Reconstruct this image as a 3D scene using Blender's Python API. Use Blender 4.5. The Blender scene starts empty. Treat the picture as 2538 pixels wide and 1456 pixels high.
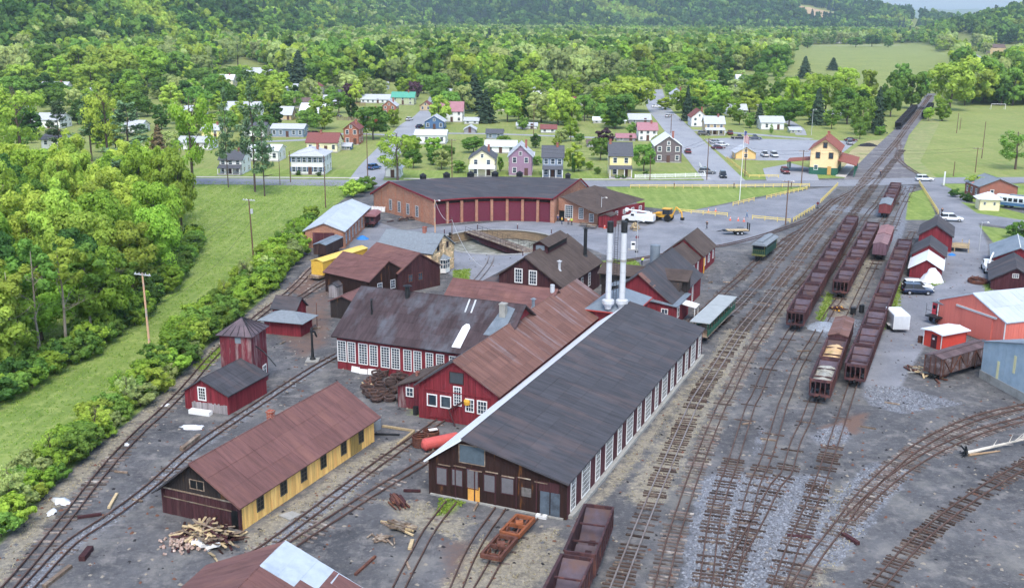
import bpy, math, random
import numpy as np
from mathutils import Vector, Matrix
random.seed(11); np.random.seed(11)
R = math.radians
SC = bpy.context.scene
COL = SC.collection

# ------------------------------------------------------------------ camera
PW, PH = 2537.0, 1456.0            # measuring grid laid over the photograph
FPX, CAMH, YHOR, ROLL = 2650.0, 42.0, 40.0, R(0.4)
PITCH = math.atan((PH / 2 - YHOR) / FPX)
FWD = np.array([0, math.cos(PITCH), -math.sin(PITCH)])
_r0 = np.array([1.0, 0, 0]); _u0 = np.cross(_r0, FWD)
RGT = _r0 * math.cos(ROLL) + _u0 * math.sin(ROLL); UPV = np.cross(RGT, FWD)
CAM = np.array([0, 0, CAMH])
cd = bpy.data.cameras.new('camera'); co = bpy.data.objects.new('camera', cd); COL.objects.link(co)
cd.sensor_fit = 'HORIZONTAL'; cd.sensor_width = 36; cd.lens = 36 * FPX / PW; cd.clip_start = 1; cd.clip_end = 60000
mw = Matrix.Identity(4)
for i in range(3):
    mw[i][0], mw[i][1], mw[i][2], mw[i][3] = RGT[i], UPV[i], -FWD[i], CAM[i]
co.matrix_world = mw
SC.camera = co

# ------------------------------------------------------------------ sky, sun, exposure
SUN_AZ, SUN_EL = 178.0, 56.0       # bright overcast: the veiled sun stands behind the camera
w = bpy.data.worlds.new('World'); SC.world = w; w.use_nodes = True
nt = w.node_tree; nt.nodes.clear()
sky = nt.nodes.new('ShaderNodeTexSky'); sky.sky_type = 'NISHITA'; sky.sun_disc = False
sky.sun_elevation = R(SUN_EL); sky.sun_rotation = R(SUN_AZ); sky.altitude = 200; sky.air_density = 1.0; sky.dust_density = 1.5; sky.ozone_density = .6
bg = nt.nodes.new('ShaderNodeBackground'); bg.inputs[1].default_value = 0.15
wo = nt.nodes.new('ShaderNodeOutputWorld')
nt.links.new(sky.outputs[0], bg.inputs[0]); nt.links.new(bg.outputs[0], wo.inputs[0])
sl = bpy.data.lights.new('sun', 'SUN'); sl.energy = 1.5; sl.angle = R(30); sl.color = (1, .94, .84)
so = bpy.data.objects.new('sun', sl); COL.objects.link(so)
_sd = Vector((math.sin(R(SUN_AZ)) * math.cos(R(SUN_EL)), math.cos(R(SUN_AZ)) * math.cos(R(SUN_EL)), math.sin(R(SUN_EL))))
so.rotation_euler = _sd.to_track_quat('Z', 'Y').to_euler(); so.location = (0, 0, 200)
SC.view_settings.view_transform = 'Standard'; SC.view_settings.look = 'None'; SC.view_settings.gamma = 1
SC.view_settings.exposure = 1.15
SC.render.engine = 'CYCLES'
cy = SC.cycles; cy.max_bounces = 4; cy.diffuse_bounces = 2; cy.use_adaptive_sampling = True; cy.adaptive_threshold = .03; cy.glossy_bounces = 2; cy.transmission_bounces = 2; cy.transparent_max_bounces = 4; cy.volume_bounces = 0
cy.caustics_reflective = False; cy.caustics_refractive = False; cy.use_denoising = True

# ------------------------------------------------------------------ measuring
def ray(x, y): return FWD + RGT * ((x - PW / 2) / FPX) - UPV * ((y - PH / 2) / FPX)
def G(x, y, z=0.0):
    d = ray(x, y); t = (z - CAMH) / d[2]; q = CAM + d * t
    return float(q[0]), float(q[1])
def PX(X, Y, Z):
    v = np.array([X, Y, Z - CAMH]); d = v @ FWD
    return PW / 2 + FPX * (v @ RGT) / d, PH / 2 - FPX * (v @ UPV) / d
def HZ(b, ty):
    lo, hi = 0.0, 60.0
    for _ in range(30):
        m = (lo + hi) / 2
        if PX(b[0], b[1], m)[1] > ty: lo = m
        else: hi = m
    return lo
def dirv(az): return math.sin(R(az)), math.cos(R(az))
def onwall(o, az, pt):
    a = R(az); d = np.array([math.sin(a), math.cos(a), 0]); n = np.array([d[1], -d[0], 0])
    o3 = np.array([o[0], o[1], 0.0]); r = ray(*pt); t = ((o3 - CAM) @ n) / (r @ n); q = CAM + r * t
    return float((q - o3) @ d), float(q[2])
def pxm(y):                       # measuring-grid pixels for one metre at ground row y
    X, Y = G(PW / 2, y); return PX(X + 1, Y, 0)[0] - PX(X, Y, 0)[0]

# ------------------------------------------------------------------ objects
def tag(o, label=None, cat=None, group=None, kind=None):
    if label: o['label'] = label
    if cat: o['category'] = cat
    if group: o['group'] = group
    if kind: o['kind'] = kind
    return o
def thing(name, label, cat, loc=(0, 0, 0), az=0.0, group=None):
    o = bpy.data.objects.new(name, None); COL.objects.link(o)
    o.empty_display_size = .3
    o.location = loc if len(loc) == 3 else (loc[0], loc[1], 0); o.rotation_euler = (0, 0, -R(az))
    return tag(o, label, cat, group)
def obj(name, mesh, parent=None, loc=None, rot=None, scale=None, mat=None):
    o = bpy.data.objects.new(name, mesh); COL.objects.link(o)
    if parent is not None: o.parent = parent
    if loc is not None: o.location = loc
    if rot is not None: o.rotation_euler = rot
    if scale is not None: o.scale = scale
    if mat is not None:
        o.material_slots[0].link = 'OBJECT'; o.material_slots[0].material = mat
    return o
_KIDS = {}
def copy_tree(src, loc=None, az=None, label=None, group=None, mats=None, scale=None):
    c = src.copy(); COL.objects.link(c)
    if loc is not None: c.location = loc if len(loc) == 3 else (loc[0], loc[1], 0)
    if az is not None: c.rotation_euler = (0, 0, -R(az))
    if scale is not None: c.scale = scale
    if label: c['label'] = label
    if group: c['group'] = group
    kids = _KIDS.get(src.name)
    if kids is None: kids = _KIDS[src.name] = list(src.children)
    for ch in kids:
        d = copy_tree(ch); d.parent = c
        if mats and ch.name.split('.')[0] in mats:
            d.material_slots[0].link = 'OBJECT'; d.material_slots[0].material = mats[ch.name.split('.')[0]]
    return c
class MB:
    def __init__(s): s.v = []; s.f = []; s.m = []
    def add(s, vs, fs, mi=0):
        b = len(s.v); s.v.extend(tuple(map(float, q)) for q in vs)
        for f in fs: s.f.append(tuple(i + b for i in f)); s.m.append(mi)
        return s
    def hexa(s, p, mi=0):         # 4 bottom then 4 top points
        return s.add(p, [(3, 2, 1, 0), (4, 5, 6, 7), (0, 1, 5, 4), (1, 2, 6, 5), (2, 3, 7, 6), (3, 0, 4, 7)], mi)
    def box(s, c, d, mi=0, rz=0.0, rx=0.0, ry=0.0):
        x, y, z = d[0] / 2, d[1] / 2, d[2] / 2
        p = [(-x, -y, -z), (x, -y, -z), (x, y, -z), (-x, y, -z), (-x, -y, z), (x, -y, z), (x, y, z), (-x, y, z)]
        if rz or rx or ry:
            from mathutils import Euler
            m = Euler((rx, ry, rz)).to_matrix(); p = [m @ Vector(q) for q in p]
        return s.hexa([(q[0] + c[0], q[1] + c[1], q[2] + c[2]) for q in p], mi)
    def b2(s, lo, hi, mi=0):
        return s.box([(a + b) / 2 for a, b in zip(lo, hi)], [b - a for a, b in zip(lo, hi)], mi)
    def extr(s, poly, off, mi=0):
        n = len(poly); t = [(q[0] + off[0], q[1] + off[1], q[2] + off[2]) for q in poly]
        return s.add(list(poly) + t, [tuple(range(n))[::-1], tuple(range(n, 2 * n))] + [(i, (i + 1) % n, (i + 1) % n + n, i + n) for i in range(n)], mi)
    def cyl(s, p0, p1, r0, r1=None, n=10, mi=0, cap=True):
        r1 = r0 if r1 is None else r1
        a, b = Vector(p0), Vector(p1); d = (b - a).normalized()
        u = d.orthogonal().normalized(); v = d.cross(u); vs = []
        for c, r in ((a, r0), (b, r1)):
            for i in range(n):
                t = 2 * math.pi * i / n; vs.append(c + u * (r * math.cos(t)) + v * (r * math.sin(t)))
        fs = [(i, (i + 1) % n, (i + 1) % n + n, i + n) for i in range(n)]
        if cap: fs += [tuple(range(n))[::-1], tuple(range(n, 2 * n))]
        return s.add(vs, fs, mi)
    def tube(s, pts, r, n=5, mi=0):
        for a, b in zip(pts[:-1], pts[1:]): s.cyl(a, b, r, r, n, mi, True)
        return s
    def lathe(s, prof, c=(0, 0, 0), n=16, mi=0):
        vs = []; k = len(prof)
        for i in range(n):
            t = 2 * math.pi * i / n
            for r, z in prof: vs.append((c[0] + r * math.cos(t), c[1] + r * math.sin(t), c[2] + z))
        fs = []
        for i in range(n):
            j = (i + 1) % n
            for q in range(k - 1): fs.append((i * k + q, j * k + q, j * k + q + 1, i * k + q + 1))
        return s.add(vs, fs, mi)
    def mesh(s, name, mats, smooth=False):
        me = bpy.data.meshes.new(name); me.from_pydata(s.v, [], s.f)
        for m in (mats if isinstance(mats, (list, tuple)) else [mats]): me.materials.append(m)
        me.polygons.foreach_set('material_index', s.m)
        if smooth: me.polygons.foreach_set('use_smooth', [True] * len(s.f))
        me.update(); return me
    def build(s, name, mats, parent=None, loc=None, rot=None, smooth=False, scale=None):
        return obj(name, s.mesh(name, mats, smooth), parent, loc, rot, scale)
def np_mesh(name, verts, faces, mats, matidx=None, attrs=None):
    me = bpy.data.meshes.new(name); nv, nf, k = len(verts), len(faces), faces.shape[1]
    me.vertices.add(nv); me.vertices.foreach_set('co', np.ascontiguousarray(verts, np.float32).ravel())
    me.loops.add(nf * k); me.loops.foreach_set('vertex_index', np.ascontiguousarray(faces, np.int32).ravel())
    me.polygons.add(nf); me.polygons.foreach_set('loop_start', np.arange(0, nf * k, k, dtype=np.int32))
    try: me.polygons.foreach_set('loop_total', np.full(nf, k, dtype=np.int32))
    except Exception: pass
    for m in mats: me.materials.append(m)
    if matidx is not None: me.polygons.foreach_set('material_index', np.asarray(matidx, np.int32))
    for nm, (dom, typ, arr) in (attrs or {}).items():
        at = me.attributes.new(nm, typ, dom)
        at.data.foreach_set('color' if 'COLOR' in typ else ('vector' if typ == 'FLOAT_VECTOR' else 'value'), np.ascontiguousarray(arr).ravel())
    me.update(calc_edges=True); me.validate(); return me

# ------------------------------------------------------------------ materials
_MC = {}
def lin(c):                        # '#rrggbb' -> linear
    if isinstance(c, str):
        v = [int(c[i:i + 2], 16) / 255 for i in (1, 3, 5)]
        return tuple(x / 12.92 if x < .04045 else ((x + .055) / 1.055) ** 2.4 for x in v)
    return c
def newmat(name):
    m = bpy.data.materials.new(name); m.use_nodes = True
    n = m.node_tree; n.nodes.clear()
    out = n.nodes.new('ShaderNodeOutputMaterial'); b = n.nodes.new('ShaderNodeBsdfPrincipled'); n.links.new(b.outputs[0], out.inputs[0])
    return m, n, b
def nd(n, t, **k):
    q = n.nodes.new('ShaderNode' + t)
    for a, v in k.items(): setattr(q, a, v)
    return q
def mathn(n, op, a, b=None, c=None):
    q = nd(n, 'Math', operation=op)
    for i, v in enumerate((a, b, c)):
        if v is None: continue
        if isinstance(v, (int, float)): q.inputs[i].default_value = v
        else: n.links.new(v, q.inputs[i])
    return q.outputs[0]
def mixc(n, f, a, b, mode='MIX'):
    q = nd(n, 'Mix', data_type='RGBA', blend_type=mode, clamp_factor=True)
    for sk, v in ((0, f), (6, a), (7, b)):
        if isinstance(v, (int, float)): q.inputs[sk].default_value = v
        elif isinstance(v, tuple): q.inputs[sk].default_value = (*v[:3], 1)
        else: n.links.new(v, q.inputs[sk])
    return q.outputs[2]
def noisen(n, vec, scale, detail=3, rough=.55, mp=None):
    if mp:
        mm = nd(n, 'Mapping'); mm.inputs['Scale'].default_value = mp; n.links.new(vec, mm.inputs[0]); vec = mm.outputs[0]
    q = nd(n, 'TexNoise'); q.inputs['Scale'].default_value = scale; q.inputs['Detail'].default_value = detail; q.inputs['Roughness'].default_value = rough
    n.links.new(vec, q.inputs['Vector']); return q.outputs[0]
def ramp(n, f, a, b):
    q = nd(n, 'MapRange', clamp=True); q.inputs[1].default_value = a; q.inputs[2].default_value = b; n.links.new(f, q.inputs[0]); return q.outputs[0]
def mat(name, col, rough=.85, var=.25, scale=1.5, mp=None, col2=None, thr=(.55, .7), scale2=.6, mp2=None, objvar=0.0, bump=0.0, bscale=8, bmp=None, metal=0.0, spec=.3, local=False, az=None):
    if name in _MC: return _MC[name]
    m, n, b = newmat(name); col = lin(col)
    if local: vec = nd(n, 'TexCoord').outputs['Object']
    else: vec = nd(n, 'NewGeometry').outputs['Position']
    if az is not None:             # turn into a frame whose x axis runs along azimuth az + 90
        vr = nd(n, 'VectorRotate', rotation_type='Z_AXIS'); vr.inputs['Angle'].default_value = R(az); n.links.new(vec, vr.inputs['Vector']); vec = vr.outputs[0]
    f = noisen(n, vec, scale, 4, .6, mp)
    c = mixc(n, ramp(n, f, .3, .7), tuple(x * (1 - var) for x in col), tuple(min(1, x * (1 + var)) for x in col))
    if col2 is not None:
        g = noisen(n, vec, scale2, 4, .65, mp2); c = mixc(n, ramp(n, g, *thr), c, lin(col2))
    if objvar:
        oi = nd(n, 'ObjectInfo'); v = mathn(n, 'MULTIPLY_ADD', oi.outputs['Random'], 2 * objvar, 1 - objvar)
        h = nd(n, 'HueSaturation'); n.links.new(v, h.inputs['Value']); n.links.new(c, h.inputs['Color']); c = h.outputs[0]
    n.links.new(c, b.inputs['Base Color'])
    b.inputs['Roughness'].default_value = rough; b.inputs['Metallic'].default_value = metal; b.inputs['Specular IOR Level'].default_value = spec
    if bump:
        bp = nd(n, 'Bump'); bp.inputs['Strength'].default_value = 1; bp.inputs['Distance'].default_value = bump
        n.links.new(noisen(n, vec, bscale, 3, .6, bmp), bp.inputs['Height']); n.links.new(bp.outputs[0], b.inputs['Normal'])
    _MC[name] = m; return m
V3 = (1, 1, .06)
def boards(name, col, col2, thr=(.55, .75), **k):
    return mat(name, col, .9, .3, 5, (1, 1, .08), col2, thr, 1.6, (1, 1, .15), objvar=.16, bump=.01, bscale=30, bmp=(1, 1, .1), **k)
RED = boards('red_boards', '#782a32', '#845557', (.64, .8))
RED2 = boards('red_boards_faded', '#6b2c35', '#94807f', (.5, .68))
MAROON = boards('maroon_boards', '#4c292f', '#6a474d')
DARKW = boards('weathered_boards', '#2f1d1a', '#7d5126', (.6, .72))
BROWNW = boards('brown_boards', '#43272a', '#5f4232', (.6, .75))
YELW = boards('yellow_boards', '#ffc274', '#e6ab60', (.5, .8))
GREYW = boards('bare_grey_boards', '#9a9495', '#77686a')
BLACKW = boards('black_boards', '#322c2b', '#6b4c2a', (.6, .72))
SALMON = mat('salmon_metal', '#d47466', .6, .06, 3, (1, 1, .05), objvar=.04)
BLUEMET = mat('blue_grey_metal', '#9db0bd', .6, .1, 1, None, '#aab9c0', (.5, .7), objvar=.05)
ROOFBLK = mat('black_roofing', '#444449', .9, .3, 2.2, (.12, 1, .12), '#5b5050', (.5, .72), .5, (.25, 1, .25), objvar=.09, bump=.015, bscale=5, bmp=(.1, 1, .1), az=22.5)
ROOFMIX = mat('dark_patched_roofing', '#43383b', .9, .32, 2.2, (1, .15, .15), '#55565d', (.5, .66), .35, (1, .5, .5), objvar=.13, bump=.015, az=22.5)
ROOFRUST = mat('rusty_sheet', '#6a4b48', .8, .26, 2.6, (.15, 1, .15), '#7c5850', (.5, .75), .5, (.3, 1, .3), objvar=.08, bump=.01, bscale=6, bmp=(.1, 1, .1), az=22.5)
ROOFRUST2 = mat('streaked_rusty_sheet', '#6f5047', .75, .3, 2.4, (.1, 1, .1), '#8a8083', (.54, .74), .9, (.12, 1, .12), objvar=.12, bump=.01, bscale=6, bmp=(.1, 1, .1), az=22.5)
ROOFBRN = mat('brown_shingle', '#524742', .95, .25, 2.2, (.2, 1, .2), '#443a37', (.5, .7), .4, objvar=.08, bump=.012, az=22.5)
ROOFGRY = mat('grey_shingle', '#7b838a', .95, .14, 2.5, None, None, objvar=.06, bump=.01)
ROOFWHT = mat('white_metal_roof', '#dfe4e9', .5, .05, .6, None, '#c2cad2', (.55, .8), .25, objvar=.03)
ROOFSLT = mat('slate_grey_metal', '#77818b', .55, .12, .8, None, '#5f6a74', (.5, .7), .3, objvar=.06)
ROOFRIB = mat('pale_ribbed_metal', '#b4bcc5', .45, .07, .6, None, '#a3abb4', (.55, .8), .25, objvar=.06)
WHITE = mat('white_paint', '#e6e6e4', .6, .05, 3)
CREAMP = mat('cream_paint', '#efe2b8', .7, .05, 2)
GLASS = mat('window_glass', '#33414d', .12, .3, 1.2, None, '#56646e', (.5, .7), .9, objvar=.35, spec=.6)
GLASSD = mat('dark_opening', '#15181a', .5, .2, 1)
GREYSCR = mat('grey_screen', '#6a686c', .9, .12, 3)
BRICK = None
RUST = mat('rust', '#5e3d34', .85, .3, 3, None, '#7d4f38', (.5, .7), 1.4, objvar=.12)
HOPPER = mat('hopper_rust', '#452f33', .8, .2, 2, None, '#6a4640', (.5, .7), .9, (1, 1, .4), objvar=.26)
HOPIN = mat('hopper_inside', '#574d57', .6, .25, 1.2, None, '#5f4a46', (.48, .66), .5, objvar=.2)
HOPBLK = mat('hopper_black', '#2a2b30', .7, .2, 1)
STEEL = mat('rail_steel', '#5a4842', .75, .2, 2, None, '#76655f', (.55, .75), .5, spec=.1)
STEELS = mat('worn_rail_steel', '#86807f', .6, .1, 2, None, '#6b5a54', (.5, .7), .4, spec=.15)
TIE = mat('weathered_tie', '#6c615c', .95, .25, 4, None, '#a39d95', (.52, .68), .9, objvar=.42, spec=.1)
TIEDARK = mat('dark_tie', '#4f433e', .95, .3, 4, None, '#85796d', (.54, .7), .9, objvar=.45, spec=.1)
IRON = mat('black_iron', '#232528', .6, .2, 2)
GALV = mat('galvanised', '#b9bcc0', .45, .08, 2, None, '#9a9c9e', (.6, .75), .8)
CONC = mat('concrete', '#9b9a95', .9, .12, 1.2, None, '#7c7a74', (.55, .75), .4, bump=.01)
WOODPALE = mat('pale_timber', '#b9a581', .9, .2, 4, objvar=.25)
WOODOLD = mat('old_timber', '#7b6a5b', .95, .3, 4, None, '#a39a8c', (.5, .7), 1, objvar=.35)
POLEW = mat('pole_wood', '#6e5648', .95, .2, 3, (1, 1, .1))
POLEP = mat('pale_pole_wood', '#c9a284', .95, .2, 3, (1, 1, .1), '#9d9a96', (.5, .6), .6)
YELRAIL = mat('yellow_rail_paint', '#d9c378', .8, .12, 2)
ORANGE = mat('orange_plastic', '#e2684a', .6, .05, 2)
TYRE = mat('rubber', '#1d1e20', .8, .1, 3)
GLASSV = mat('vehicle_glass', '#20262c', .1, .1, 1, spec=.6)
CHROME = mat('bright_metal', '#c9ccd0', .3, .05, 2, metal=.6)
LAMP = mat('lamp_lens', '#e9e6dc', .2, .05, 2)
TAIL = mat('tail_lens', '#8c1c1c', .3, .05, 2)
BRICKR = None
def brick_mat(name, c1, c2, mortar, sc=1.0, bw=.44, bh=.15, ms=.02, rot=0.0, stone=False):
    m, n, b = newmat(name)
    tc = nd(n, 'NewGeometry'); sx = nd(n, 'SeparateXYZ'); n.links.new(tc.outputs['Position'], sx.inputs[0])
    h = mathn(n, 'ADD', mathn(n, 'MULTIPLY', sx.outputs[0], math.cos(R(rot))), mathn(n, 'MULTIPLY', sx.outputs[1], math.sin(R(rot))))
    cb = nd(n, 'CombineXYZ'); n.links.new(h, cb.inputs[0]); n.links.new(sx.outputs[2], cb.inputs[1])
    t = nd(n, 'TexBrick'); t.inputs['Color1'].default_value = (*lin(c1), 1); t.inputs['Color2'].default_value = (*lin(c2), 1); t.inputs['Mortar'].default_value = (*lin(mortar), 1)
    t.inputs['Scale'].default_value = sc; t.inputs['Mortar Size'].default_value = ms; t.inputs['Brick Width'].default_value = bw; t.inputs['Row Height'].default_value = bh
    n.links.new(cb.outputs[0], t.inputs['Vector'])
    f = noisen(n, tc.outputs['Position'], .7, 4, .6)
    c = mixc(n, ramp(n, f, .35, .7), t.outputs[0], mixc(n, .35, t.outputs[0], (.12, .09, .08)))
    n.links.new(c, b.inputs['Base Color']); b.inputs['Roughness'].default_value = .95; b.inputs['Specular IOR Level'].default_value = .2
    return m
BRICK = brick_mat('orange_brick', '#b87a5c', '#a2614a', '#b09a88', rot=-50)
BRICK2 = brick_mat('red_brick', '#a5543f', '#94483a', '#a08a80')
# ------------------------------------------------------------------ terrain
def sstep(a, b, x):
    t = np.clip((x - a) / (b - a), 0, 1); return t * t * (3 - 2 * t)
def wav(X, Y, s, k):
    return np.sin(X / s + k) * np.cos(Y / (s * 1.3) - k * 1.7) + .5 * np.sin(X / (s * .45) + Y / (s * .6) + k * 2.3)
def terr(X, Y):
    X = np.asarray(X, float); Y = np.asarray(Y, float)
    foot = -345 + (Y - 740) * .085                       # wooded hill on the left
    h = np.clip(foot - X, 0, 900) * .36 * sstep(430, 900, Y); h = np.minimum(h, 190 + .02 * h)
    rid = np.interp(X, [-3000, -200, 500, 950, 1104, 1203, 1300, 1400, 1600], [230, 220, 150, 80, 66, 55, 18, 4, 0])
    h = np.maximum(h, rid * sstep(2750, 3700, Y + .10 * X) * (1 - .55 * sstep(4300, 6500, Y)) * (1 + .06 * wav(X, Y, 260, 1)))
    edge = 715 + (Y - 2000) * .36                        # low wooded hill on the right
    h = np.maximum(h, np.minimum(np.clip(X - edge, 0, 600) * .22, 75) * sstep(1480, 1950, Y) * (1 - sstep(2050, 2700, Y)))
    h = np.maximum(h, (150 + 30 * wav(X, Y, 1900, .4)) * sstep(9500, 13500, Y) )
    return h * (1 + .05 * wav(X, Y, 90, .3))
NG = (-132.0, 134.0, 46.0, 300.0)                        # finely built ground round the yard
def grass_mat(name, cols, sc=1.0):
    m, n, b = newmat(name); p = nd(n, 'NewGeometry').outputs['Position']
    c = mixc(n, ramp(n, noisen(n, p, .035 * sc, 4, .6), .35, .65), lin(cols[0]), lin(cols[1]))
    c = mixc(n, ramp(n, noisen(n, p, .25 * sc, 4, .65), .5, .75), c, lin(cols[2]))
    c = mixc(n, mathn(n, 'MULTIPLY', ramp(n, noisen(n, p, 1.1 * sc, 6, .85), .42, .66), .65), c, lin(cols[3]))
    c = mixc(n, mathn(n, 'MULTIPLY', ramp(n, noisen(n, p, .9, 3, .6, (1, .05, 1)), .45, .65), .3), c, lin(cols[2]))
    n.links.new(c, b.inputs['Base Color']); b.inputs['Roughness'].default_value = .95; b.inputs['Specular IOR Level'].default_value = .1
    return m
GRASSM = grass_mat('grass_land', ['#7d8c4e', '#909a5a', '#a09c68', '#65743f'])
ys = np.concatenate([np.linspace(-40, 300, 18), 300 * (20000 / 300) ** (np.linspace(0, 1, 130)[1:])])
us = np.linspace(-1, 1, 141)
YY, UU = np.meshgrid(ys, us, indexing='ij'); XX = UU * (190 + np.maximum(YY, 0) * .56)
ZZ = terr(XX, YY)
def gridfaces(a, b):
    i = np.arange(a * b).reshape(a, b); return np.stack([i[:-1, :-1], i[:-1, 1:], i[1:, 1:], i[1:, :-1]], -1).reshape(-1, 4)
fa = gridfaces(len(ys), len(us)); vs = np.stack([XX, YY, ZZ], -1).reshape(-1, 3)
vx, vy = vs[fa][:, :, 0], vs[fa][:, :, 1]
keep = ~((vx.min(1) > NG[0]) & (vx.max(1) < NG[1]) & (vy.min(1) > NG[2]) & (vy.max(1) < NG[3]))
vs[:, 2] -= np.where((vs[:, 1] < 305), .12, 0)           # tucked under the yard sheet where both lie
o = obj('terrain', np_mesh('terrain', vs, fa[keep], [GRASSM])); tag(o, 'green valley floor and wooded slopes beyond the rail yard', kind='structure')

# ------------------------------------------------------------------ yard ground
TT = (-2.6, 201.8); TTR = 11.6                          # turntable
gx = np.arange(NG[0], NG[1] + .01, .7); gy = np.arange(NG[2], NG[3] + .01, .7)
GY, GX = np.meshgrid(gy, gx, indexing='ij')
def polymask(pts, soft, px=True):
    P = np.array([G(*q) for q in pts] if px else pts); ins = np.zeros(GX.shape, bool); dist = np.full(GX.shape, 1e9)
    x0, y0 = P.min(0) - soft * 2; x1, y1 = P.max(0) + soft * 2
    for a, b in zip(P, np.roll(P, -1, 0)):
        d = b - a; L = max(d @ d, 1e-9); t = np.clip(((GX - a[0]) * d[0] + (GY - a[1]) * d[1]) / L, 0, 1)
        dist = np.minimum(dist, np.hypot(GX - a[0] - t * d[0], GY - a[1] - t * d[1]))
        c = ((a[1] > GY) != (b[1] > GY)) & (GX < (b[0] - a[0]) * (GY - a[1]) / ((b[1] - a[1]) if abs(b[1] - a[1]) > 1e-9 else 1e-9) + a[0]); ins ^= c
    return np.clip(.5 + np.where(ins, dist, -dist) / (2 * soft), 0, 1)
def pathmask(pts, wd, soft):
    P = np.array([G(*q) for q in pts]); dist = np.full(GX.shape, 1e9)
    for a, b in zip(P[:-1], P[1:]):
        d = b - a; L = max(d @ d, 1e-9); t = np.clip(((GX - a[0]) * d[0] + (GY - a[1]) * d[1]) / L, 0, 1)
        dist = np.minimum(dist, np.hypot(GX - a[0] - t * d[0], GY - a[1] - t * d[1]))
    return np.clip(.5 + (wd / 2 - dist) / (2 * soft), 0, 1)
mx = lambda *a: np.maximum.reduce(a)
LANE = [(-900, 1700), (-120, 1440), (0, 1345), (110, 1225), (230, 1110), (335, 1030), (430, 945), (520, 850), (600, 785), (680, 715), (730, 650), (762, 600), (795, 535), (860, 487), (925, 470), (925, 430), (925, 405), (-600, 405), (-2500, 900)]
grass = mx(polymask(LANE, .8), polymask([(900, 447), (1780, 447), (1780, 400), (900, 400)], .4), polymask([(1780, 447), (2140, 440), (2140, 400), (1780, 400)], .4), polymask([(2330, 450), (2700, 448), (2700, 400), (2240, 400), (2290, 436)], .6), polymask([(1500, 462), (2012, 460), (1990, 470), (1850, 492), (1700, 524), (1600, 513), (1510, 470)], .5),
           polymask([(2252, 478), (2290, 468), (2318, 530), (2308, 545), (2243, 545)], .4), polymask([(2425, 558), (2560, 575), (2560, 640), (2500, 640), (2470, 612)], .5),
           polymask([(2330, 455), (2600, 455), (2600, 515), (2470, 512), (2410, 500), (2360, 470)], .7), polymask([(2380, 500), (2470, 512), (2600, 545), (2600, 555), (2420, 528)], .5),
           polymask([(2090, 446), (2160, 446), (2075, 452)], .4), polymask([(2340, 770), (2540, 660), (2540, 640), (2420, 745)], .1) * 0)
gravel = mx(polymask([(1735, 1190), (1790, 1160), (1850, 1175), (1920, 1175), (2050, 1175), (2070, 1230), (2000, 1310), (1960, 1400), (1930, 1500), (1680, 1500), (1700, 1350)], 1.0),
            polymask([(2005, 1078), (2090, 1045), (2110, 1085), (2050, 1112)], .8), polymask([(2135, 955), (2230, 955), (2385, 1000), (2230, 1025), (2150, 1000)], .8),
            polymask([(2015, 800), (2050, 785), (2130, 790), (2130, 830), (2040, 838)], .5), pathmask([(72, 1456), (175, 1348), (271, 1284), (371, 1209), (486, 1108), (642, 1002), (780, 912), (836, 880)], 1.8, .9) * .85,
            pathmask([(2200, 1167), (2134, 1232), (2072, 1314), (2028, 1370)], 4.2, .9), pathmask([(640, 1385), (755, 1287), (892, 1184)], 2.2, .7) * .8, polymask([(1880, 1060), (1900, 1060), (1880, 1130), (1860, 1130)], .6) * .8,
            polymask([(2040, 505), (2240, 525), (2240, 540), (2040, 520)], .4) * .9, pathmask([(2250, 460), (2235, 540), (2200, 640)], 2.6, .6) * .9)
straw = mx(polymask([(590, 1335), (930, 1100), (1035, 1070), (1000, 1110), (800, 1300), (640, 1420)], 1.0), polymask([(930, 1230), (1060, 1240), (1180, 1290), (1150, 1350), (1000, 1300)], 1.2) * .9,
           polymask([(1180, 1330), (1330, 1310), (1400, 1300), (1400, 1400), (1280, 1500), (1050, 1500)], 1.2) * .9, polymask([(1440, 1290), (1560, 1180), (1760, 890), (1735, 905), (1420, 1290)], .8),
           pathmask([(1600, 1230), (1725, 1002), (1830, 826)], 4.5, 1.2) * .85, pathmask([(1700, 1200), (1854, 880), (1960, 735)], 3, 1.2) * .6, pathmask([(-40, 1475), (130, 1240), (300, 1085), (420, 980), (540, 860), (700, 720)], 2.4, .8) * .9,
           polymask([(2060, 720), (2140, 620), (2180, 640), (2110, 800), (2050, 830)], 1.2) * .7, polymask([(2010, 1260), (2060, 1200), (2110, 1200), (2150, 1330), (2060, 1456), (1990, 1456)], 1.3) * .75, polymask([(1960, 870), (2030, 850), (2000, 1000), (1930, 1050)], 1.5) * .5)
paved = mx(polymask([(905, 540), (1000, 570), (1100, 560), (1240, 549), (1390, 548), (1600, 560), (1690, 526), (1860, 495), (2010, 468), (2080, 462), (2010, 520), (1860, 600), (1700, 620), (1560, 655), (1420, 600), (1385, 640), (1200, 720), (1130, 690), (1000, 600), (880, 640), (860, 600)], .7),
           polymask([(2280, 448), (2340, 452), (2420, 520), (2560, 550), (2560, 572), (2425, 552), (2450, 610), (2445, 760), (2290, 860), (2230, 960), (2130, 960), (2200, 800), (2280, 620), (2335, 540)], .7))
brown = mx(polymask([(1080, 1330), (1190, 1330), (1170, 1456), (1080, 1456)], 1.2) * .6, polymask([(700, 760), (830, 700), (830, 850), (740, 900), (680, 840)], 1.5) * .6, polymask([(2130, 1020), (2160, 1020), (2130, 1080), (2020, 1060)], 1.0) * .8,
           polymask([(700, 720), (790, 640), (830, 640), (760, 740)], .8) * .7, polymask([(2060, 740), (2110, 720), (2090, 800), (2040, 790)], .8) * .6)
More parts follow.
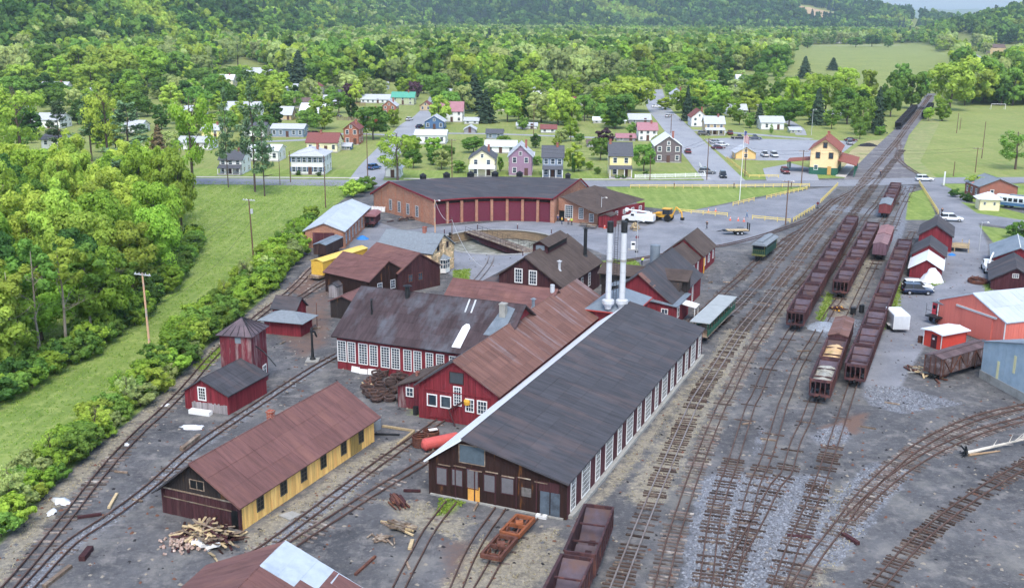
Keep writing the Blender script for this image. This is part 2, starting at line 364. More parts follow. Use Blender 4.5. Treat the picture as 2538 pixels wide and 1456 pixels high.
weed = mx(polymask([(1090, 1235), (1150, 1240), (1110, 1280), (1070, 1275)], .8) * .9, polymask([(2020, 790), (2050, 720), (2065, 735), (2040, 800)], .6), polymask([(1450, 650), (1570, 640), (1590, 660), (1480, 690)], .6),
          polymask([(1000, 985), (1060, 1000), (1060, 1040), (1000, 1030)], .8) * .5, polymask([(2200, 720), (2240, 690), (2230, 780), (2180, 830)], .6) * .7, polymask([(2440, 700), (2460, 700), (2440, 760)], .6), polymask([(2290, 905), (2400, 870), (2400, 885), (2300, 925)], .5) * .8,
          polymask([(480, 905), (560, 845), (565, 860), (500, 930)], .6), polymask([(1120, 670), (1165, 665), (1160, 700), (1125, 700)], .5), polymask([(2300, 680), (2340, 700), (2310, 710)], .5))
pit = np.hypot(GX - TT[0], GY - TT[1])
yz = .035 * wav(GX, GY, 5.5, 2.0) - .02 + .02 * np.random.randn(*GX.shape) * .5
dd = np.exp(-((GX - G(1900, 1300)[0]) ** 2 + (GY - G(1900, 1300)[1]) ** 2) / 400.)
fa = gridfaces(len(gy), len(gx)); keep = pit.ravel()[fa].min(1) > TTR - .2
yv = np.stack([GX, GY, yz * .6], -1).reshape(-1, 3)
ringm = (pit.ravel() < TTR + .9); yv[ringm, 2] = -.01
ca = np.stack([grass, gravel, straw, np.ones_like(grass)], -1).reshape(-1, 4).astype(np.float32)
cb_ = np.stack([paved, brown, weed, np.ones_like(grass)], -1).reshape(-1, 4).astype(np.float32)
m, n, b = newmat('yard_ground'); p = nd(n, 'NewGeometry').outputs['Position']
A1 = nd(n, 'Attribute', attribute_name='mask_a'); B1 = nd(n, 'Attribute', attribute_name='mask_b')
sa = nd(n, 'SeparateColor'); n.links.new(A1.outputs['Color'], sa.inputs[0]); sb = nd(n, 'SeparateColor'); n.links.new(B1.outputs['Color'], sb.inputs[0])
nsp = noisen(n, p, 2.3, 6, .85); npt = noisen(n, p, .9, 5, .75); nlo = noisen(n, p, .09, 5, .65); nmid = noisen(n, p, .55, 5, .65); nhi = noisen(n, p, 6, 3, .7); nst = noisen(n, p, 14, 2, .8)
def msk(ch, rag=1.0, lo=.36, hi=.7, amt=None):
    nz = mathn(n, 'ADD', mathn(n, 'MULTIPLY', nmid, .7), mathn(n, 'MULTIPLY', nsp, .5))
    v = mathn(n, 'ADD', ch, mathn(n, 'MULTIPLY', mathn(n, 'SUBTRACT', nz, .6), rag)); return ramp(n, v, lo, hi)
c = mixc(n, ramp(n, nlo, .36, .64), lin('#494a4d'), lin('#676769'))
c = mixc(n, mathn(n, 'MULTIPLY', ramp(n, nmid, .5, .72), .7), c, lin('#8e8a86'))
c = mixc(n, mathn(n, 'MULTIPLY', ramp(n, noisen(n, p, .3, 4, .7, (1, .4, 1)), .55, .7), .6), c, lin('#454448'))
c = mixc(n, mathn(n, 'MULTIPLY', ramp(n, nsp, .52, .72), .5), c, lin('#9a9794')); c = mixc(n, mathn(n, 'MULTIPLY', ramp(n, npt, .54, .68), .55), c, lin('#3a393c'))
c = mixc(n, mathn(n, 'MULTIPLY', ramp(n, noisen(n, p, .16, 5, .7), .52, .66), .5), c, lin('#86847e'))
c = mixc(n, msk(sb.outputs[1], .9), c, lin('#6f5b52'))
c = mixc(n, msk(sb.outputs[0], .35), c, mixc(n, ramp(n, noisen(n, p, .12, 4, .7), .4, .65), mixc(n, mathn(n, 'MULTIPLY', ramp(n, nsp, .5, .7), .6), lin('#75787f'), lin('#94969c')), lin('#8d8f95')))
stc = mixc(n, ramp(n, nsp, .4, .62), lin('#7f786b'), lin('#b3aa92')); stc = mixc(n, mathn(n, 'MULTIPLY', ramp(n, npt, .52, .68), .8), stc, lin('#5b564f'))
c = mixc(n, mathn(n, 'MULTIPLY', msk(sa.outputs[2], 1.7, .42, .8), .68), c, stc)
gvc = mixc(n, ramp(n, nsp, .4, .62), lin('#62666e'), lin('#8f949c')); gvc = mixc(n, mathn(n, 'MULTIPLY', ramp(n, npt, .5, .7), .6), gvc, lin('#6d6a6a')); c = mixc(n, mathn(n, 'MULTIPLY', msk(sa.outputs[1], 1.5), .88), c, gvc)
gr = mixc(n, ramp(n, nlo, .38, .62), lin('#6f8440'), lin('#85974e')); gr = mixc(n, ramp(n, nmid, .5, .75), gr, lin('#a2ab66')); gr = mixc(n, mathn(n, 'MULTIPLY', ramp(n, nsp, .45, .65), .65), gr, lin('#56742f'))
gr = mixc(n, mathn(n, 'MULTIPLY', ramp(n, noisen(n, p, .8, 3, .6, (1, .06, 1)), .48, .62), .4), gr, lin('#9aa562')); c = mixc(n, msk(sb.outputs[2], 1.3), c, gr); c = mixc(n, msk(sa.outputs[0], .5), c, gr)
n.links.new(c, b.inputs['Base Color']); b.inputs['Roughness'].default_value = .95; b.inputs['Specular IOR Level'].default_value = .15
bp = nd(n, 'Bump'); bp.inputs['Distance'].default_value = .05; bp.inputs['Strength'].default_value = .9
n.links.new(mathn(n, 'ADD', nhi, mathn(n, 'MULTIPLY', nst, .6)), bp.inputs['Height']); n.links.new(bp.outputs[0], b.inputs['Normal'])
o = obj('ground', np_mesh('ground', yv, fa[keep], [m], None, {'mask_a': ('POINT', 'FLOAT_COLOR', ca), 'mask_b': ('POINT', 'FLOAT_COLOR', cb_)}))
tag(o, 'cindery rail yard ground with gravel, straw and grass patches', kind='structure')

# ------------------------------------------------------------------ roads and pavements
def asphalt(name, c0, c1, c2):
    m, n, b = newmat(name); p = nd(n, 'NewGeometry').outputs['Position']
    c = mixc(n, ramp(n, noisen(n, p, .08, 4, .6), .35, .65), lin(c0), lin(c1)); c = mixc(n, ramp(n, noisen(n, p, .5, 4, .7, (1, .25, 1)), .55, .75), c, lin(c2))
    n.links.new(c, b.inputs['Base Color']); b.inputs['Roughness'].default_value = .85; return m
ASPH = asphalt('asphalt', '#7b7d83', '#8b8d92', '#6d6f76'); ASPH2 = asphalt('pale_asphalt', '#8d9096', '#9b9da2', '#80828a'); WALK = asphalt('pavement_concrete', '#b9b4ac', '#c6c1b9', '#a39f99')
def sheet(name, pts, z, m_, label, px=True, thick=0.0):
    P = [G(*q) for q in pts] if px else pts
    mb = MB()
    if thick: mb.extr([(q[0], q[1], z - .2) for q in P], (0, 0, thick + .2))
    else: mb.add([(q[0], q[1], z) for q in P], [tuple(range(len(P)))])
    o = mb.build(name, m_); tag(o, label, kind='structure')
    if o.data.polygons[0].normal.z < 0 and not thick: o.data.flip_normals()
    return o
def strip(name, pts, wd, z, m_, label, px=True):
    P = [Vector(G(*q)) if px else Vector(q) for q in pts]; P = catmull(P, 6.0); L, Rr = [], []
    for i, q in enumerate(P):
        t = (P[min(i + 1, len(P) - 1)] - P[max(i - 1, 0)]).normalized(); nn = Vector((t.y, -t.x)); L.append(q - nn * wd / 2); Rr.append(q + nn * wd / 2)
    vs = [(v.x, v.y, z) for v in L] + [(v.x, v.y, z) for v in Rr]; k = len(P)
    mb = MB().add(vs, [(i, i + k, i + k + 1, i + 1) for i in range(k - 1)]); o = mb.build(name, m_); tag(o, label, kind='structure'); return o
def catmull(P, step):
    if len(P) == 2:
        k = max(2, int((P[1] - P[0]).length / step)); return [P[0].lerp(P[1], i / k) for i in range(k + 1)]
    Q = [P[0] * 2 - P[1]] + P + [P[-1] * 2 - P[-2]]; out = []
    for i in range(1, len(Q) - 2):
        p0, p1, p2, p3 = Q[i - 1:i + 3]; k = max(1, int((p2 - p1).length / step))
        for j in range(k):
            t = j / k; out.append(.5 * ((2 * p1) + (p2 - p0) * t + (2 * p0 - 5 * p1 + 4 * p2 - p3) * t * t + (3 * p1 - p0 - 3 * p2 + p3) * t ** 3))
    out.append(P[-1]); return out
strip('road', [(-300, 448), (470, 449), (900, 454), (1500, 455), (2010, 455), (2300, 448), (2600, 446)], 10.5, .045, ASPH, 'two-lane main road running across behind the roundhouse')
strip('pavement', [(470, 438.5), (920, 441.5)], 1.6, .05, WALK, 'concrete footpath along the main road beside the pines')
strip('pavement', [(1000, 443), (1500, 444.5), (1760, 442)], 1.6, .05, WALK, 'concrete footpath in front of the row of houses')
strip('road', [(905, 448), (935, 405), (985, 350), (1020, 310), (1050, 290), (1075, 262), (1085, 240)], 9, .041, ASPH2, 'side street climbing past the white hip-roofed house')
strip('road', [(1800, 452), (1770, 420), (1710, 355), (1660, 300), (1632, 268), (1622, 240), (1618, 222)], 11, .041, ASPH2, 'straight street running away past the brown house')
strip('road', [(1060, 330), (1250, 333), (1500, 342), (1560, 340)], 4, .037, ASPH2, 'back lane behind the row of houses')
strip('road', [(640, 352), (780, 345), (850, 332), (1000, 336)], 4.5, .037, ASPH2, 'back lane by the red brick house')
sheet('car_park', [(1745, 345), (1800, 342), (2125, 350), (2060, 400), (1990, 398), (1880, 398), (1800, 392), (1775, 372)], .037, ASPH2, 'grey car park behind the orange shed')
strip('road', [(1690, 322), (1800, 328), (1960, 341), (2010, 345)], 5, .033, ASPH2, 'lane past the parked pickups')
strip('road', [(1985, 335), (1978, 318), (1950, 300), (1935, 292)], 4, .033, ASPH2, 'curved drive beside the white shed')
sheet('forecourt', [(1890, 418), (1960, 405), (2020, 420), (2030, 450), (1900, 450)], .041, ASPH2, 'paved turning area beside the station')
sheet('platform', [(2070, 437), (2110, 396), (2128, 397), (2095, 440)], .12, WALK, 'pale concrete platform beside the station', thick=.12)
strip('road', [(2537 - 90, 190), (2440, 160), (2400, 138), (2370, 118)], 22, .041, ASPH2, 'curving highway between the trees at right')
strip('road', [(2256, 86), (2270, 74), (2281, 65)], 34, .6, ASPH2, 'far highway climbing the valley')
strip('road', [(1990, 113), (2150, 113), (2240, 112)], 9, .041, WALK, 'distant pale road beyond the fields')
PLANK = mat('crossing_plank', '#9b9a9a', .9, .1, 2, objvar=.1)

CIND = mat('cinder_ballast', '#6a686b', .95, .3, .8, None, '#8d8a88', (.5, .68), .15, bump=.03)
sheet('track_bed', [(2090, 444), (2300, 444), (2262, 424), (2240, 402), (2238, 372), (2252, 335), (2290, 288), (2312, 250), (2318, 232), (2298, 232), (2270, 262), (2215, 322), (2165, 368), (2135, 398)], .02, CIND, 'grey ballast bed of the line beyond the crossing')
sheet('verge', [(2135, 398), (2165, 368), (2190, 345), (2150, 350), (2110, 372), (2085, 400), (2080, 430), (2095, 438)], .014, mat('dry_verge', '#a59a72', .95, .25, .8, None, '#7f8a52', (.5, .7), .2), 'dry grass verge behind the station')
sheet('verge', [(2262, 424), (2240, 402), (2238, 372), (2258, 330), (2300, 285), (2330, 300), (2300, 360), (2280, 400), (2320, 440), (2300, 444)], .014, mat('dry_bank', '#8f915f', .95, .3, .8, None, '#7a8a4c', (.45, .65), .2), 'dull dry bank right of the line beyond the crossing')
# ------------------------------------------------------------------ railway tracks
GAUGE = .95
TIEM = MB().box((0, 0, 0), (2.15, .22, .15)).mesh('tie', TIE); TIEM2 = MB().box((0, 0, 0), (2.15, .22, .15)).mesh('tie', TIEDARK)
def track(label, pts, ties=.9, step=.62, tm=0, rail=STEEL, z=.0, tz=.02, px=True, near=165.0, ymax=None):
    P = [Vector(G(*q)) if px else Vector(q) for q in pts]; C = catmull(P, 1.5)
    c0 = C[0]; root = thing('railway_track', label, None, (c0.x, c0.y, 0)); root['kind'] = 'structure'
    nn = []
    for i in range(len(C)):
        t = (C[min(i + 1, len(C) - 1)] - C[max(i - 1, 0)]).normalized(); nn.append(Vector((t.y, -t.x)))
    for s in (-1, 1):
        vs, fs = [], []
        for i, q in enumerate(C):
            q = q - c0
            for a, h in ((-.06, .09), (.06, .09), (.045, .235), (-.045, .235)):
                v = q + nn[i] * (s * GAUGE / 2 + a); vs.append((v.x, v.y, z + h))
        for i in range(len(C) - 1):
            for k in range(4):
                fs.append((i * 4 + k, i * 4 + (k + 1) % 4, i * 4 + 4 + (k + 1) % 4, i * 4 + 4 + k))
        fs += [(0, 1, 2, 3), tuple(len(vs) - 4 + k for k in (3, 2, 1, 0))]
        MB().add(vs, fs).build('rail', rail, root)
    far = MB(); acc = 0.0; cnt = 0; cl = 0.0; ph0 = random.uniform(0, 6)
    for i in range(len(C) - 1):
        d = C[i + 1] - C[i]; L = d.length; yaw = math.atan2(d.y, d.x) - math.pi / 2
        while acc < L:
            q = C[i] + d * (acc / L) - c0; acc += step * random.uniform(.85, 1.15); cl += step
            if random.random() > (.88 + .14 * math.sin(cl * .23 + ph0)) * (ties if ymax is None or C[i].y < ymax else .06): continue
            zz = z + tz + random.uniform(-.065, .03); yw = yaw + random.uniform(-.06, .06); off = random.uniform(-.12, .12)
            qx, qy = q.x + math.cos(yaw) * off, q.y + math.sin(yaw) * off
            if C[i].y < near and cnt < 300:
                o = obj('tie', TIEM2 if tm else TIEM, root, (qx, qy, zz), (0, 0, yw), (random.uniform(.92, 1.08), random.uniform(.8, 1.15), 1)); cnt += 1
            else: far.box((qx, qy, zz), (2.1, .2, .15), 0, yw)
        acc -= L
    if far.v: tag(far.build('distant_ties', TIEDARK if tm else TIE, root), kind='stuff')
    return root
T = {}
T[1] = track('leftmost siding with pale weathered ties beside the bushes', [(-60, 1530), (22, 1456), (168, 1282), (218, 1217), (282, 1139), (352, 1066), (396, 1027), (443, 980), (475, 945), (540, 872), (640, 785), (720, 722), (774, 668), (800, 640)], .85, .78)
T[2] = track('gravelled siding passing behind the yellow building to the dark-roofed shop', [(0, 1520), (72, 1456), (175, 1348), (271, 1284), (371, 1209), (486, 1108), (642, 1002), (708, 958), (780, 912), (838, 880)], .35, .6, 0, STEEL, 0, -.02)
T[3] = track('siding between the yellow building and the long dark shop, leading to the red gable doors', [(560, 1420), (661, 1357), (755, 1287), (892, 1184), (976, 1123), (1092, 1043)], .75, .75, 0)
T[4] = track('siding ending along the left wall of the long dark-roofed shop', [(640, 1420), (730, 1349), (847, 1273), (926, 1222), (1054, 1145), (1090, 1120)], .65, .75)
T[5] = track('overgrown spur running to the yellow patched shop door', [(960, 1530), (990, 1456), (1025, 1388), (1065, 1315), (1118, 1246)], .06, .6)
T[6] = track('overgrown spur next to the rusty flat frames', [(1115, 1500), (1132, 1456), (1162, 1384), (1193, 1328), (1240, 1262)], .05, .6)
T[7] = track('spur carrying the two rusty flat frames', [(1165, 1500), (1192, 1456), (1250, 1360), (1320, 1285)], .1, .6)
T[8] = track('spur under the two nearest rusty hopper cars', [(1370, 1560), (1420, 1440), (1462, 1330), (1492, 1255)], .3, .6)
T9 = [(1505, 1530), (1529, 1456), (1624, 1220), (1719, 1002), (1730, 983), (1831, 826), (1883, 764), (1950, 681), (1966, 663), (2026, 582), (2086, 513), (2128, 463), (2143, 443), (2214, 360), (2226, 345), (2264, 293), (2291, 256), (2305, 236)]
T[9] = track('main line with polished rails beside the long dark-roofed shop', T9, .92, .6, 1, STEELS)
T[10] = track('siding with the open excursion car, curving in from the crossing', [(1700, 866), (1760, 815), (1823, 762), (1861, 722), (1899, 681), (1912, 663), (1974, 592), (2016, 546), (2047, 515), (2070, 496), (2128, 465), (2160, 440)], .9, .65, 1, STEELS)
T[11] = track('siding carrying the green coach', [(1690, 822), (1786, 731), (1806, 712), (1838, 685), (1858, 663), (1900, 628), (1932, 607), (1962, 584), (1993, 567), (2020, 540)], .8, .7)
T[12] = track('curved lead track from the turntable yard towards the crossing', [(1400, 668), (1491, 655), (1579, 643), (1700, 622), (1803, 607), (1878, 588), (1949, 565), (2003, 544), (2034, 521), (2066, 494)], .0, .7)
T[13] = track('second main track right of the polished main line', [(1610, 1530), (1636, 1456), (1674, 1314), (1734, 1139), (1790, 1002), (1802, 984), (1854, 880), (1902, 806), (1952, 735), (1999, 681), (2033, 632), (2084, 565), (2128, 511), (2165, 461), (2190, 430), (2236, 372)], .85, .64, 0)
T[14] = track('track under the longest row of empty hopper cars', [(1725, 1530), (1747, 1456), (1766, 1314), (1791, 1214), (1817, 1142), (1861, 1002), (1872, 984), (1902, 914), (1932, 868), (1961, 821), (1990, 775), (2040, 700), (2095, 615), (2148, 534), (2174, 503), (2200, 463)], .9, .6, 1, ymax=96)
T[15] = track('track under the second row of hopper cars', [(1785, 1530), (1803, 1456), (1840, 1314), (1869, 1204), (1901, 1130), (1940, 1002), (1948, 984), (1979, 905), (2021, 835), (2055, 775), (2083, 735), (2122, 662), (2162, 590), (2190, 545), (2212, 510), (2240, 463)], .75, .6, 1, ymax=96)
T[16] = track('crossover spur joining the hopper tracks in the pale gravel', [(1822, 1392), (1863, 1317), (1885, 1276), (1922, 1204), (1947, 1176), (1972, 1095), (1994, 1049), (2018, 985), (2040, 935), (2080, 840), (2120, 752), (2150, 690), (2180, 630), (2215, 560), (2232, 520), (2262, 463)], .4, .62, 1, ymax=96)
T[17] = track('track under the right-hand row of rusty hopper cars', [(1905, 1530), (1928, 1456), (1972, 1339), (2010, 1251), (2042, 1167), (2097, 1002), (2108, 968), (2130, 905), (2165, 800), (2205, 690), (2235, 625), (2262, 575)], .85, .62, 1, ymax=101)
T[18] = track('outer curve of the switch at lower right', [(1950, 1530), (1975, 1456), (2028, 1370), (2072, 1314), (2134, 1232), (2200, 1167), (2253, 1123), (2328, 1077), (2424, 1036), (2537, 1009), (2640, 990)], .97, .55, 0)
T[19] = track('inner curve of the switch at lower right', [(2103, 1289), (2153, 1239), (2206, 1192), (2268, 1148), (2340, 1108), (2431, 1070), (2537, 1041), (2640, 1022)], .95, .55, 0)
T[20] = track('separate curved track nearest the lower right corner', [(2110, 1530), (2172, 1456), (2256, 1360), (2331, 1292), (2434, 1217), (2537, 1155), (2640, 1095)], .97, .55, 1)
T[21] = track('curving track joining from the far right beyond the crossing', [(2215, 366), (2225, 352), (2228, 368), (2222, 385), (2232, 402), (2258, 422), (2285, 437), (2300, 444)], .5, .7)
T[22] = track('short spur running to the turntable from the shop', [(1172, 705), (1195, 678), (1212, 655), (1218, 636)], .0, .7, 0, STEELS)
T[23] = track('branch siding leading to the brown barns', [(735, 745), (770, 722), (812, 696), (850, 684)], .85, .6)
# ------------------------------------------------------------------ building kit
# Local frame of a building: x to the right along its front, y away from the viewer, z up; origin at the front left base corner.
def lerp_prof(prof, s):
    for (a, za), (b, zb) in zip(prof[:-1], prof[1:]):
        if s <= b + 1e-6: return za + (zb - za) * ((s - a) / max(b - a, 1e-6))
    return prof[-1][1]
_BM = {}
def wall(root, p0, p1, prof, m_, bw=None, t=.14, z0=-.15, bm=None, name='wall', zb=None, cap=300):
    p0, p1 = Vector(p0), Vector(p1); d = (p1 - p0); L = d.length; d.normalize(); out = Vector((d.y, -d.x)); yaw = math.atan2(d.y, d.x)
    pts = [(0, z0), (L, z0)] + [(s, z) for s, z in reversed(prof)]
    P3 = [(p0.x + d.x * s, p0.y + d.y * s, z) for s, z in pts]
    o = MB().extr(P3, (-out.x * t, -out.y * t, 0)).build(name, bm or m_, root)
    if bw:
        k = max(1, int(round(L / bw))); bw = L / k
        for i in range(min(k, cap)):
            a, b = i * bw + .012, (i + 1) * bw - .012; za, zc = lerp_prof(prof, a), lerp_prof(prof, b)
            brk = [s for s, _ in prof if a < s < b]; zl = (z0 + .1) if zb is None else zb
            top = [(b, zc)] + [(s, lerp_prof(prof, s)) for s in sorted(brk, reverse=True)] + [(a, za)]
            flat = abs(za - zc) < 1e-4 and not brk; key = (round(b - a, 3), round(za - zl, 3), m_.name)
            th = .03
            if flat and key in _BM: me = _BM[key]
            else:
                q = [(0, 0, 0), (b - a, 0, 0)] + [(s - a, 0, z - zl) for s, z in top]
                me = MB().extr(q, (0, -th, 0)).mesh('board', m_)
                if flat: _BM[key] = me
            c = p0 + d * a + out * random.uniform(-.008, .006)
            obj('board', me, o, (c.x, c.y, zl + random.uniform(-.03, .02)), (0, 0, yaw))
    return o
_WM = {}
def window(root, p0, p1, s, z, w_, h_, nx=1, ny=2, fm=WHITE, gm=GLASS, tr=.1, sill=False, name='window', deep=.07):
    p0, p1 = Vector(p0), Vector(p1); d = (p1 - p0).normalized(); out = Vector((d.y, -d.x)); yaw = math.atan2(d.y, d.x)
    key = (round(w_, 2), round(h_, 2), nx, ny, fm.name, gm.name, tr)
    if key not in _WM:
        mb = MB(); W2, H = w_ / 2, h_
        mb.b2((-W2 - tr, -deep, -tr), (W2 + tr, .0, 0)); mb.b2((-W2 - tr, -deep, H), (W2 + tr, .0, H + tr))
        mb.b2((-W2 - tr, -deep + .004, 0), (-W2, .0, H)); mb.b2((W2, -deep + .004, 0), (W2 + tr, .0, H))
        mt = .05
        for i in range(1, nx): x = -W2 + w_ * i / nx; mb.b2((x - mt / 2, -deep + .016, 0), (x + mt / 2, -.01, H))
        for j in range(1, ny): zz = H * j / ny; mb.b2((-W2, -deep + .02, zz - mt / 2), (W2, -.014, zz + mt / 2))
        fr = mb.mesh(name, fm); pw, ph = w_ / nx - mt, h_ / ny - mt
        pm = MB().b2((-pw / 2, -.045, -ph / 2), (pw / 2, -.032, ph / 2)).mesh('pane', gm)
        _WM[key] = (fr, pm)
    fr, pm = _WM[key]; c = p0 + d * s + out * .03
    o = obj(name, fr, root, (c.x, c.y, z), (0, 0, yaw))
    for i in range(nx):
        for j in range(ny):
            obj('pane', pm, o, (-w_ / 2 + w_ * (i + .5) / nx, 0, h_ * (j + .5) / ny), (random.uniform(-.02, .02), 0, random.uniform(-.02, .02)))
    return o
def panel(root, p0, p1, s0, z0, s1, z1, m_, name='door', proud=.05):
    p0, p1 = Vector(p0), Vector(p1); d = (p1 - p0).normalized(); out = Vector((d.y, -d.x)); yaw = math.atan2(d.y, d.x); c = p0 + d * s0 + out * .02
    return MB().b2((0, -proud, 0), (s1 - s0, .0, z1 - z0)).build(name, m_, root, (c.x, c.y, z0), (0, 0, yaw))
def slope(root, e0, e1, r1, r0, m_, nu=0, nv=0, th=.12, name='roof', pm=None, lap=.012):
    e0, e1, r1, r0 = (Vector(q) for q in (e0, e1, r1, r0)); nrm = (e1 - e0).cross(r0 - e0).normalized()
    if nrm.z < 0: nrm = -nrm
    o = MB().extr([e0, e1, r1, r0], tuple(-nrm * th)).build(name, m_, root)
    if nu and nv:
        u = (e1 - e0); v = (r0 - e0); du, dv = u.length / nu, v.length / nv; u.normalize(); v.normalize()
        me = MB().hexa([(.01, .006, .0), (du - .01, .006, .0), (du - .01, dv + .05, .0), (.01, dv + .05, .0), (.01, .006, .034), (du - .01, .006, .034), (du - .01, dv + .05, .012), (.01, dv + .05, .012)]).mesh('roof_panel', pm or m_)
        mm = Matrix((u, v, nrm)).transposed().to_4x4()
        for i in range(nu):
            for j in range(nv):
                q = e0 + u * (i * du) + v * (j * dv - (.045 if j else 0)) + nrm * (.002 + lap * j * .0)
                k = bpy.data.objects.new('roof_panel', me); COL.objects.link(k); k.parent = o
                k.matrix_basis = Matrix.Translation(q) @ mm @ Matrix.Rotation(random.uniform(-.004, .006), 4, 'X') @ Matrix.Rotation(random.uniform(-.002, .002), 4, 'Y')
    return o
def gable(name, label, cat, org, az, w_, l, hl, hr_, hr, xr=None, wm=RED, rm=ROOFBLK, ov=.4, oe=.35, bw=None, nu=0, nv=0, fm=None, front=None, rm2=None, group=None, bsides=('front', 'right'), th=.14, nuL=None):
    """Gabled building, ridge along local y; hl / hr_ eave heights left / right, hr ridge height at x = xr."""
    xr = w_ / 2 if xr is None else xr
    root = thing(name, label, cat, org, az, group)
    F, Rw, B, Lw = ((0, 0), (w_, 0)), ((w_, 0), (w_, l)), ((w_, l), (0, l)), ((0, l), (0, 0))
    pf = [(0, hl), (xr, hr), (w_, hr_)]; pb = [(0, hr_), (w_ - xr, hr), (w_, hl)]
    wall(root, *F, pf, front or wm, bw if 'front' in bsides else None); wall(root, *Rw, [(0, hr_), (l, hr_)], wm, bw if 'right' in bsides else None)
    wall(root, *B, pb, wm, bw if 'back' in bsides else None); wall(root, *Lw, [(0, hl), (l, hl)], wm, bw if 'left' in bsides else None)
    sr = (hr - hr_) / (w_ - xr); sL = (hr - hl) / xr; z = .06
    slope(root, (w_ + oe, -ov, hr_ - sr * oe + z), (w_ + oe, l + ov, hr_ - sr * oe + z), (xr, l + ov, hr + z), (xr, -ov, hr + z), rm, nu, nv, th)
    slope(root, (-oe, l + ov, hl - sL * oe + z), (-oe, -ov, hl - sL * oe + z), (xr, -ov, hr + z), (xr, l + ov, hr + z), rm2 or rm, nuL if nuL is not None else 0, nv if nuL else 0, th)
    cap = MB(); cap.cyl((xr, -ov, hr + z + .0), (xr, l + ov, hr + z + .0), .07, .07, 6); cap.build('ridge_cap', fm or rm, root)
    root['_d'] = (w_, l)
    return root, dict(front=F, right=Rw, back=B, left=Lw)
def wpx(root, side, pt):          # photo point -> (along, up) on a wall of a placed building
    a = -root.rotation_euler.z; (x0, y0), (x1, y1) = side
    def tw(x, y): return root.location.x + x * math.cos(a) + y * math.sin(a), root.location.y - x * math.sin(a) + y * math.cos(a)
    p, q = tw(x0, y0), tw(x1, y1); az = math.degrees(math.atan2(q[0] - p[0], q[1] - p[1])); return onwall(p, az, pt)
def fl_from_fr(fr, az, w_):
    d = dirv(az + 90); return fr[0] - d[0] * w_, fr[1] - d[1] * w_
def chimney(root, x, y, z0, z1, m_=BRICK2, w_=.5, name='chimney'):
    mb = MB(); mb.b2((-w_ / 2, -w_ / 2, 0), (w_ / 2, w_ / 2, z1 - z0)); mb.b2((-w_ / 2 - .06, -w_ / 2 - .06, z1 - z0 - .18), (w_ / 2 + .06, w_ / 2 + .06, z1 - z0 - .05)); return mb.build(name, m_, root, (x, y, z0))
def stovepipe(root, x, y, z0, z1, r=.14, m_=IRON, hood=True, name='flue'):
    mb = MB(); mb.cyl((0, 0, 0), (0, 0, z1 - z0), r, r, 10)
    if hood: mb.cyl((0, 0, z1 - z0 + .08), (0, 0, z1 - z0 + .28), r * 1.9, .02, 10); mb.cyl((0, 0, 0), (0, 0, .25), r * 1.6, r * 1.1, 10)
    return mb.build(name, m_, root, (x, y, z0))

# ------------------------------------------------------------------ A: long machine shop
AZ = 22.7; FR = (4.85, 84.44)
shop, SW = gable('machine_shop', 'long weathered shop with broad black roof and white-framed side windows, nearest building', 'workshop', fl_from_fr(FR, AZ, 13.3), AZ, 13.3, 50.5, 3.45, 3.55, 5.95, 3.5,
                 wm=MAROON, rm=ROOFBLK, ov=.45, oe=.3, bw=.3, nu=18, nv=6, front=DARKW, rm2=ROOFWHT, bsides=('front', 'right'))
for i in range(15):
    s = 1.4 + i * (47.6 / 14); wide = i % 2
    window(shop, *SW['right'], s, .5, 2.0 if wide else 1.05, 2.7, 6 if wide else 3, 6, WHITE, GLASS, .13)
def on_front(b, side, a, c): s0, z0 = wpx(b, side, a); s1, z1 = wpx(b, side, c); return s0, z0, s1, z1
for a, c in (((1083, 1196), (1107, 1160)), ((1121, 1199), (1146, 1165)), ((1158, 1206), (1185, 1165)), ((1200, 1214), (1228, 1178)), ((1243, 1219), (1273, 1186))):
    s0, z0, s1, z1 = on_front(shop, SW['front'], a, c); window(shop, *SW['front'], (s0 + s1) / 2, z0, s1 - s0, z1 - z0, 1, 1, BROWNW, GREYSCR, .07, name='screened_opening')
s0, z0, s1, z1 = on_front(shop, SW['front'], (1139, 1142), (1201, 1110)); window(shop, *SW['front'], (s0 + s1) / 2, z0, s1 - s0, z1 - z0, 1, 1, WOODOLD, mat('tarp', '#4f5c66', .7, .15, 2), .06, name='tarpaulin_panel')
s0, z0, s1, z1 = on_front(shop, SW['front'], (1160, 1247), (1189, 1207)); panel(shop, *SW['front'], s0, max(z0, .05), s1, z1, mat('plywood', '#dba04f', .8, .1, 3), 'plywood_patch')
for i in range(2):
    s0, z0, s1, z1 = on_front(shop, SW['front'], (1338 + i * 26, 1283), (1362 + i * 26, 1222)); panel(shop, *SW['front'], s0, .05, s1, 2.3, mat('grey_door_sheet', '#55606b', .6, .25, 1.5, None, '#3f434a', (.5, .7), 1), 'door')
panel(shop, *SW['front'], 10.7, 2.3, 12.6, 3.2, BROWNW, 'door_header', .04)
for s in (2.7, 4.6, 6.6, 8.6, 10.5): panel(shop, *SW['front'], s - .06, .1, s + .06, 3.2, BROWNW, 'door_post', .075)
for i in range(7): panel(shop, *SW['front'], 1 + i * 1.55, 3.02 + (i % 2) * .12, 2.2 + i * 1.55, 3.1 + (i % 2) * .12, WOODOLD, 'hinge_rail', .09)
panel(shop, *SW['front'], 9.1, 1.5, 10.0, 2.3, mat('pale_patch', '#6b6764', .9, .3, 4), 'sheet_patch', .06)
MB().b2((13.3, .3, -.1), (13.75, 50.2, .28)).build('foundation', CONC, shop)
MB().b2((.2, -.2, -.1), (13.0, .0, .12)).build('door_sill', CONC, shop)

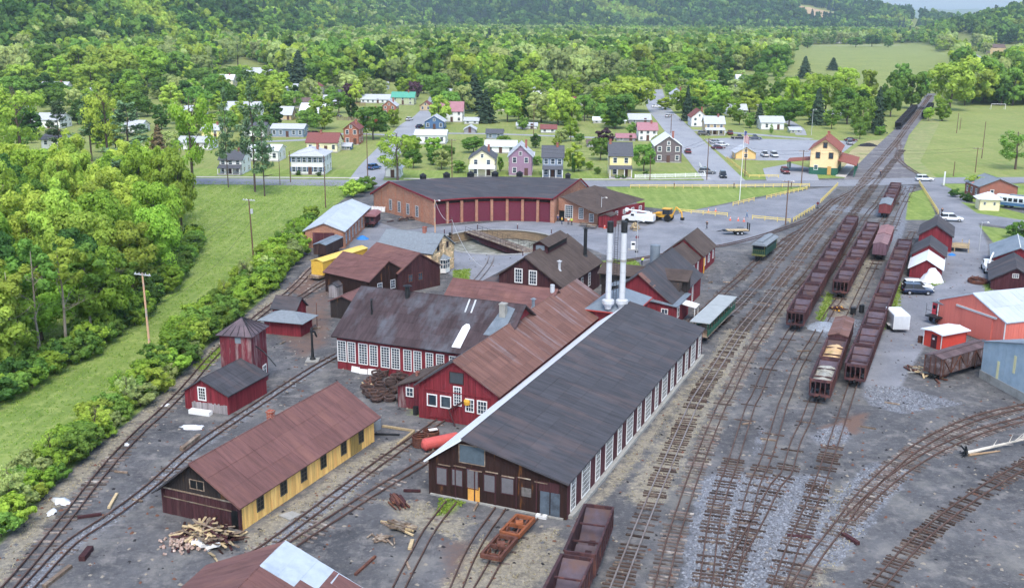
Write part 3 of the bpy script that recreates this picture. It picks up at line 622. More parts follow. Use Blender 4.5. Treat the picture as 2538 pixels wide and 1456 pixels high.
# ------------------------------------------------------------------ B: red shop with long rusty roof
bB = G(1038.7, 1033)
redshop, RW = gable('blacksmith_shop', 'bright red gabled shop with long streaked rusty roof', 'workshop', bB, 22.5, 9.25, 38.5, 4.0, 4.1, 7.05, 4.3, RED, ROOFRUST2, .45, .45, bw=.28, nu=16, nv=5, rm2=ROOFBLK, bsides=('front', 'right'), nuL=10)
for a, c in (((1061, 1001), (1081, 979)), ((1094, 1006), (1116, 984)), ((1156, 1016), (1173, 991)), ((1185, 1022), (1205, 996))):
    s0, z0, s1, z1 = on_front(redshop, RW['front'], a, c); window(redshop, *RW['front'], (s0 + s1) / 2, z0, s1 - s0, z1 - z0, 1 if a[0] < 1100 else 3, 1 if a[0] < 1100 else 3, WHITE, GLASS, .12)
s0, z0, s1, z1 = on_front(redshop, RW['front'], (1126, 1001), (1142, 960)); window(redshop, *RW['front'], (s0 + s1) / 2, z0, s1 - s0, z1 - z0, 3, 6, WHITE, GLASS, .1)
s0, z0, s1, z1 = on_front(redshop, RW['front'], (1115, 947), (1148, 925)); window(redshop, *RW['front'], (s0 + s1) / 2, z0, s1 - s0, z1 - z0, 1, 1, BROWNW, mat('louvre_grey', '#3f4449', .8, .1, 3), .06, name='louvre')
for s in (1.2, 4.0, 6.6): panel(redshop, *RW['front'], s - .05, .1, s + .05, 3.4, RED, 'door_post', .07)
panel(redshop, *RW['front'], .8, 3.35, 8.4, 3.47, RED, 'door_rail', .08); panel(redshop, *RW['front'], 1.2, .3, 4.0, .42, RED, 'door_brace', .075)
stovepipe(redshop, 4.0, 30, 6.9, 8.3, .3, GALV, False); stovepipe(redshop, 4.1, 23, 6.9, 8.0, .2, ROOFSLT, True)
# lean-to on its left
lean, LW = gable('lean_to_shed', 'small weathered red shed against the bright red gabled shop', 'shed', (bB[0] - 2.6, bB[1] + 3.2), 22.5, 3.2, 5.2, 2.6, 3.6, 3.7, 2.9, RED2, ROOFBRN, .3, .25, bw=.25, bsides=('front', 'left'))
s0, z0, s1, z1 = on_front(lean, LW['front'], (1138.7 - 4, 1027), (1151, 1010)); window(lean, *LW['front'], 1.5, 1.5, .75, .9, 2, 2, WHITE, GLASS, .1)
chimney(lean, 1.4, 2.0, 2.9, 3.7, BRICK2, .3)

# ------------------------------------------------------------------ C: dark-roofed shop facing the yard (ridge across)
cO = G(837.6, 912)
def across(name, label, cat, fl, az, length, depth, hf, hb, hr, yr=None, **k):
    """Building whose ridge runs along its front: frame turned so that local x of `gable` runs away from the viewer."""
    d = dirv(az + 90); fr = (fl[0] + d[0] * length, fl[1] + d[1] * length)
    return gable(name, label, cat, fr, az - 90, depth, length, hf, hb, hr, yr, **k)
# local: x away from viewer (az), y runs from right end to left end; the 'left' wall is the long front
carshop, CW = across('car_shop', 'wide red shop with patched dark roof and a row of tall paired white windows', 'workshop', cO, 22.5, 21.4, 14, 4.4, 4.4, 8.7, 7.0, wm=RED, rm=ROOFMIX, ov=.6, oe=.5, bw=.28, bsides=('left', 'back'), nu=0, nv=7, nuL=16)
for a, c in (((838, 887), (857, 839)), ((863, 887), (880, 842)), ((890, 892), (910, 846)), ((917, 892), (935, 850)), ((945, 898), (965, 853)), ((971, 900), (990, 856)), ((1001, 902), (1019, 860)), ((1026, 906), (1044, 862)), ((1056, 905), (1073, 866)), ((1082, 905), (1100, 870)), ((1114, 905), (1132, 874))):
    s0, z0, s1, z1 = on_front(carshop, CW['left'], a, c); window(carshop, *CW['left'], (s0 + s1) / 2, 1.1, s1 - s0 - .12, 2.45, 3, 8, WHITE, GLASS, .1)
panel(carshop, *CW['back'], 8.5, .05, 12.0, 3.4, BROWNW, 'door')
# roof furniture
stovepipe(carshop, 6.2, 14.9, 7.9, 9.6, .3, IRON, True); stovepipe(carshop, 3.2, 18.3, 6.2, 8.2, .12, IRON, True)
chimney(carshop, 5.2, 1.6, 7.0, 9.2, CONC, .75)
def roof_patch(root, pts, m_, name='roof_patch'):
    return MB().extr(pts, (0, 0, .04)).build(name, m_, root)
def rz(x): return 4.4 + (8.7 - 4.4) * x / 7.0 + .11
roof_patch(carshop, [(.2, 6.0, rz(.2)), (.2, 4.9, rz(.2)), (3.0, 4.9, rz(3.0)), (3.4, 5.2, rz(3.4)), (3.4, 5.6, rz(3.4)), (3.0, 5.9, rz(3.0))], mat('white_patch', '#e6e6ea', .5, .03, 2), 'snow_white_patch')
roof_patch(carshop, [(2.3, 2.9, rz(2.3)), (2.3, .6, rz(2.3)), (6.2, .5, rz(6.2)), (6.6, 2.0, rz(6.6))], ROOFSLT)
for y in (6.6, 5.8): roof_patch(carshop, [(5.0, y, rz(5.0)), (5.0, y - .2, rz(5.0)), (6.8, y + .2 - .2, rz(6.8)), (6.8, y + .2, rz(6.8))], GALV, 'flashing')
# D: shop behind with rusty roof
dO = (cO[0] + dirv(22.5)[0] * 14.2 + dirv(112.5)[0] * 6.5, cO[1] + dirv(22.5)[1] * 14.2 + dirv(112.5)[1] * 6.5)
rear, _ = across('rear_shop', 'long low shop with reddish rusty roof tucked behind the patched dark roof', 'workshop', dO, 22.5, 14.6, 11, 4.2, 4.2, 7.6, 5.5, wm=RED, rm=ROOFRUST, ov=.3, oe=.3, nv=5, nuL=20)
# dark lean roof beyond it
q0, q1, q2, q3 = G(1160, 690, 5.5), G(1215, 667, 7.0), G(1385, 715, 5.0), G(1300, 700, 4.5)

# ------------------------------------------------------------------ E: boiler house and chimneys
def hip(name, label, cat, org, az, w_, l, he, hr, wm, rm, ov=.4, inset=None, group=None, bw=None, bs=('front', 'right'), z0=-.15, trim=None):
    root = thing(name, label, cat, org, az, group); F, Rw, B, Lw = ((0, 0), (w_, 0)), ((w_, 0), (w_, l)), ((w_, l), (0, l)), ((0, l), (0, 0))
    for nm, sd, LL in (('front', F, w_), ('right', Rw, l), ('back', B, w_), ('left', Lw, l)): wall(root, *sd, [(0, he), (LL, he)], wm, bw if nm in bs else None, z0=z0)
    inset = min(w_, l) / 2 + ov if inset is None else inset
    e = [(-ov, -ov, he), (w_ + ov, -ov, he), (w_ + ov, l + ov, he), (-ov, l + ov, he)]
    if w_ >= l: a, b_ = (-ov + inset, l / 2, hr), (w_ + ov - inset, l / 2, hr); fs = [(e[0], e[1], b_, a), (e[1], e[2], b_), (e[2], e[3], a, b_), (e[3], e[0], a)]
    else: a, b_ = (w_ / 2, -ov + inset, hr), (w_ / 2, l + ov - inset, hr); fs = [(e[0], e[1], a), (e[1], e[2], b_, a), (e[2], e[3], b_), (e[3], e[0], a, b_)]
    for f in fs:
        f = [Vector(q) for q in f]
        if (f[1] - f[0]).length < 1e-3: continue
        if len(f) == 4 and (f[2] - f[3]).length < .02: f = f[:3]
        nrm = (f[1] - f[0]).cross(f[2] - f[0]).normalized(); MB().extr(f, tuple(-nrm * .1)).build('roof', rm, root)
    if trim:
        mb = MB()
        for i in range(4):
            a_, c_ = e[i], e[(i + 1) % 4]; mb.tube([(a_[0], a_[1], he - .1), (c_[0], c_[1], he - .1)], .09, 4)
        mb.build('fascia', trim, root)
    return root, dict(front=F, right=Rw, back=B, left=Lw)
e0 = G(1450, 762, 5.2); e1 = G(1543, 772, 5.2)
boiler, EW = hip('boiler_house', 'small red boiler house with ribbed grey hip roof under the twin chimneys', 'boiler house', (e0[0] + .5, e0[1] + .4), 22.5, 5.6, 8.5, 5.0, 6.9, RED, ROOFSLT, .5, bw=.3, trim=mat('red_trim', '#b04a44', .7, .1, 2))
mb = MB()
for i in range(9): mb.b2((.2 + i * .62, .2, 0), (.26 + i * .62, .3, .02))
STACKW = mat('stack_white', '#c6c9ce', .5, .06, .8, (1, 1, .3), '#a3a7ab', (.55, .75), .7, (1, 1, .15))
for bx, tx, nm in ((1507, 1513.5, 'left of the twin white smokestacks with black caps'), (1541, 1546, 'right of the twin white smokestacks with black caps')):
    b0 = G(bx, 741, 6.6); zt = HZ(b0, 548)
    st = thing('smokestack', nm, 'smokestack', (b0[0], b0[1], 0), 0, 'twin white smokestacks'); h0 = 5.9
    MB().cyl((0, 0, h0 + .3), (0, 0, zt - 1.45), .38, .36, 20).build('shaft', STACKW, st, smooth=False)
    MB().lathe([(.02, zt), (.38, zt), (.41, zt - .1), (.41, zt - 1.45), (.3, zt - 1.45)], n=20).build('cap', IRON, st)
    MB().lathe([(.44, h0 + .8), (.8, h0 + .6), (.8, h0 + .2), (.5, h0 - .2), (.4, h0 - .6)], n=20).build('base_collar', GALV, st)
    MB().lathe([(.34, 11.6), (.43, 11.6), (.43, 11.9), (.34, 11.9)], n=20).build('clamp_ring', CONC, st)
    for k in range(5): MB().lathe([(.34, 7.6 + k * 1.3), (.4, 7.6 + k * 1.3), (.4, 7.68 + k * 1.3), (.34, 7.68 + k * 1.3)], n=20).build('seam', GALV, st)
    if bx > 1520:
        mb = MB(); lx, ly = -.95, .15
        for x in (-.2, .2): mb.b2((lx + x - .025, ly - .03, 6.2), (lx + x + .025, ly + .03, zt - .3))
        for k in range(28): mb.b2((lx - .2, ly - .02, 6.5 + k * .3), (lx + .2, ly + .02, 6.54 + k * .3))
        mb.b2((lx - .2, ly - .05, 11.6), (-.4, ly + .05, 11.7)); mb.b2((lx - .2, ly - .05, 9), (-.4, ly + .05, 9.1)); mb.build('ladder', IRON, st)
mb = MB(); MB().b2((2.9, 3.5, 5.5), (3.6, 4.3, 7.6)).build('flue_box', ROOFSLT, boiler)
# small flue and cooling hood beside the boiler house, orange vent drum in the valley
s = thing('vent_drum', 'small orange-topped vent drum in the gutter below the boiler house', 'vent', (*G(1425, 806, 4.0), 0)); MB().cyl((0, 0, 0), (0, 0, 4.2), .35, .35, 12).build('drum', IRON, s); MB().cyl((0, 0, 4.2), (0, 0, 4.5), .45, .1, 12).build('cap', RUST, s)

# ------------------------------------------------------------------ F: barn with ridge monitor
fF = (-1.95, 154.8)
barn, FW = gable('casting_shed', 'dark red gabled barn with raised ridge monitor and two white gable windows', 'barn', fF, 22.5, 9.95, 18, 4.9, 4.0, 7.9, 4.2, BROWNW, ROOFBRN, .4, .4, bw=.3, nu=9, nv=5, rm2=ROOFBRN)
for a, c in (((1277, 697), (1293, 667)), ((1312, 702), (1329, 670))):
    s0, z0, s1, z1 = on_front(barn, FW['front'], a, c); window(barn, *FW['front'], (s0 + s1) / 2, z0, 1.0, 1.9, 3, 4, WHITE, GLASS, .14)
for s in (6.0, 9.0, 12.5): window(barn, *FW['right'], s, 1.3, .8, 1.9, 2, 4, WHITE, GLASS, .1)
mb = MB(); mb.extr([(3.0, 6, 7.2), (5.4, 6, 7.2), (5.4, 6, 8.5), (4.2, 6, 9.1), (3.0, 6, 8.5)], (0, 8.5, 0)); mo = mb.build('monitor', BROWNW, barn)
slope(mo, (5.75, 5.6, 8.35), (5.75, 14.8, 8.35), (4.2, 14.8, 9.2), (4.2, 5.6, 9.2), ROOFBRN, 0, 0, .08, 'monitor_roof'); slope(mo, (2.65, 14.8, 8.35), (2.65, 5.6, 8.35), (4.2, 5.6, 9.2), (4.2, 14.8, 9.2), ROOFBRN, 0, 0, .08, 'monitor_roof')
MB().b2((5.38, 6.4, 7.6), (5.46, 14.2, 8.2)).build('louvre', GLASSD, mo); MB().b2((3.5, 5.93, 7.7), (4.9, 6.0, 8.4)).build('louvre', ROOFSLT, mo)
stovepipe(barn, 8.2, 15.5, 5.2, 9.6, .28, IRON, True); stovepipe(barn, 8.0, 4.2, 5.2, 6.6, .22, GALV, True)
# low dark hip roof to its left
sh, _ = hip('low_annex', 'low dark grey pyramid-roofed annex left of the monitor barn', 'annex', (G(1165, 700, 3)[0] + 1.2, G(1165, 700, 3)[1] - 1), 22.5, 9.5, 8, 3.0, 5.6, RED, ROOFGRY if False else ROOFBLK, .3)

# ------------------------------------------------------------------ G: power house and coal bin
gF = fl_from_fr((22.3, 144.85), 22.5, 9.6)
power, GW = gable('power_house', 'red power house with mottled grey gable roof beside the sidings', 'power house', gF, 22.5, 9.6, 18.5, 3.4, 3.3, 7.0, None, RED, ROOFBLK, .4, .35, bw=.32, nu=10, nv=5, bsides=('front', 'right'))
for s in (1.2, 4.4, 7.3, 13.0): window(power, *GW['right'], s, .5, .55, 2.3, 2, 6, WHITE, GLASS, .08)
stovepipe(power, 3.2, 14.5, 5.4, 8.2, .75, ROOFSLT, False, 'tank_stack')
slope(power, (9.9, .1 - .5, 3.1), (9.9, .9, 3.1), (4.8, .9, 7.12), (4.8, -.5, 7.12), ROOFRUST2, 0, 0, .1, 'rusty_roof_edge')
bx0 = G(1487, 672, 5.2); bx1 = G(1703, 692, 5.2)
az_b = math.degrees(math.atan2(bx1[0] - bx0[0], bx1[1] - bx0[1])); lb = math.hypot(bx1[0] - bx0[0], bx1[1] - bx0[1])
cb = thing('coal_bin', 'weathered black coal bin with long narrow roof between chimneys and power house', 'coal bin', (*bx0, 0), az_b - 90)
wall(cb, (0, 0), (lb, 0), [(0, 5.0), (lb, 5.0)], BLACKW, .3, z0=3.2, name='front_wall'); wall(cb, (lb, 0), (lb, 2.2), [(0, 5.0), (2.2, 5.0)], BLACKW, .3, z0=3.2, name='end_wall')
MB().b2((.2, .2, 0), (lb - .2, 2.0, 4.9)).build('bin_body', BLACKW, cb)
slope(cb, (-.3, -.6, 5.0), (lb + .3, -.6, 5.0), (lb + .3, 2.4, 6.0), (-.3, 2.4, 6.0), ROOFBRN, 12, 1, .12)
mb = MB(); mb.extr([(lb - 4.8, -.5, 4.2), (lb - .6, -.5, 4.2), (lb - 1.2, -2.8, 1.2), (lb - 3.2, -2.8, 1.2)], (0, .3, .9)); mb.build('chute', BLACKW, cb)
# flat-roofed annexes in front of the power house
ax = G(1556, 742, 3.4)
an, AW = gable('pump_annex', 'flat blue-grey roofed red annex with white porch beside the power house', 'annex', (ax[0] + .6, ax[1] + .5), 22.5, 6.4, 7.5, 3.3, 3.0, 3.45, 3.0, RED, ROOFSLT, .3, .3, bw=.35)
window(an, *AW['right'], 1.2, 1.2, .9, 1.3, 2, 2, WHITE, GLASS, .1); window(an, *AW['front'], 4.8, 1.2, .8, 1.2, 2, 2, WHITE, GLASS, .1)
slope(an, (8.6, 2.8, 2.3), (8.6, 5.2, 2.3), (6.5, 5.2, 2.7), (6.5, 2.8, 2.7), WHITE, 0, 0, .08, 'porch_roof'); MB().cyl((8.4, 2.9, 0), (8.4, 2.9, 2.3), .06, .06, 6).build('porch_post', WHITE, an); MB().cyl((8.4, 5.1, 0), (8.4, 5.1, 2.3), .06, .06, 6).build('porch_post', WHITE, an)
ck = G(1510, 700, 4.5)
tk, TW2 = gable('tank_shed', 'narrow dark shed with pale blue-grey roof behind the smokestacks', 'shed', ck, 22.5, 4.6, 4.5, 4.0, 4.2, 4.6, 2.3, GLASSD, ROOFSLT, .2, .2)
stovepipe(an, 1.2, 2.5, 3.4, 5.2, .06, IRON, False, 'pipe')

# ------------------------------------------------------------------ H: two-step red store by the sidings
hb = G(1739.4, 675.5); hF = fl_from_fr(hb, 22.5, 6.6)
store, HW = gable('store_house', 'red store with mossy brown roof and white windows by the sidings', 'store', hF, 22.5, 6.6, 9.5, 3.1, 3.0, 5.7, None, RED, ROOFBRN, .3, .3, bw=.35, nu=5, nv=4)
for s, z, w2, h2, a, c in ((1.6, 1.0, .7, 1.1, 2, 3), (4.6, 1.0, 1.2, 1.2, 3, 3), (8.0, 1.0, .7, 1.2, 2, 3), (1.6, 2.45, .35, .35, 1, 1), (4.6, 2.45, .35, .35, 1, 1), (7.6, 2.45, .35, .35, 1, 1)): window(store, *HW['right'], s, z, w2, h2, a, c, WHITE, GLASS, .08)
h2 = dirv(202.5)
st2, H2 = gable('store_annex', 'lower brown-roofed red wing joining the store to the power house', 'annex', (hF[0] + h2[0] * 6.6, hF[1] + h2[1] * 6.6), 22.5, 6.2, 6.5, 2.8, 2.7, 5.0, None, RED, ROOFBRN, .2, .25, bw=.35, nu=4, nv=4)
window(st2, *H2['right'], 1.6, .6, .6, 1.6, 2, 4, WHITE, GLASS, .08); window(st2, *H2['right'], 4.6, .6, .6, 1.6, 2, 4, WHITE, GLASS, .08)
MB().cyl((6.9, -.2, 0), (6.9, -.2, 2.6), .1, .1, 6).build('yellow_post', mat('yellow_paint', '#d8a23c', .7, .1, 2), store)

# ------------------------------------------------------------------ I: stone office
iO = fl_from_fr((-13.27, 171.9), 22.5, 10.4)
m, n, b = newmat('stone_rubble'); p = nd(n, 'NewGeometry').outputs['Position']; vv = nd(n, 'TexVoronoi'); mm_ = nd(n, 'Mapping'); mm_.inputs['Scale'].default_value = (1, 1, 1.8); n.links.new(p, mm_.inputs[0]); n.links.new(mm_.outputs[0], vv.inputs['Vector']); vv.inputs['Scale'].default_value = 1.6
n.links.new(mixc(n, ramp(n, noisen(n, p, 2.5, 4, .7), .35, .65), lin('#a8947a'), lin('#c9b595')), b.inputs['Base Color']); b.inputs['Roughness'].default_value = .95; MORTAR = m
STONE = mat('field_stone', '#dcc096', .95, .25, 3, None, '#9c7a5a', (.55, .7), .8, objvar=.4)
office, IW = across('stone_office', 'tan fieldstone office with grey roof and bay window beside the turntable', 'office', iO, 22.5, 10.4, 8.5, 4.2, 4.2, 6.6, None, wm=MORTAR, rm=ROOFGRY, ov=.3, oe=.3)
def stones(root, side, prof, skip=(), cw=.62, ch=.36, z0=0.0):
    p0, p1 = Vector(side[0]), Vector(side[1]); d = (p1 - p0).normalized(); out = Vector((d.y, -d.x)); yaw = math.atan2(d.y, d.x); L_ = (p1 - p0).length
    ms = []
    for k in range(6):
        wv = cw * (.75 + .1 * k); hv = ch * random.uniform(.85, 1.0); j = lambda: random.uniform(-.04, .04)
        ms.append(MB().hexa([(j(), 0, j()), (wv + j(), 0, j()), (wv - .05, -.06, .04), (.05, -.06, .04), (j(), 0, hv + j()), (wv + j(), 0, hv + j()), (wv - .06, -.06, hv - .04), (.05, -.06, hv - .05)]).mesh('stone', STONE))
    z = z0; r_ = 0; wl = root
    while z < max(q[1] for q in prof):
        s = random.uniform(-.3, 0) if r_ % 2 else 0.0
        while s < L_ - .3:
            k = random.randrange(6); wv = cw * (.75 + .1 * k)
            if s >= 0 and s + wv <= L_ + .1 and z + ch < lerp_prof(prof, min(L_, s + wv / 2)) - .05 and not any(a < s + wv and s < b and c < z + ch and z < e for a, c, b, e in skip):
                c = p0 + d * s + out * .0; obj('stone', ms[k], wl, (c.x, c.y, z), (0, 0, yaw))
            s += wv + .03
        z += ch + .02; r_ += 1
# right-hand gable of the office is its local 'front'; its long front is local 'left'
gw = [q for q in office.children if q.name.startswith('wall')]
stones(gw[0], IW['front'], [(0, 4.2), (4.25, 6.6), (8.5, 4.2)], [(2.9, .2, 5.2, 2.9), (1.9, 3.9, 2.8, 5.2), (5.4, 4.0, 6.3, 5.3)])
stones(gw[3], IW['left'], [(0, 4.1), (10.4, 4.1)], [(1.0, 2.4, 2.2, 4.0), (3.6, 2.4, 4.8, 4.0), (6.4, 2.4, 7.8, 4.0)])
for s in (1.6, 4.2, 7.1): window(office, *IW['left'], s, 2.6, .9, 1.35, 2, 3, WHITE, GLASS, .1)
for s in (2.35, 5.85): window(office, *IW['front'], s, 4.15, .55, .85, 1, 1, BROWNW, GLASSD, .07)
bay = thing('bay', None, None); bay.parent = office; bay.name = 'bay_window'
cx, cyy = 4.05, -.1; mb = MB(); ang = [(-1.1, 0), (-.75, -.85), (.75, -.85), (1.1, 0)]
MB().extr([(cx + a, cyy + b_, .2) for a, b_ in ang], (0, 0, .75)).build('apron', WHITE, bay); MB().extr([(cx + a * .97, cyy + b_ * .97, .95) for a, b_ in ang], (0, 0, 1.5)).build('bay_glass', GLASS, bay)
for (a, b_), (c, d_) in zip(ang[:-1], ang[1:]):
    k = MB()
    for f in (0, .5, 1): k.cyl((cx + a + (c - a) * f, cyy + b_ + (d_ - b_) * f, .95), (cx + a + (c - a) * f, cyy + b_ + (d_ - b_) * f, 2.45), .06, .06, 5)
    for zz in (.95, 1.7, 2.45): k.tube([(cx + a, cyy + b_, zz), (cx + c, cyy + d_, zz)], .05, 4)
    k.build('bay_frame', WHITE, bay)
MB().extr([(cx + a * 1.25, cyy + b_ * 1.25, 2.45) for a, b_ in ang], (0, 0, .08)).build('bay_eave', WHITE, bay)
ap = (cx, cyy, 3.3); k = MB()
for (a, b_), (c, d_) in zip(ang[:-1], ang[1:]): k.add([(cx + a * 1.25, cyy + b_ * 1.25, 2.53), (cx + c * 1.25, cyy + d_ * 1.25, 2.53), ap], [(0, 1, 2)])
k.build('bay_roof', ROOFGRY, bay)
chimney(office, 4.25, 3.4, 6.3, 7.6, BRICK2, .55)

# ------------------------------------------------------------------ J: two brown barns
def barn_from_eave(name, label, el, er, rr, z, hr, depth, wm, rm, mats=None):
    A_, B_ = G(*el, z), G(*er, z); az = math.degrees(math.atan2(B_[0] - A_[0], B_[1] - A_[1])) - 90; L_ = math.hypot(B_[0] - A_[0], B_[1] - A_[1])
    return across(name, label, 'barn', A_, az, L_, depth, z, z, hr, None, wm=wm, rm=rm, ov=.25, oe=.3, bw=.3, bsides=('left', 'front'), nv=4, nuL=9)
j2, J2 = barn_from_eave('store_barn', 'rear of the two adjoining brown barns with reddish metal roofs', (884, 648), (986, 676), None, 3.4, 5.9, 8.5, BROWNW, ROOFRUST)
for s in (2.4, 4.4): window(j2, *J2['front'], s, 1.6, .8, 1.1, 2, 2, RUST, GLASS, .08)
j1, J1 = barn_from_eave('paint_barn', 'front of the two adjoining brown barns, its planks stained ochre', (805, 672), (914, 696), None, 3.2, 5.6, 8.2, DARKW, ROOFRUST)
for s in (2.2, 5.0): window(j1, *J1['front'], s, 1.2, .85, 1.2, 2, 3, GALV, GLASS, .09)
jr = G(818, 742, 2.6); js = G(868, 742, 2.6)
sr_, _ = gable('coal_shed', 'tiny shed with faded red roof left of the patched dark roof', 'shed', (jr[0], jr[1]), 22.5, 4.2, 4.6, 2.5, 2.7, 3.4, 2.1, BLACKW, ROOFRUST, .3, .3, bw=.3)
wr, _ = gable('well_box', 'little grey-framed hut below the ochre-stained barn', 'hut', G(815, 735), 22.5, 1.5, 1.8, 1.8, 1.8, 2.2, None, GREYW, ROOFBLK, .15, .15, bw=.3)

# ------------------------------------------------------------------ K: white-roofed brick building
kb, KW = gable('brick_car_house', 'brick building with bright white metal roof and maroon doors by the lane', 'brick building', fl_from_fr((-31.2, 194.6), 3, 7.4), 3, 7.4, 26, 3.3, 3.3, 4.75, None, BRICK, ROOFRIB, .3, .3, nu=14, nv=2, nuL=14, rm2=ROOFRIB)
panel(kb, *KW['front'], 1.5, .05, 3.55, 2.9, MAROON, 'door'); panel(kb, *KW['front'], 3.6, .05, 5.6, 2.9, MAROON, 'door')
for i in range(8): window(kb, *KW['right'], 1.6 + i * 3.1, .7, .8, 1.8, 2, 4, GALV, GLASS, .08)
for i in range(9): panel(kb, *KW['right'], .1 + i * 3.1, .0, .5 + i * 3.1, 3.1, BRICK, 'pilaster', .12)

# ------------------------------------------------------------------ M, N: sand tower and small red houses
mF = fl_from_fr((-30.57, 108.87), 20, 5.6)
sand, MW = gable('sand_house', 'red sand house with black gable roof and bare grey lower boards below the tower', 'shed', mF, 20, 5.6, 7.4, 2.15, 2.3, 3.75, 2.4, RED, ROOFBLK, .3, .3, bw=.22, nu=5, nv=4, bsides=('front', 'right'))
window(sand, *MW['front'], 2.3, 1.35, .8, 1.3, 3, 4, WHITE, GLASSD, .13)
for i in range(19): panel(sand, *MW['front'], .9 + i * .24, .0, 1.12 + i * .24, 1.0 + random.uniform(-.12, .12), GREYW, 'bare_board', .05)
MB().box((2.6, -.9, .22), (2.6, .7, .45), 0, .03).build('stacked_sheets', WHITE, sand)
p_, q_, r2 = G(535, 826, 6.7), G(628, 829, 6.7), G(670, 807, 6.7)
azt = math.degrees(math.atan2(q_[0] - p_[0], q_[1] - p_[1])) - 90; wt = math.hypot(q_[0] - p_[0], q_[1] - p_[1]) - .6
tower, TWR = hip('sand_tower', 'tall faded red tower with ribbed pyramid roof beside the lane', 'tower', (p_[0] + .3, p_[1] + .3), azt + 6, wt, 4.2, 6.5, 8.1, RED2, mat('brown_seamed_metal', '#544a50', .6, .15, 1, None, '#6b5d62', (.5, .7), .5), .35, bw=.22)
k = MB()
for i in range(6): k.tube([(-.35 + (wt + .7) * i / 5, -.35, 6.56), (wt / 2 + (i - 2.5) * .08, 2.1, 8.14)], .035, 4); k.tube([(wt + .35, -.35 + 4.9 * i / 5, 6.56), (wt / 2, 2.1, 8.16)], .035, 4)
k.build('roof_seam', IRON, tower); panel(tower, *TWR['front'], 1.9, 5.6, 2.6, 6.3, ROOFSLT, 'hatch')
for s in (1.0, 2.9): window(tower, *TWR['right'], s + .3, .7, .75, 1.3, 2, 3, WHITE, GLASS, .13)
panel(tower, *TWR['right'], 1.75, 0, 2.55, 1.9, RED, 'door'); MB().tube([(wt, 1.2, 5.0), (wt + 1.4, .4, 4.6), (wt + 3.2, -.6, 3.4)], .07, 6).build('sand_spout', IRON, tower)
nb, NW = hip('oil_house', 'small red hip-roofed oil house behind the tower', 'shed', fl_from_fr((-28.41, 138.04), 16, 5.4), 16, 5.4, 3.4, 2.0, 3.0, RED, ROOFGRY, .7, bw=.25)
bk, _ = across('lamp_house', 'little red shed with black gable roof behind the hip-roofed oil house', 'shed', G(675, 760.5, 2.2), 18, 3.6, 3.0, 2.2, 2.2, 3.5, None, wm=RED, rm=ROOFBLK, ov=.3, oe=.3, bw=.25, bsides=('left', 'front'))

# ------------------------------------------------------------------ O: yellow building
oF = fl_from_fr((-22.49, 82.04), 23.4, 8.5)
yel, OW = gable('yellow_shop', 'yellow-sided shop with large rust-brown roof and dark gable', 'shop', oF, 23.4, 8.5, 21.5, 2.35, 2.6, 5.45, 3.9, YELW, ROOFRUST, .75, .45, bw=.26, nu=7, nv=3, front=boards('plum_boards', '#45292d', '#5f4a48'), rm2=ROOFBLK)
for i, (a, c) in enumerate((((635, 1271), (652, 1220)), ((692, 1230), (711, 1185)), ((743, 1196), (760, 1148)), ((792, 1160), (808, 1117)), ((843, 1115), (857, 1085)), ((886, 1088), (900, 1056)))):
    s0, z0, s1, z1 = on_front(yel, OW['right'], a, c); window(yel, *OW['right'], (s0 + s1) / 2, .85, .85, 1.5, 2, 4, mat('grey_trim', '#5e5a50', .8, .1, 2), GLASSD, .07)
panel(yel, *OW['right'], 4.0, .1, 4.9, 2.1, YELW, 'door', .04); panel(yel, *OW['right'], 17.0, .1, 19.0, 2.4, mat('old_yellow', '#97804a', .9, .25, 5, (1, 1, .1)), 'sliding_door', .05)
for i in range(28): # dark weathered planks of the upper gable
    s = .45 + i * .27; zt_ = lerp_prof([(0, 2.35), (3.9, 5.45), (8.5, 2.6)], s + .13) - .1
    if zt_ > 2.6: panel(yel, *OW['front'], s, 2.5, s + .25, zt_, BLACKW, 'gable_plank', .045)
window(yel, *OW['front'], 4.0, 2.95, 1.4, .75, 2, 1, WOODOLD, GLASSD, .08); panel(yel, *OW['front'], .3, 2.38, 8.2, 2.5, WOODOLD, 'girt', .09); panel(yel, *OW['front'], .3, 1.55, 7.5, 1.63, WOODOLD, 'girt', .07); panel(yel, *OW['front'], 7.4, .05, 8.1, 1.7, GLASSD, 'doorway', .02)
chimney(yel, 3.7, 11.0, 5.2, 6.2, BRICK2, .55)
# P: roof in the foreground
pa = G(705, 1340, 6.0); dd_ = dirv(15)
pl = (pa[0] - dd_[0] * 16, pa[1] - dd_[1] * 16); pl = fl_from_fr((pl[0] + dirv(105)[0] * 5.6, pl[1] + dirv(105)[1] * 5.6), 15, 11.6)
fg, PWS = gable('foreground_shed', 'rust-red roofed shed with a band of grey metal sheets, cut by the lower edge', 'shed', pl, 15, 11.6, 15.7, 3.3, 3.3, 5.95, 6.0, RED, ROOFRUST, .3, .4, nu=12, nv=3, nuL=10, rm2=ROOFRUST)
slope(fg, (12.1, 12.3, 3.08), (12.1, 16.08, 3.08), (6.02, 16.08, 6.06), (6.02, 12.3, 6.06), mat('silver_sheet', '#aeb9c4', .4, .08, 1.2, None, '#97a3af', (.5, .7), .5), 1, 5, .05, 'silver_sheet')
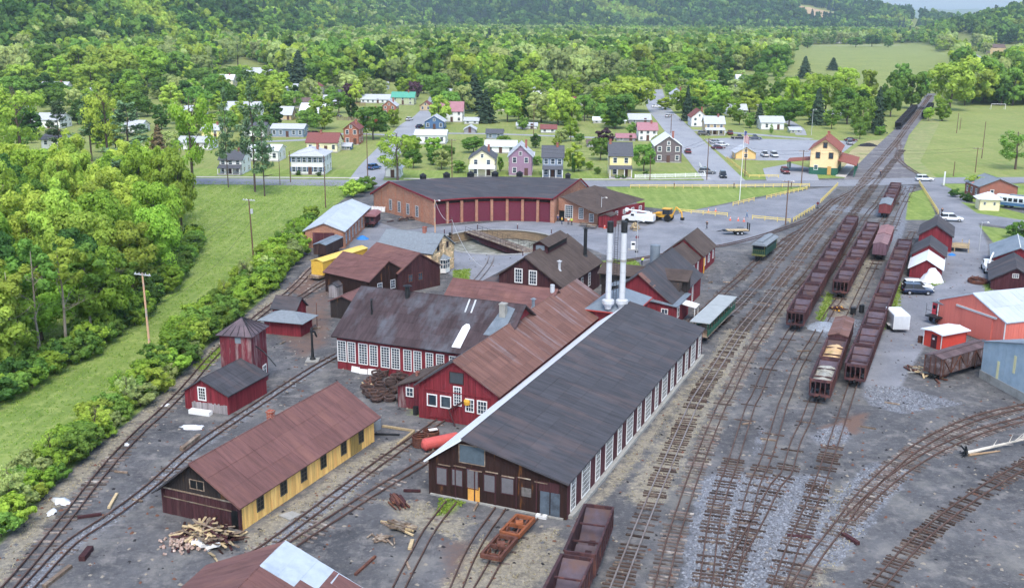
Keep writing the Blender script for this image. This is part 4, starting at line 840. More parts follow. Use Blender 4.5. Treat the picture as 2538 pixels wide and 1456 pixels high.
# ------------------------------------------------------------------ roundhouse
RC = (-1.0, 199.0); RF, RR, RB = 24.7, 41.0, 48.2; A0, A1, NB = -38.6, 22.6, 8
def pol(r, a, z=0.0): return RC[0] + r * math.sin(R(a)), RC[1] + r * math.cos(R(a)), z
rh = thing('roundhouse', 'curved brick roundhouse with dark roof and a row of maroon doors', 'roundhouse', (0, 0, 0))
da = (A1 - A0) / NB
MAROOND = mat('maroon_doors', '#6d3040', .75, .1, 2, (1, 1, 4), objvar=.05)
for i in range(NB):
    a, c = A0 + i * da, A0 + (i + 1) * da; p0, p1 = pol(RF, a), pol(RF, c)
    for q, nm in ((a, 'pier'),):
        x, y, _ = pol(RF - .1, q); MB().b2((-.28, -.3, -.1), (.28, .3, 4.6)).build('pier', BRICK, rh, (x, y, 0), (0, 0, -R(q)))
    dw = math.hypot(p1[0] - p0[0], p1[1] - p0[1]); mid = pol(RF, (a + c) / 2)
    d_ = MB(); d_.b2((-dw / 2 + .3, -.1, 0), (dw / 2 - .3, .05, 3.95)); dro = d_.build('door', MAROOND, rh, (mid[0], mid[1], 0), (0, 0, -R((a + c) / 2)))
    k = MB()
    for zz in np.arange(.25, 3.9, .24): k.b2((-dw / 2 + .32, -.13, zz), (dw / 2 - .32, -.1, zz + .17))
    k.build('door_slats', MAROOND, dro); MB().b2((-dw / 2 + .28, -.22, 3.95), (dw / 2 - .28, .05, 4.15)).build('door_head', RED, rh, (mid[0], mid[1], 0), (0, 0, -R((a + c) / 2)))
    MB().b2((-dw / 2, -.06, 4.15), (dw / 2, .2, 5.2)).build('header', DARKW, rh, (mid[0], mid[1], 0), (0, 0, -R((a + c) / 2)))
    def seg(r0, z0, r1, z1, nm, m_=ROOFBLK):
        P4 = [pol(r0, a, z0), pol(r0, c, z0), pol(r1, c, z1), pol(r1, a, z1)]
        o = MB().extr(P4, (0, 0, -.16)).build('roof', m_, rh)
        for j in range(4):
            for h_ in range(2):
                f0, f1 = j / 4, (j + 1) / 4; g0, g1 = a + (c - a) * h_ / 2, a + (c - a) * (h_ + 1) / 2; rr0, rr1 = r0 + (r1 - r0) * f0, r0 + (r1 - r0) * f1; zz0, zz1 = z0 + (z1 - z0) * f0, z0 + (z1 - z0) * f1
                MB().extr([pol(rr0 + .01, g0 + .01, zz0), pol(rr0 + .01, g1 - .01, zz0), pol(rr1 - .01, g1 - .01, zz1), pol(rr1 - .01, g0 + .01, zz1)], (0, 0, .03)).build('roof_panel', m_, o)
    seg(RF - .7, 5.15, RR, 6.95, 'front'); seg(RR, 6.95, RB + .6, 3.3, 'rear')
    MB().extr([pol(RB, a, -.1), pol(RB, c, -.1), pol(RB - .3, c, -.1), pol(RB - .3, a, -.1)], (0, 0, 3.5)).build('rear_wall', BRICK, rh)
    e_ = MB(); e_.extr([pol(RF - .75, a, 4.95), pol(RF - .75, c, 4.95), pol(RF - .68, c, 4.95), pol(RF - .68, a, 4.95)], (0, 0, .25)); e_.build('eave_trim', RED, rh)
    vx_ = pol(RR + .4, (a + c) / 2, 6.9); v_ = MB()
    if i in (1, 2, 3, 4, 5, 7): 
        v_.b2((-.55, -.55, 0), (.55, .55, .8)); v_.cyl((0, 0, .8), (0, 0, 1.35), 1.0, .1, 4); v_.build('roof_ventilator', IRON, rh, vx_, (0, 0, R(20 + 9 * i)))
x, y, _ = pol(RF - .1, A1); MB().b2((-.45, -.4, -.1), (.45, .4, 4.7)).build('pier', BRICK, rh, (x, y, 0), (0, 0, -R(A1)))
def endwall(a, flip):
    pr = [(RF, 5.1), (RR, 6.85), (RB, 3.4)]; P = [pol(RF, a, -.1), pol(RB, a, -.1)] + [pol(r, a, z) for r, z in reversed(pr)]
    t = pol(1, a + 90); t = (t[0] - RC[0], t[1] - RC[1]); s = -.3 if flip else .3
    return MB().extr(P, (t[0] * s, t[1] * s, 0)).build('end_wall', BRICK, rh)
endwall(A0, False); endwall(A1, True)
for a in (A0, A1):
    for (r0, z0), (r1, z1) in (((RF - .8, 5.0), (RR, 6.85)), ((RR, 6.85), (RB + .7, 3.15))):
        sgn = -1 if a == A0 else 1; MB().extr([pol(r0, a + sgn * .9, z0 - .05), pol(r0, a + sgn * .5, z0 - .05), pol(r1, a + sgn * .35, z1 - .02), pol(r1, a + sgn * .6, z1 - .02)], (0, 0, .34)).build('barge_board', RED, rh)
E0, E1 = pol(RB, A0)[:2], pol(RF, A0)[:2]
for s, z in ((7.1, .9), (10.6, .9), (14.0, .9), (17.5, .9)): window(rh, E0, E1, s, z, .85, 2.1, 2, 6, GALV, GLASS, .14)
for s in (3.3, 6.0, 9.0, 12.3, 15.8, 19.3): 
    panel(rh, E0, E1, s - .16, 0, s + .16, lerp_prof([(0, 3.3), (7.2, 6.6), (23.5, 4.9)], s) - .1, BRICK, 'pilaster', .14)
# lean-to at the right-hand end
W0, W1 = G(1383, 547), G(1481, 558); W2, W3 = G(1498, 562), G(1596, 531)
ex = thing('roundhouse_annex', 'brick and red-plank annex with sloping brown roof at the right of the roundhouse', 'annex', (0, 0, 0))
Lf = math.hypot(W1[0] - W0[0], W1[1] - W0[1]); wall(ex, W0, W1, [(0, 5.0), (Lf, 2.9)], BRICK)
Lr = math.hypot(W3[0] - W1[0], W3[1] - W1[1]); wall(ex, W1, W3, [(0, 2.9), (Lr, 2.7)], RED, .4)
rp = [(*G(1480, 531, 2.95), 2.95), (*G(1599, 494, 2.9), 2.9), (*G(1473, 459, 6.7), 6.7), (*G(1388, 487, 5.2), 5.2)]
tr_ = MB().add([rp[0], rp[1], rp[2], rp[3]], [(0, 1, 2), (0, 2, 3)]); tr_.build('roof', ROOFBRN, ex)
for s in (.2, .36, .52, .68): pass
window(ex, W0, W1, Lf * .27, .9, 1.7, 2.6, 4, 6, WHITE, GLASS, .1); window(ex, W0, W1, Lf * .58, 1.0, .9, 2.2, 3, 6, WHITE, GLASS, .1); window(ex, W0, W1, Lf * .84, .6, .9, 1.6, 3, 5, WHITE, GLASS, .1)
for f in (.38, .55, .73, .9): window(ex, W1, W3, Lr * f, 1.3, .85, .75, 2, 2, WHITE, GLASS, .1)
panel(ex, W0, W1, .2, .0, 1.5, 2.3, GLASSD, 'doorway', .02)
sx0 = G(1481, 560); shd, SHW = gable('red_booth', 'narrow red plank booth at the corner of the roundhouse annex', 'shed', (sx0[0], sx0[1] - 1.5), 30, 2.6, 3.2, 2.4, 2.6, 2.9, 1.5, RED, ROOFBRN, .2, .2, bw=.26)
# ------------------------------------------------------------------ turntable
PITW = brick_mat('pit_wall', '#a08a6c', '#8a745a', '#7a6e60', rot=20)
tp = thing('turntable_pit', 'round masonry turntable pit with pale coping', 'turntable pit', (*TT, 0))
MB().lathe([(TTR, .03), (TTR, -1.7), (TTR - .1, -1.7)], n=64).build('pit_wall', PITW, tp)
MB().lathe([(TTR, -1.69), (.01, -1.55)], n=64).build('pit_floor', mat('pit_floor', '#77786e', .95, .3, .8, None, '#a5a59c', (.5, .7), .4), tp)
for i in range(40):
    a0, a1 = 2 * math.pi * i / 40, 2 * math.pi * (i + .97) / 40; q = [(TTR - .15, a0), (TTR + .45, a0), (TTR + .45, a1), (TTR - .15, a1)]
    MB().extr([(r * math.cos(t), r * math.sin(t), .0) for r, t in q], (0, 0, .1)).build('coping_stone', CONC, tp)
MB().lathe([(9.9, -1.5), (10.0, -1.5), (10.0, -1.38), (9.9, -1.38)], n=64).build('ring_rail', STEEL, tp)
b0, b1 = G(1166, 573), G(1275, 611); ab = math.degrees(math.atan2(b1[0] - b0[0], b1[1] - b0[1]))
tb = thing('turntable_bridge', 'plank-decked turntable bridge with dark red girders and handrails', 'turntable', (*TT, 0), ab)
pk = MB().b2((-1.5, -.14, .1), (1.5, .14, .18)).mesh('deck_plank', WOODOLD)
for i in range(74): obj('deck_plank', pk, tb, (random.uniform(-.04, .04), -11.1 + i * .304, random.uniform(-.01, .01)))
for x in (-.95, .95): MB().extr([(x - .1, -11.2, .1), (x - .1, 11.2, .1), (x - .1, 11.2, -.4), (x - .1, 4, -1.2), (x - .1, -4, -1.2), (x - .1, -11.2, -.4)], (.2, 0, 0)).build('girder', MAROON, tb)
for x in (-.475, .475): MB().b2((x - .05, -11.2, .18), (x + .05, 11.2, .32)).build('rail', STEELS, tb)
for x in (-1.4, 1.4):
    k = MB()
    for i in range(12): k.cyl((x, -10.8 + i * 1.96, .18), (x, -10.8 + i * 1.96, 1.2), .03, .03, 5)
    k.tube([(x, -10.8, 1.2), (x, 10.8, 1.2)], .03, 5); k.tube([(x, -10.8, .7), (x, 10.8, .7)], .025, 5); k.build('handrail', IRON, tb)

# ------------------------------------------------------------------ right-hand sheds
o3 = fl_from_fr((71.4, 173.12), 22.5, 5.0)
v3, V3W = gable('white_roofed_shed', 'small red shed with bright white gable roof beside the hopper cars', 'shed', o3, 22.5, 5.0, 9.2, 1.75, 1.85, 3.3, None, RED, ROOFWHT, .35, .35, bw=.25, bsides=('front', 'right'))
v2, _ = gable('middle_shed', 'dark-roofed red shed squeezed between two other sheds', 'shed', fl_from_fr(G(2338, 668), 22.5, 5.4), 22.5, 5.4, 8.4, 2.4, 2.4, 4.2, None, RED, ROOFBLK, .4, .3, nu=5, nv=3, nuL=5)
v1, V1W = gable('loading_shed', 'tallest of three red sheds in a row, black roof and timber deck', 'shed', fl_from_fr((81.7, 195.0), 22.5, 5.8), 22.5, 5.8, 10.5, 2.95, 3.0, 4.9, None, RED, ROOFBLK, .4, .3, bw=.3, nu=6, nv=3, nuL=6)
k = MB(); k.b2((5.9, .8, .75), (8.9, 4.8, .9)); k.build('deck', WOODPALE, v1)
for x, y in ((8.8, .9), (8.8, 4.7), (6.4, .9), (7.6, 4.7)): MB().b2((x - .06, y - .06, 0), (x + .06, y + .06, 1.75)).build('deck_post', WOODPALE, v1)
for zz in (1.3, 1.7): MB().b2((6.4, .86, zz), (8.8, .94, zz + .08)).build('deck_rail', WOODPALE, v1); MB().b2((8.76, .9, zz), (8.84, 4.7, zz + .08)).build('deck_rail', WOODPALE, v1)
uo = G(2452.5, 715)
u1, UW = gable('plank_barn', 'maroon plank barn with black roof at the right edge', 'barn', uo, 22.5, 7.0, 12, 1.7, 1.7, 3.8, 3.5, MAROON, ROOFBLK, .4, .4, bw=.28, nu=6, nv=4, nuL=6, bsides=('front',))
window(u1, *UW['front'], 3.5, 2.2, .8, .55, 3, 2, WHITE, GLASS, .07); panel(u1, *UW['front'], 3.2, .05, 4.4, 1.5, MAROON, 'door')
u2, _ = gable('grey_roofed_barn', 'red barn with grey metal roof behind the maroon plank barn', 'barn', (uo[0] + dirv(22.5)[0] * 13 + .5, uo[1] + dirv(22.5)[1] * 13), 22.5, 8, 12, 2.6, 2.6, 4.6, 4, RED, ROOFSLT, .4, .5, fm=WHITE)
# Q: salmon metal shed
q0 = (60.65, 146.94)
qs, QW = gable('salmon_shed', 'salmon-red metal shed with ribbed white roof and big sliding door', 'shed', q0, 70, 12.6, 22, 3.5, 3.5, 5.9, 6.3, SALMON, ROOFRIB, .15, .2, bw=.45, nu=22, nv=2, nuL=22)
panel(qs, *QW['front'], 4.9, .05, 10.3, 3.5, SALMON, 'sliding_door', .12); panel(qs, *QW['front'], 3.6, 3.5, 11.0, 3.75, GALV, 'door_track', .2)
for s in (.0, 12.45): panel(qs, *QW['front'], s, 0, s + .15, 3.5, WHITE, 'corner_trim', .07)
for s in (5.0, 11.0, 17.0): window(qs, *QW['right'], s, 1.4, 1.2, 1.0, 2, 1, WHITE, GLASS, .1)
r0_ = G(2303, 862)
rs, RSW = gable('red_booth_shed', 'little orange-red shed with white lean-to roof before the salmon shed', 'shed', (r0_[0] - .3, r0_[1] + 1.6), 62, 3.0, 4.6, 2.2, 2.2, 2.4, 1.5, mat('orange_red_metal', '#c9473a', .7, .06, 3), ROOFWHT, .35, .35)
for s in (0, 2.9): panel(rs, *RSW['front'], s, 0, s + .1, 2.2, WHITE, 'corner_trim', .05)
panel(rs, *RSW['front'], 1.3, .05, 2.2, 1.8, MAROON, 'door'); panel(rs, *RSW['front'], 1.55, 1.15, 1.85, 1.4, WHITE, 'notice', .08)
s0_ = G(2428, 935)
bs = thing('blue_metal_shed', 'big blue-grey corrugated metal building on concrete base, cut by right edge', 'shed', (*s0_, 0), 80)
Ls = 11.0
wall(bs, (0, 0), (Ls, 0), [(0, 4.6), (Ls * .7, 6.6), (Ls, 5.7)], BLUEMET, .75, z0=.9); MB().b2((-.08, -.12, -.1), (Ls, .1, .98)).build('concrete_base', CONC, bs)
wall(bs, (0, 14), (0, 0), [(0, 4.6), (14, 4.6)], BLUEMET, None); wall(bs, (Ls, 0), (Ls, 14), [(0, 5.7), (14, 5.7)], BLUEMET, None)
slope(bs, (-.2, 14, 4.62), (-.2, -.2, 4.62), (Ls * .7, -.2, 6.72), (Ls * .7, 14, 6.72), ROOFSLT); slope(bs, (Ls + .2, -.2, 5.72), (Ls + .2, 14, 5.72), (Ls * .7, 14, 6.72), (Ls * .7, -.2, 6.72), ROOFSLT)
for s, z in ((3.0, 1.0), (5.9, 2.6)): panel(bs, (0, 0), (Ls, 0), s, z, s + .4, z + 2.1, mat('yellowed_panel', '#d5cfa2', .6, .05, 2), 'skylight_panel', .06)

# ------------------------------------------------------------------ railway rolling stock (y along the track, origin on the rails)
def truck_mesh(m_=RUST):
    k = MB()
    for x in (-.62, .62): k.extr([(x - .06, -.95, .35), (x - .06, .95, .35), (x - .06, .75, .62), (x - .06, -.75, .62)], (.12, 0, 0))
    k.b2((-.6, -.2, .4), (.6, .2, .62))
    return k.mesh('truck', m_)
TRK = truck_mesh(); WHL = MB().cyl((-.07, 0, 0), (.07, 0, 0), .36, .36, 14).mesh('wheel', IRON)
def trucks(root, ys_):
    for y in ys_:
        t = obj('truck', TRK, root, (0, y, 0))
        for x in (-.48, .48):
            for dy in (-.6, .6): obj('wheel', WHL, t, (x, dy, .36))
def couplers(root, L_, m_=IRON):
    for s in (-1, 1): MB().b2((-.12, min(s * L_ / 2, s * (L_ / 2 + .45)), .62), (.12, max(s * L_ / 2, s * (L_ / 2 + .45)), .88)).build('coupler', m_, root)
def make_hopper(label, bm=HOPPER, im=HOPIN):
    L_, W_, z0, z1 = 8.3, 2.3, .95, 2.75; root = thing('hopper_car', label, 'hopper car')
    for s in (-1, 1):
        k = MB(); x = s * W_ / 2; k.b2((min(x, x - s * .06), -L_ / 2, z0), (max(x, x - s * .06), L_ / 2, z1))
        for i in range(9):
            y = -L_ / 2 + .15 + i * (L_ - .3) / 8; k.b2((min(x, x + s * .09), y - .05, z0), (max(x, x + s * .09), y + .05, z1 - .05))
        k.b2((min(x, x + s * .1) - (.06 if s < 0 else 0), -L_ / 2, z1 - .12), (max(x, x + s * .1), L_ / 2, z1)); k.b2((min(x, x + s * .07), -L_ / 2, z0 - .12), (max(x, x + s * .07), L_ / 2, z0 + .05)); k.build('side_panel', bm, root)
    for s in (-1, 1):
        k = MB(); y = s * L_ / 2
        k.b2((-W_ / 2, y - .07, z1 - .3), (W_ / 2, y + .07, z1)); k.b2((-W_ / 2, y - .1, z0 - .2), (W_ / 2, y + .1, z0 + .08))
        for i in range(5): x = -W_ / 2 + .08 + i * (W_ - .16) / 4; k.b2((x - .05, y - .05, z0), (x + .05, y + .05, z1 - .25))
        k.build('end_frame', bm, root)
        MB().extr([(-W_ / 2 + .05, s * (L_ / 2 - .02), z1 - .25), (W_ / 2 - .05, s * (L_ / 2 - .02), z1 - .25), (W_ / 2 - .05, s * .8, z0 - .35), (-W_ / 2 + .05, s * .8, z0 - .35)], (0, 0, -.05)).build('slope_sheet', im, root)
    MB().extr([(-W_ / 2 + .06, -.8, z0 - .33), (W_ / 2 - .06, -.8, z0 - .33), (W_ / 2 - .06, 0, z0 + .25), (-W_ / 2 + .06, 0, z0 + .25)], (0, 0, -.05)).build('hopper_floor', im, root); MB().extr([(-W_ / 2 + .06, 0, z0 + .25), (W_ / 2 - .06, 0, z0 + .25), (W_ / 2 - .06, .8, z0 - .33), (-W_ / 2 + .06, .8, z0 - .33)], (0, 0, -.05)).build('hopper_floor', im, root)
    for y in (-1.5, 1.5): MB().b2((-W_ / 2, y - .06, z1 - .55), (W_ / 2, y + .06, z1 - .42)).build('cross_brace', bm, root)
    MB().b2((-.25, -L_ / 2, .62), (.25, L_ / 2, .95)).build('centre_sill', bm, root)
    trucks(root, (-2.9, 2.9)); couplers(root, L_); return root
def make_boxcar(label, bm, rm_, L_=9.2, H_=3.05, door=True):
    W_ = 2.35; root = thing('boxcar', label, 'boxcar'); k = MB()
    k.b2((-W_ / 2, -L_ / 2, .9), (W_ / 2, L_ / 2, H_)); bd = k.build('body', bm, root)
    pb = MB().b2((-.02, -.11, 0), (.02, .11, H_ - .95)).mesh('board', bm)
    nb_ = int(L_ / .25)
    for s in (-1, 1):
        for i in range(nb_): obj('board', pb, bd, (s * (W_ / 2 + .01), -L_ / 2 + .125 + i * (L_ - .25) / (nb_ - 1), .92))
    for s in (-1, 1):
        for i in range(9): obj('board', pb, bd, (-W_ / 2 + .13 + i * (W_ - .26) / 8, s * (L_ / 2 + .01), .92), (0, 0, math.pi / 2))
    for s in (-1, 1):
        slope(root, (s * (W_ / 2 + .1), -L_ / 2 - .1, H_ - .02), (s * (W_ / 2 + .1), L_ / 2 + .1, H_ - .02), (0, L_ / 2 + .1, H_ + .32), (0, -L_ / 2 - .1, H_ + .32), rm_, 10, 1, .06)
    k = MB()
    for s in (-1, 1): k.extr([(-W_ / 2, s * L_ / 2 - .03, H_ - .05), (W_ / 2, s * L_ / 2 - .03, H_ - .05), (0, s * L_ / 2 - .03, H_ + .28)], (0, .06, 0))
    k.build('end_gable', bm, root); MB().b2((-.22, -L_ / 2, H_ + .33), (.22, L_ / 2, H_ + .38)).build('running_board', rm_, root)
    if door:
        for s in (-1, 1): MB().b2((min(s * W_ / 2, s * (W_ / 2 + .09)), -.9, .95), (max(s * W_ / 2, s * (W_ / 2 + .09)), .9, H_ - .12)).build('door', bm, root)
    MB().b2((-.3, -L_ / 2, .6), (.3, L_ / 2, .9)).build('underframe', IRON, root)
    trucks(root, (-L_ / 2 + 1.6, L_ / 2 - 1.6)); couplers(root, L_); return root
RZ = .235
def rowpts(near, far, n, pitch=8.95, z=2.75 + RZ, half=4.15):
    a, b = Vector(G(*near, z)), Vector(G(*far, z)); d = (b - a).normalized(); az = math.degrees(math.atan2(d.x, d.y)); return [(a + d * (half + i * pitch), az) for i in range(n)], (b - a).length
ORD = ['nearest', 'second', 'third', 'fourth', 'fifth', 'sixth', 'seventh', 'eighth', 'ninth', 'tenth', 'eleventh']
hop = None
def hrow(near, far, n, phrase, group, mats=None, names=None):
    global hop
    P, L_ = rowpts(near, far, n); out = []
    for i, (q, az) in enumerate(P):
        lab = (names[i] if names else ORD[i] + ' ' + phrase)
        if hop is None: hop = make_hopper(lab); hop.location = (q.x, q.y, RZ); hop.rotation_euler = (0, 0, -R(az)); tag(hop, group=group); o = hop
        else: o = copy_tree(hop, (q.x, q.y, RZ), az, lab, group)
        if mats:
            for ch in o.children:
                if ch.type == 'MESH': ch.material_slots[0].link = 'OBJECT'; ch.material_slots[0].material = mats
        out.append(o)
    return out
hA = hrow((1972, 771), (2107, 543), 9, 'empty hopper car from camera in the longest row', 'longest row of empty hopper cars')
hB = hrow((2084, 694), (2159, 558), 6, 'hopper car from camera in the row left of the boxcars', 'hopper row left of the boxcars')
hC = hrow((2121, 902), (2238, 604), 9, 'rusty hopper car from camera in the row beside the white trailer', 'hopper row beside the trailer')
hF_ = hrow((1437, 1367), (1481, 1260), 1, '', 'foreground hoppers', None, ['empty rusty hopper car by the corner of the long dark shop']); q, az = rowpts((1437, 1367), (1481, 1260), 1)[0][0]; d = Vector(dirv(az + 1.5))
copy_tree(hop, (q.x - d.x * 8.9, q.y - d.y * 8.9, RZ), az + 2, 'rusty hopper car cut off by the lower edge of the picture', 'foreground hoppers')
hD = hrow((2034, 940), (2078, 830), 2, '', 'loaded hoppers', None, ['hopper car heaped with pale gravel', 'hopper car loaded with tan sand behind the gravel car'])
for o, m_, nm in ((hD[0], mat('grey_gravel_load', '#a3a39c', .95, .25, 3, None, '#7c7c76', (.5, .7), 1, bump=.05), 'gravel_load'), (hD[1], mat('tan_sand_load', '#c9ab84', .95, .2, 1, None, '#8d7f48', (.55, .7), .6, bump=.05), 'sand_load')):
    nx_, ny_ = 8, 20; vs_ = [(-1.08 + 2.16 * i / (nx_ - 1), -3.9 + 7.8 * j / (ny_ - 1), 1.9 + .35 * math.sin(math.pi * i / (nx_ - 1)) + .25 * math.sin(j * .9 + 1) + random.uniform(-.06, .06)) for j in range(ny_) for i in range(nx_)]
    MB().add(vs_, [(j * nx_ + i, j * nx_ + i + 1, (j + 1) * nx_ + i + 1, (j + 1) * nx_ + i) for j in range(ny_ - 1) for i in range(nx_ - 1)]).build(nm, m_, o)
P, _ = rowpts((2034, 940), (2078, 830), 3); q, az = P[2]
bcA = make_boxcar('boxcar with rusty corrugated roof behind the sand-loaded hopper', boards('car_brown', '#4a2f33', '#6a4a48'), ROOFRUST2, 9.0, 2.9); bcA.location = (q.x + .1, q.y + .3, RZ); bcA.rotation_euler = (0, 0, -R(az))
PUR = boards('car_purple', '#6e5560', '#866a72'); CARRED = boards('car_red', '#703a3c', '#8a5a54')
e_n = Vector(G(2180, 612, 2.6)); azE = 22.5; d = Vector(dirv(azE))
bE = make_boxcar('greyish purple boxcar, nearer of the coupled pair among the hoppers', PUR, mat('pink_grey_roof', '#85696b', .8, .12, 1, objvar=.1), 8.8, 2.9); bE.location = (e_n.x + d.x * 4.6, e_n.y + d.y * 4.6, RZ); bE.rotation_euler = (0, 0, -R(azE))
bE2 = make_boxcar('faded pink boxcar, farther of the coupled pair among the hoppers', CARRED, mat('pink_roof', '#8d6a6a', .8, .12, 1, objvar=.1), 8.8, 2.9); bE2.location = (e_n.x + d.x * 14.2, e_n.y + d.y * 14.2, RZ); bE2.rotation_euler = (0, 0, -R(azE))
f_n = Vector(G(2192, 512, 2.6)); azF = 22.8; d = Vector(dirv(azF))
bF = make_boxcar('brown boxcar with flat grey roof near the crossing', CARRED, ROOFGRY, 8.8, 2.8); bF.location = (f_n.x + d.x * 4.5, f_n.y + d.y * 4.5, RZ); bF.rotation_euler = (0, 0, -R(azF))
for i in range(3): copy_tree(hop, (f_n.x + d.x * (13.6 + 8.95 * i), f_n.y + d.y * (13.6 + 8.95 * i), RZ), azF, ORD[i].replace('nearest', 'first') + ' hopper car behind the brown boxcar near the crossing', 'hoppers near the crossing')
for nm, near, far, nn_ in (('left', (2226, 303), (2264, 262), 11), ('right', (2291, 279), (2309, 252), 7)):
    hrow(near, far, nn_, ('black hopper car in the distant left-hand string' if nm == 'left' else 'black hopper car under the big yellow-green tree'), 'distant black hoppers ' + nm, HOPBLK)
# green coach
def make_coach():
    root = thing('passenger_coach', 'dark green coach with grey clerestory roof standing in the yard', 'coach'); L_, W_ = 9.2, 2.4
    GRN = boards('coach_green', '#24443a', '#2f5344', (.6, .8)); MB().b2((-W_ / 2, -L_ / 2 + .9, .9), (W_ / 2, L_ / 2 - .9, 2.0)).build('body_side', GRN, root); MB().b2((-W_ / 2 + .04, -L_ / 2 + .9, 2.0), (W_ / 2 - .04, L_ / 2 - .9, 2.75)).build('window_band', GLASSV, root)
    for s in (-1, 1):
        for i in range(9): x = s * W_ / 2; y = -L_ / 2 + .9 + i * (L_ - 1.8) / 8; MB().b2((min(x, x - s * .08), y - .09, 2.0), (max(x, x - s * .08), y + .09, 2.75)).build('window_post', GRN, root)
    k = MB(); pr = [(-1.35, 2.72), (-1.2, 2.95), (-.75, 3.12), (.75, 3.12), (1.2, 2.95), (1.35, 2.72)]; k.extr([(x, -L_ / 2 - .1, z) for x, z in pr], (0, L_ + .2, 0)); k.build('roof', ROOFGRY, root)
    MB().extr([(x, -L_ / 2 + .6, z) for x, z in [(-.55, 3.1), (-.55, 3.38), (-.2, 3.48), (.2, 3.48), (.55, 3.38), (.55, 3.1)]], (0, L_ - 1.2, 0)).build('clerestory', ROOFGRY, root)
    for s in (-1, 1):
        k = MB(); y = s * (L_ / 2 - .05)
        k.b2((-1.15, min(y, y - s * .9), .85), (1.15, max(y, y - s * .9), .98))
        for i in range(7): k.cyl((-1.1 + i * .366, y, .95), (-1.1 + i * .366, y, 1.9), .025, .025, 4)
        k.tube([(-1.1, y, 1.9), (1.1, y, 1.9)], .03, 4)
        for x in (-1.1, 1.1): k.cyl((x, y, .9), (x, y, 2.75), .035, .035, 5)
        k.build('end_railing', mat('coach_yellow_green', '#6d7040', .7, .2, 2), root)
    MB().b2((-.3, -L_ / 2, .6), (.3, L_ / 2, .88)).build('underframe', IRON, root); trucks(root, (-2.9, 2.9)); couplers(root, L_); return root
cg = make_coach(); a, b = Vector(G(1862, 612, 3)), Vector(G(1903, 590, 3)); a = Vector(G(1878, 648)); cg.location = (a.x + dirv(27)[0] * 4.2, a.y + dirv(27)[1] * 4.2, RZ); cg.rotation_euler = (0, 0, -R(27))
# open excursion car
oc = thing('excursion_car', 'open excursion car with pale canopy roof and green railings beside the long shop', 'railway car'); L_ = 15.5; GRN2 = mat('rail_green', '#2c5a48', .6, .1, 2)
MB().b2((-1.15, -L_ / 2, .85), (1.15, L_ / 2, 1.02)).build('floor', WOODOLD, oc); MB().b2((-1.35, -L_ / 2, 2.75), (1.35, -L_ / 2 + 9.5, 2.86)).build('roof', mat('canopy_grey', '#9fa4a4', .6, .08, 1), oc); MB().b2((-1.35, -L_ / 2 + 9.6, 2.75), (1.35, L_ / 2, 2.86)).build('roof', mat('canopy_grey', '#9fa4a4', .6, .08, 1), oc)
for s in (-1, 1):
    for i in range(12): x = s * 1.12; y = -L_ / 2 + .1 + i * (L_ - .2) / 11; MB().b2((x - .05, y - .05, 1.0), (x + .05, y + .05, 2.75)).build('post', GRN2, oc)
    MB().b2((s * 1.12 - .03, -L_ / 2, 1.05), (s * 1.12 + .03, L_ / 2, 1.75)).build('side_rail', GRN2, oc)
for i in range(7): MB().b2((-.9, -L_ / 2 + 1.2 + i * 2.1, 1.0), (.9, -L_ / 2 + 1.6 + i * 2.1, 1.5)).build('bench', WOODOLD, oc)
trucks(oc, (-5.5, 5.5)); a = Vector(G(1803, 733.5, 3.0)); az = 24.5; oc.location = (a.x - dirv(az)[0] * L_ / 2, a.y - dirv(az)[1] * L_ / 2, RZ); oc.rotation_euler = (0, 0, -R(az))
# wooden truss-sided boxcar and caboose by the salmon shed
tbx = make_boxcar('derelict wooden boxcar with iron truss sides beside the blue metal building', mat('derelict_boards', '#5a4a48', .95, .3, 4, (1, 1, .2), '#8a8286', (.5, .68), .9, objvar=.3), mat('derelict_roof', '#5f5052', .9, .2, 1, objvar=.2), 10.5, 3.0)
a, b = Vector(G(2302, 948)), Vector(G(2440, 905)); tbx.location = (*((a + b) / 2 + Vector((.3, 1.0))), -.15); d = (b - a); azt2 = math.degrees(math.atan2(d.x, d.y)); tbx.rotation_euler = (0, 0, -R(azt2))
k = MB()
for i in range(7):
    y = -5.0 + i * 1.66; k.tube([(1.26, y, .95), (1.26, y, 2.95)], .06, 4)
    if i < 6: k.tube([(1.26, y, .95 if i % 2 else 2.9), (1.26, y + 1.66, 2.9 if i % 2 else .95)], .06, 4)
for x in (-1.1, -.35, .35, 1.1): k.tube([(x, -5.32, .95), (x, -5.32, 2.95)], .06, 4)
k.build('truss', RUST, tbx)
cbz = thing('caboose', 'bright red caboose with grey roof behind the salmon metal shed', 'caboose', (*(G(2345, 795)), RZ), 60); CRED = mat('caboose_red', '#d24450', .7, .06, 2)
MB().b2((-1.1, -2.0, .9), (1.1, 3.2, 2.7)).build('body', CRED, cbz); MB().extr([(-1.3, -2.4, 2.68), (1.3, -2.4, 2.68), (0, -2.4, 3.0)], (0, 6, 0)).build('roof', ROOFGRY, cbz); MB().b2((-1.1, -3.4, .72), (1.1, 3.2, .9)).build('frame', IRON, cbz); MB().b2((-.35, -2.05, 1.0), (.35, -1.98, 2.3)).build('door', MAROON, cbz); MB().b2((-.95, -2.04, 1.7), (-.5, -1.98, 2.2)).build('window', GLASSV, cbz)
k = MB()
for x in (-1.05, 1.05): k.cyl((x, -3.3, .9), (x, -3.3, 2.6), .03, .03, 5)
k.tube([(-1.05, -3.3, 1.7), (1.05, -3.3, 1.7)], .03, 4); k.build('railing', IRON, cbz); trucks(cbz, (-2.2, 2.2))
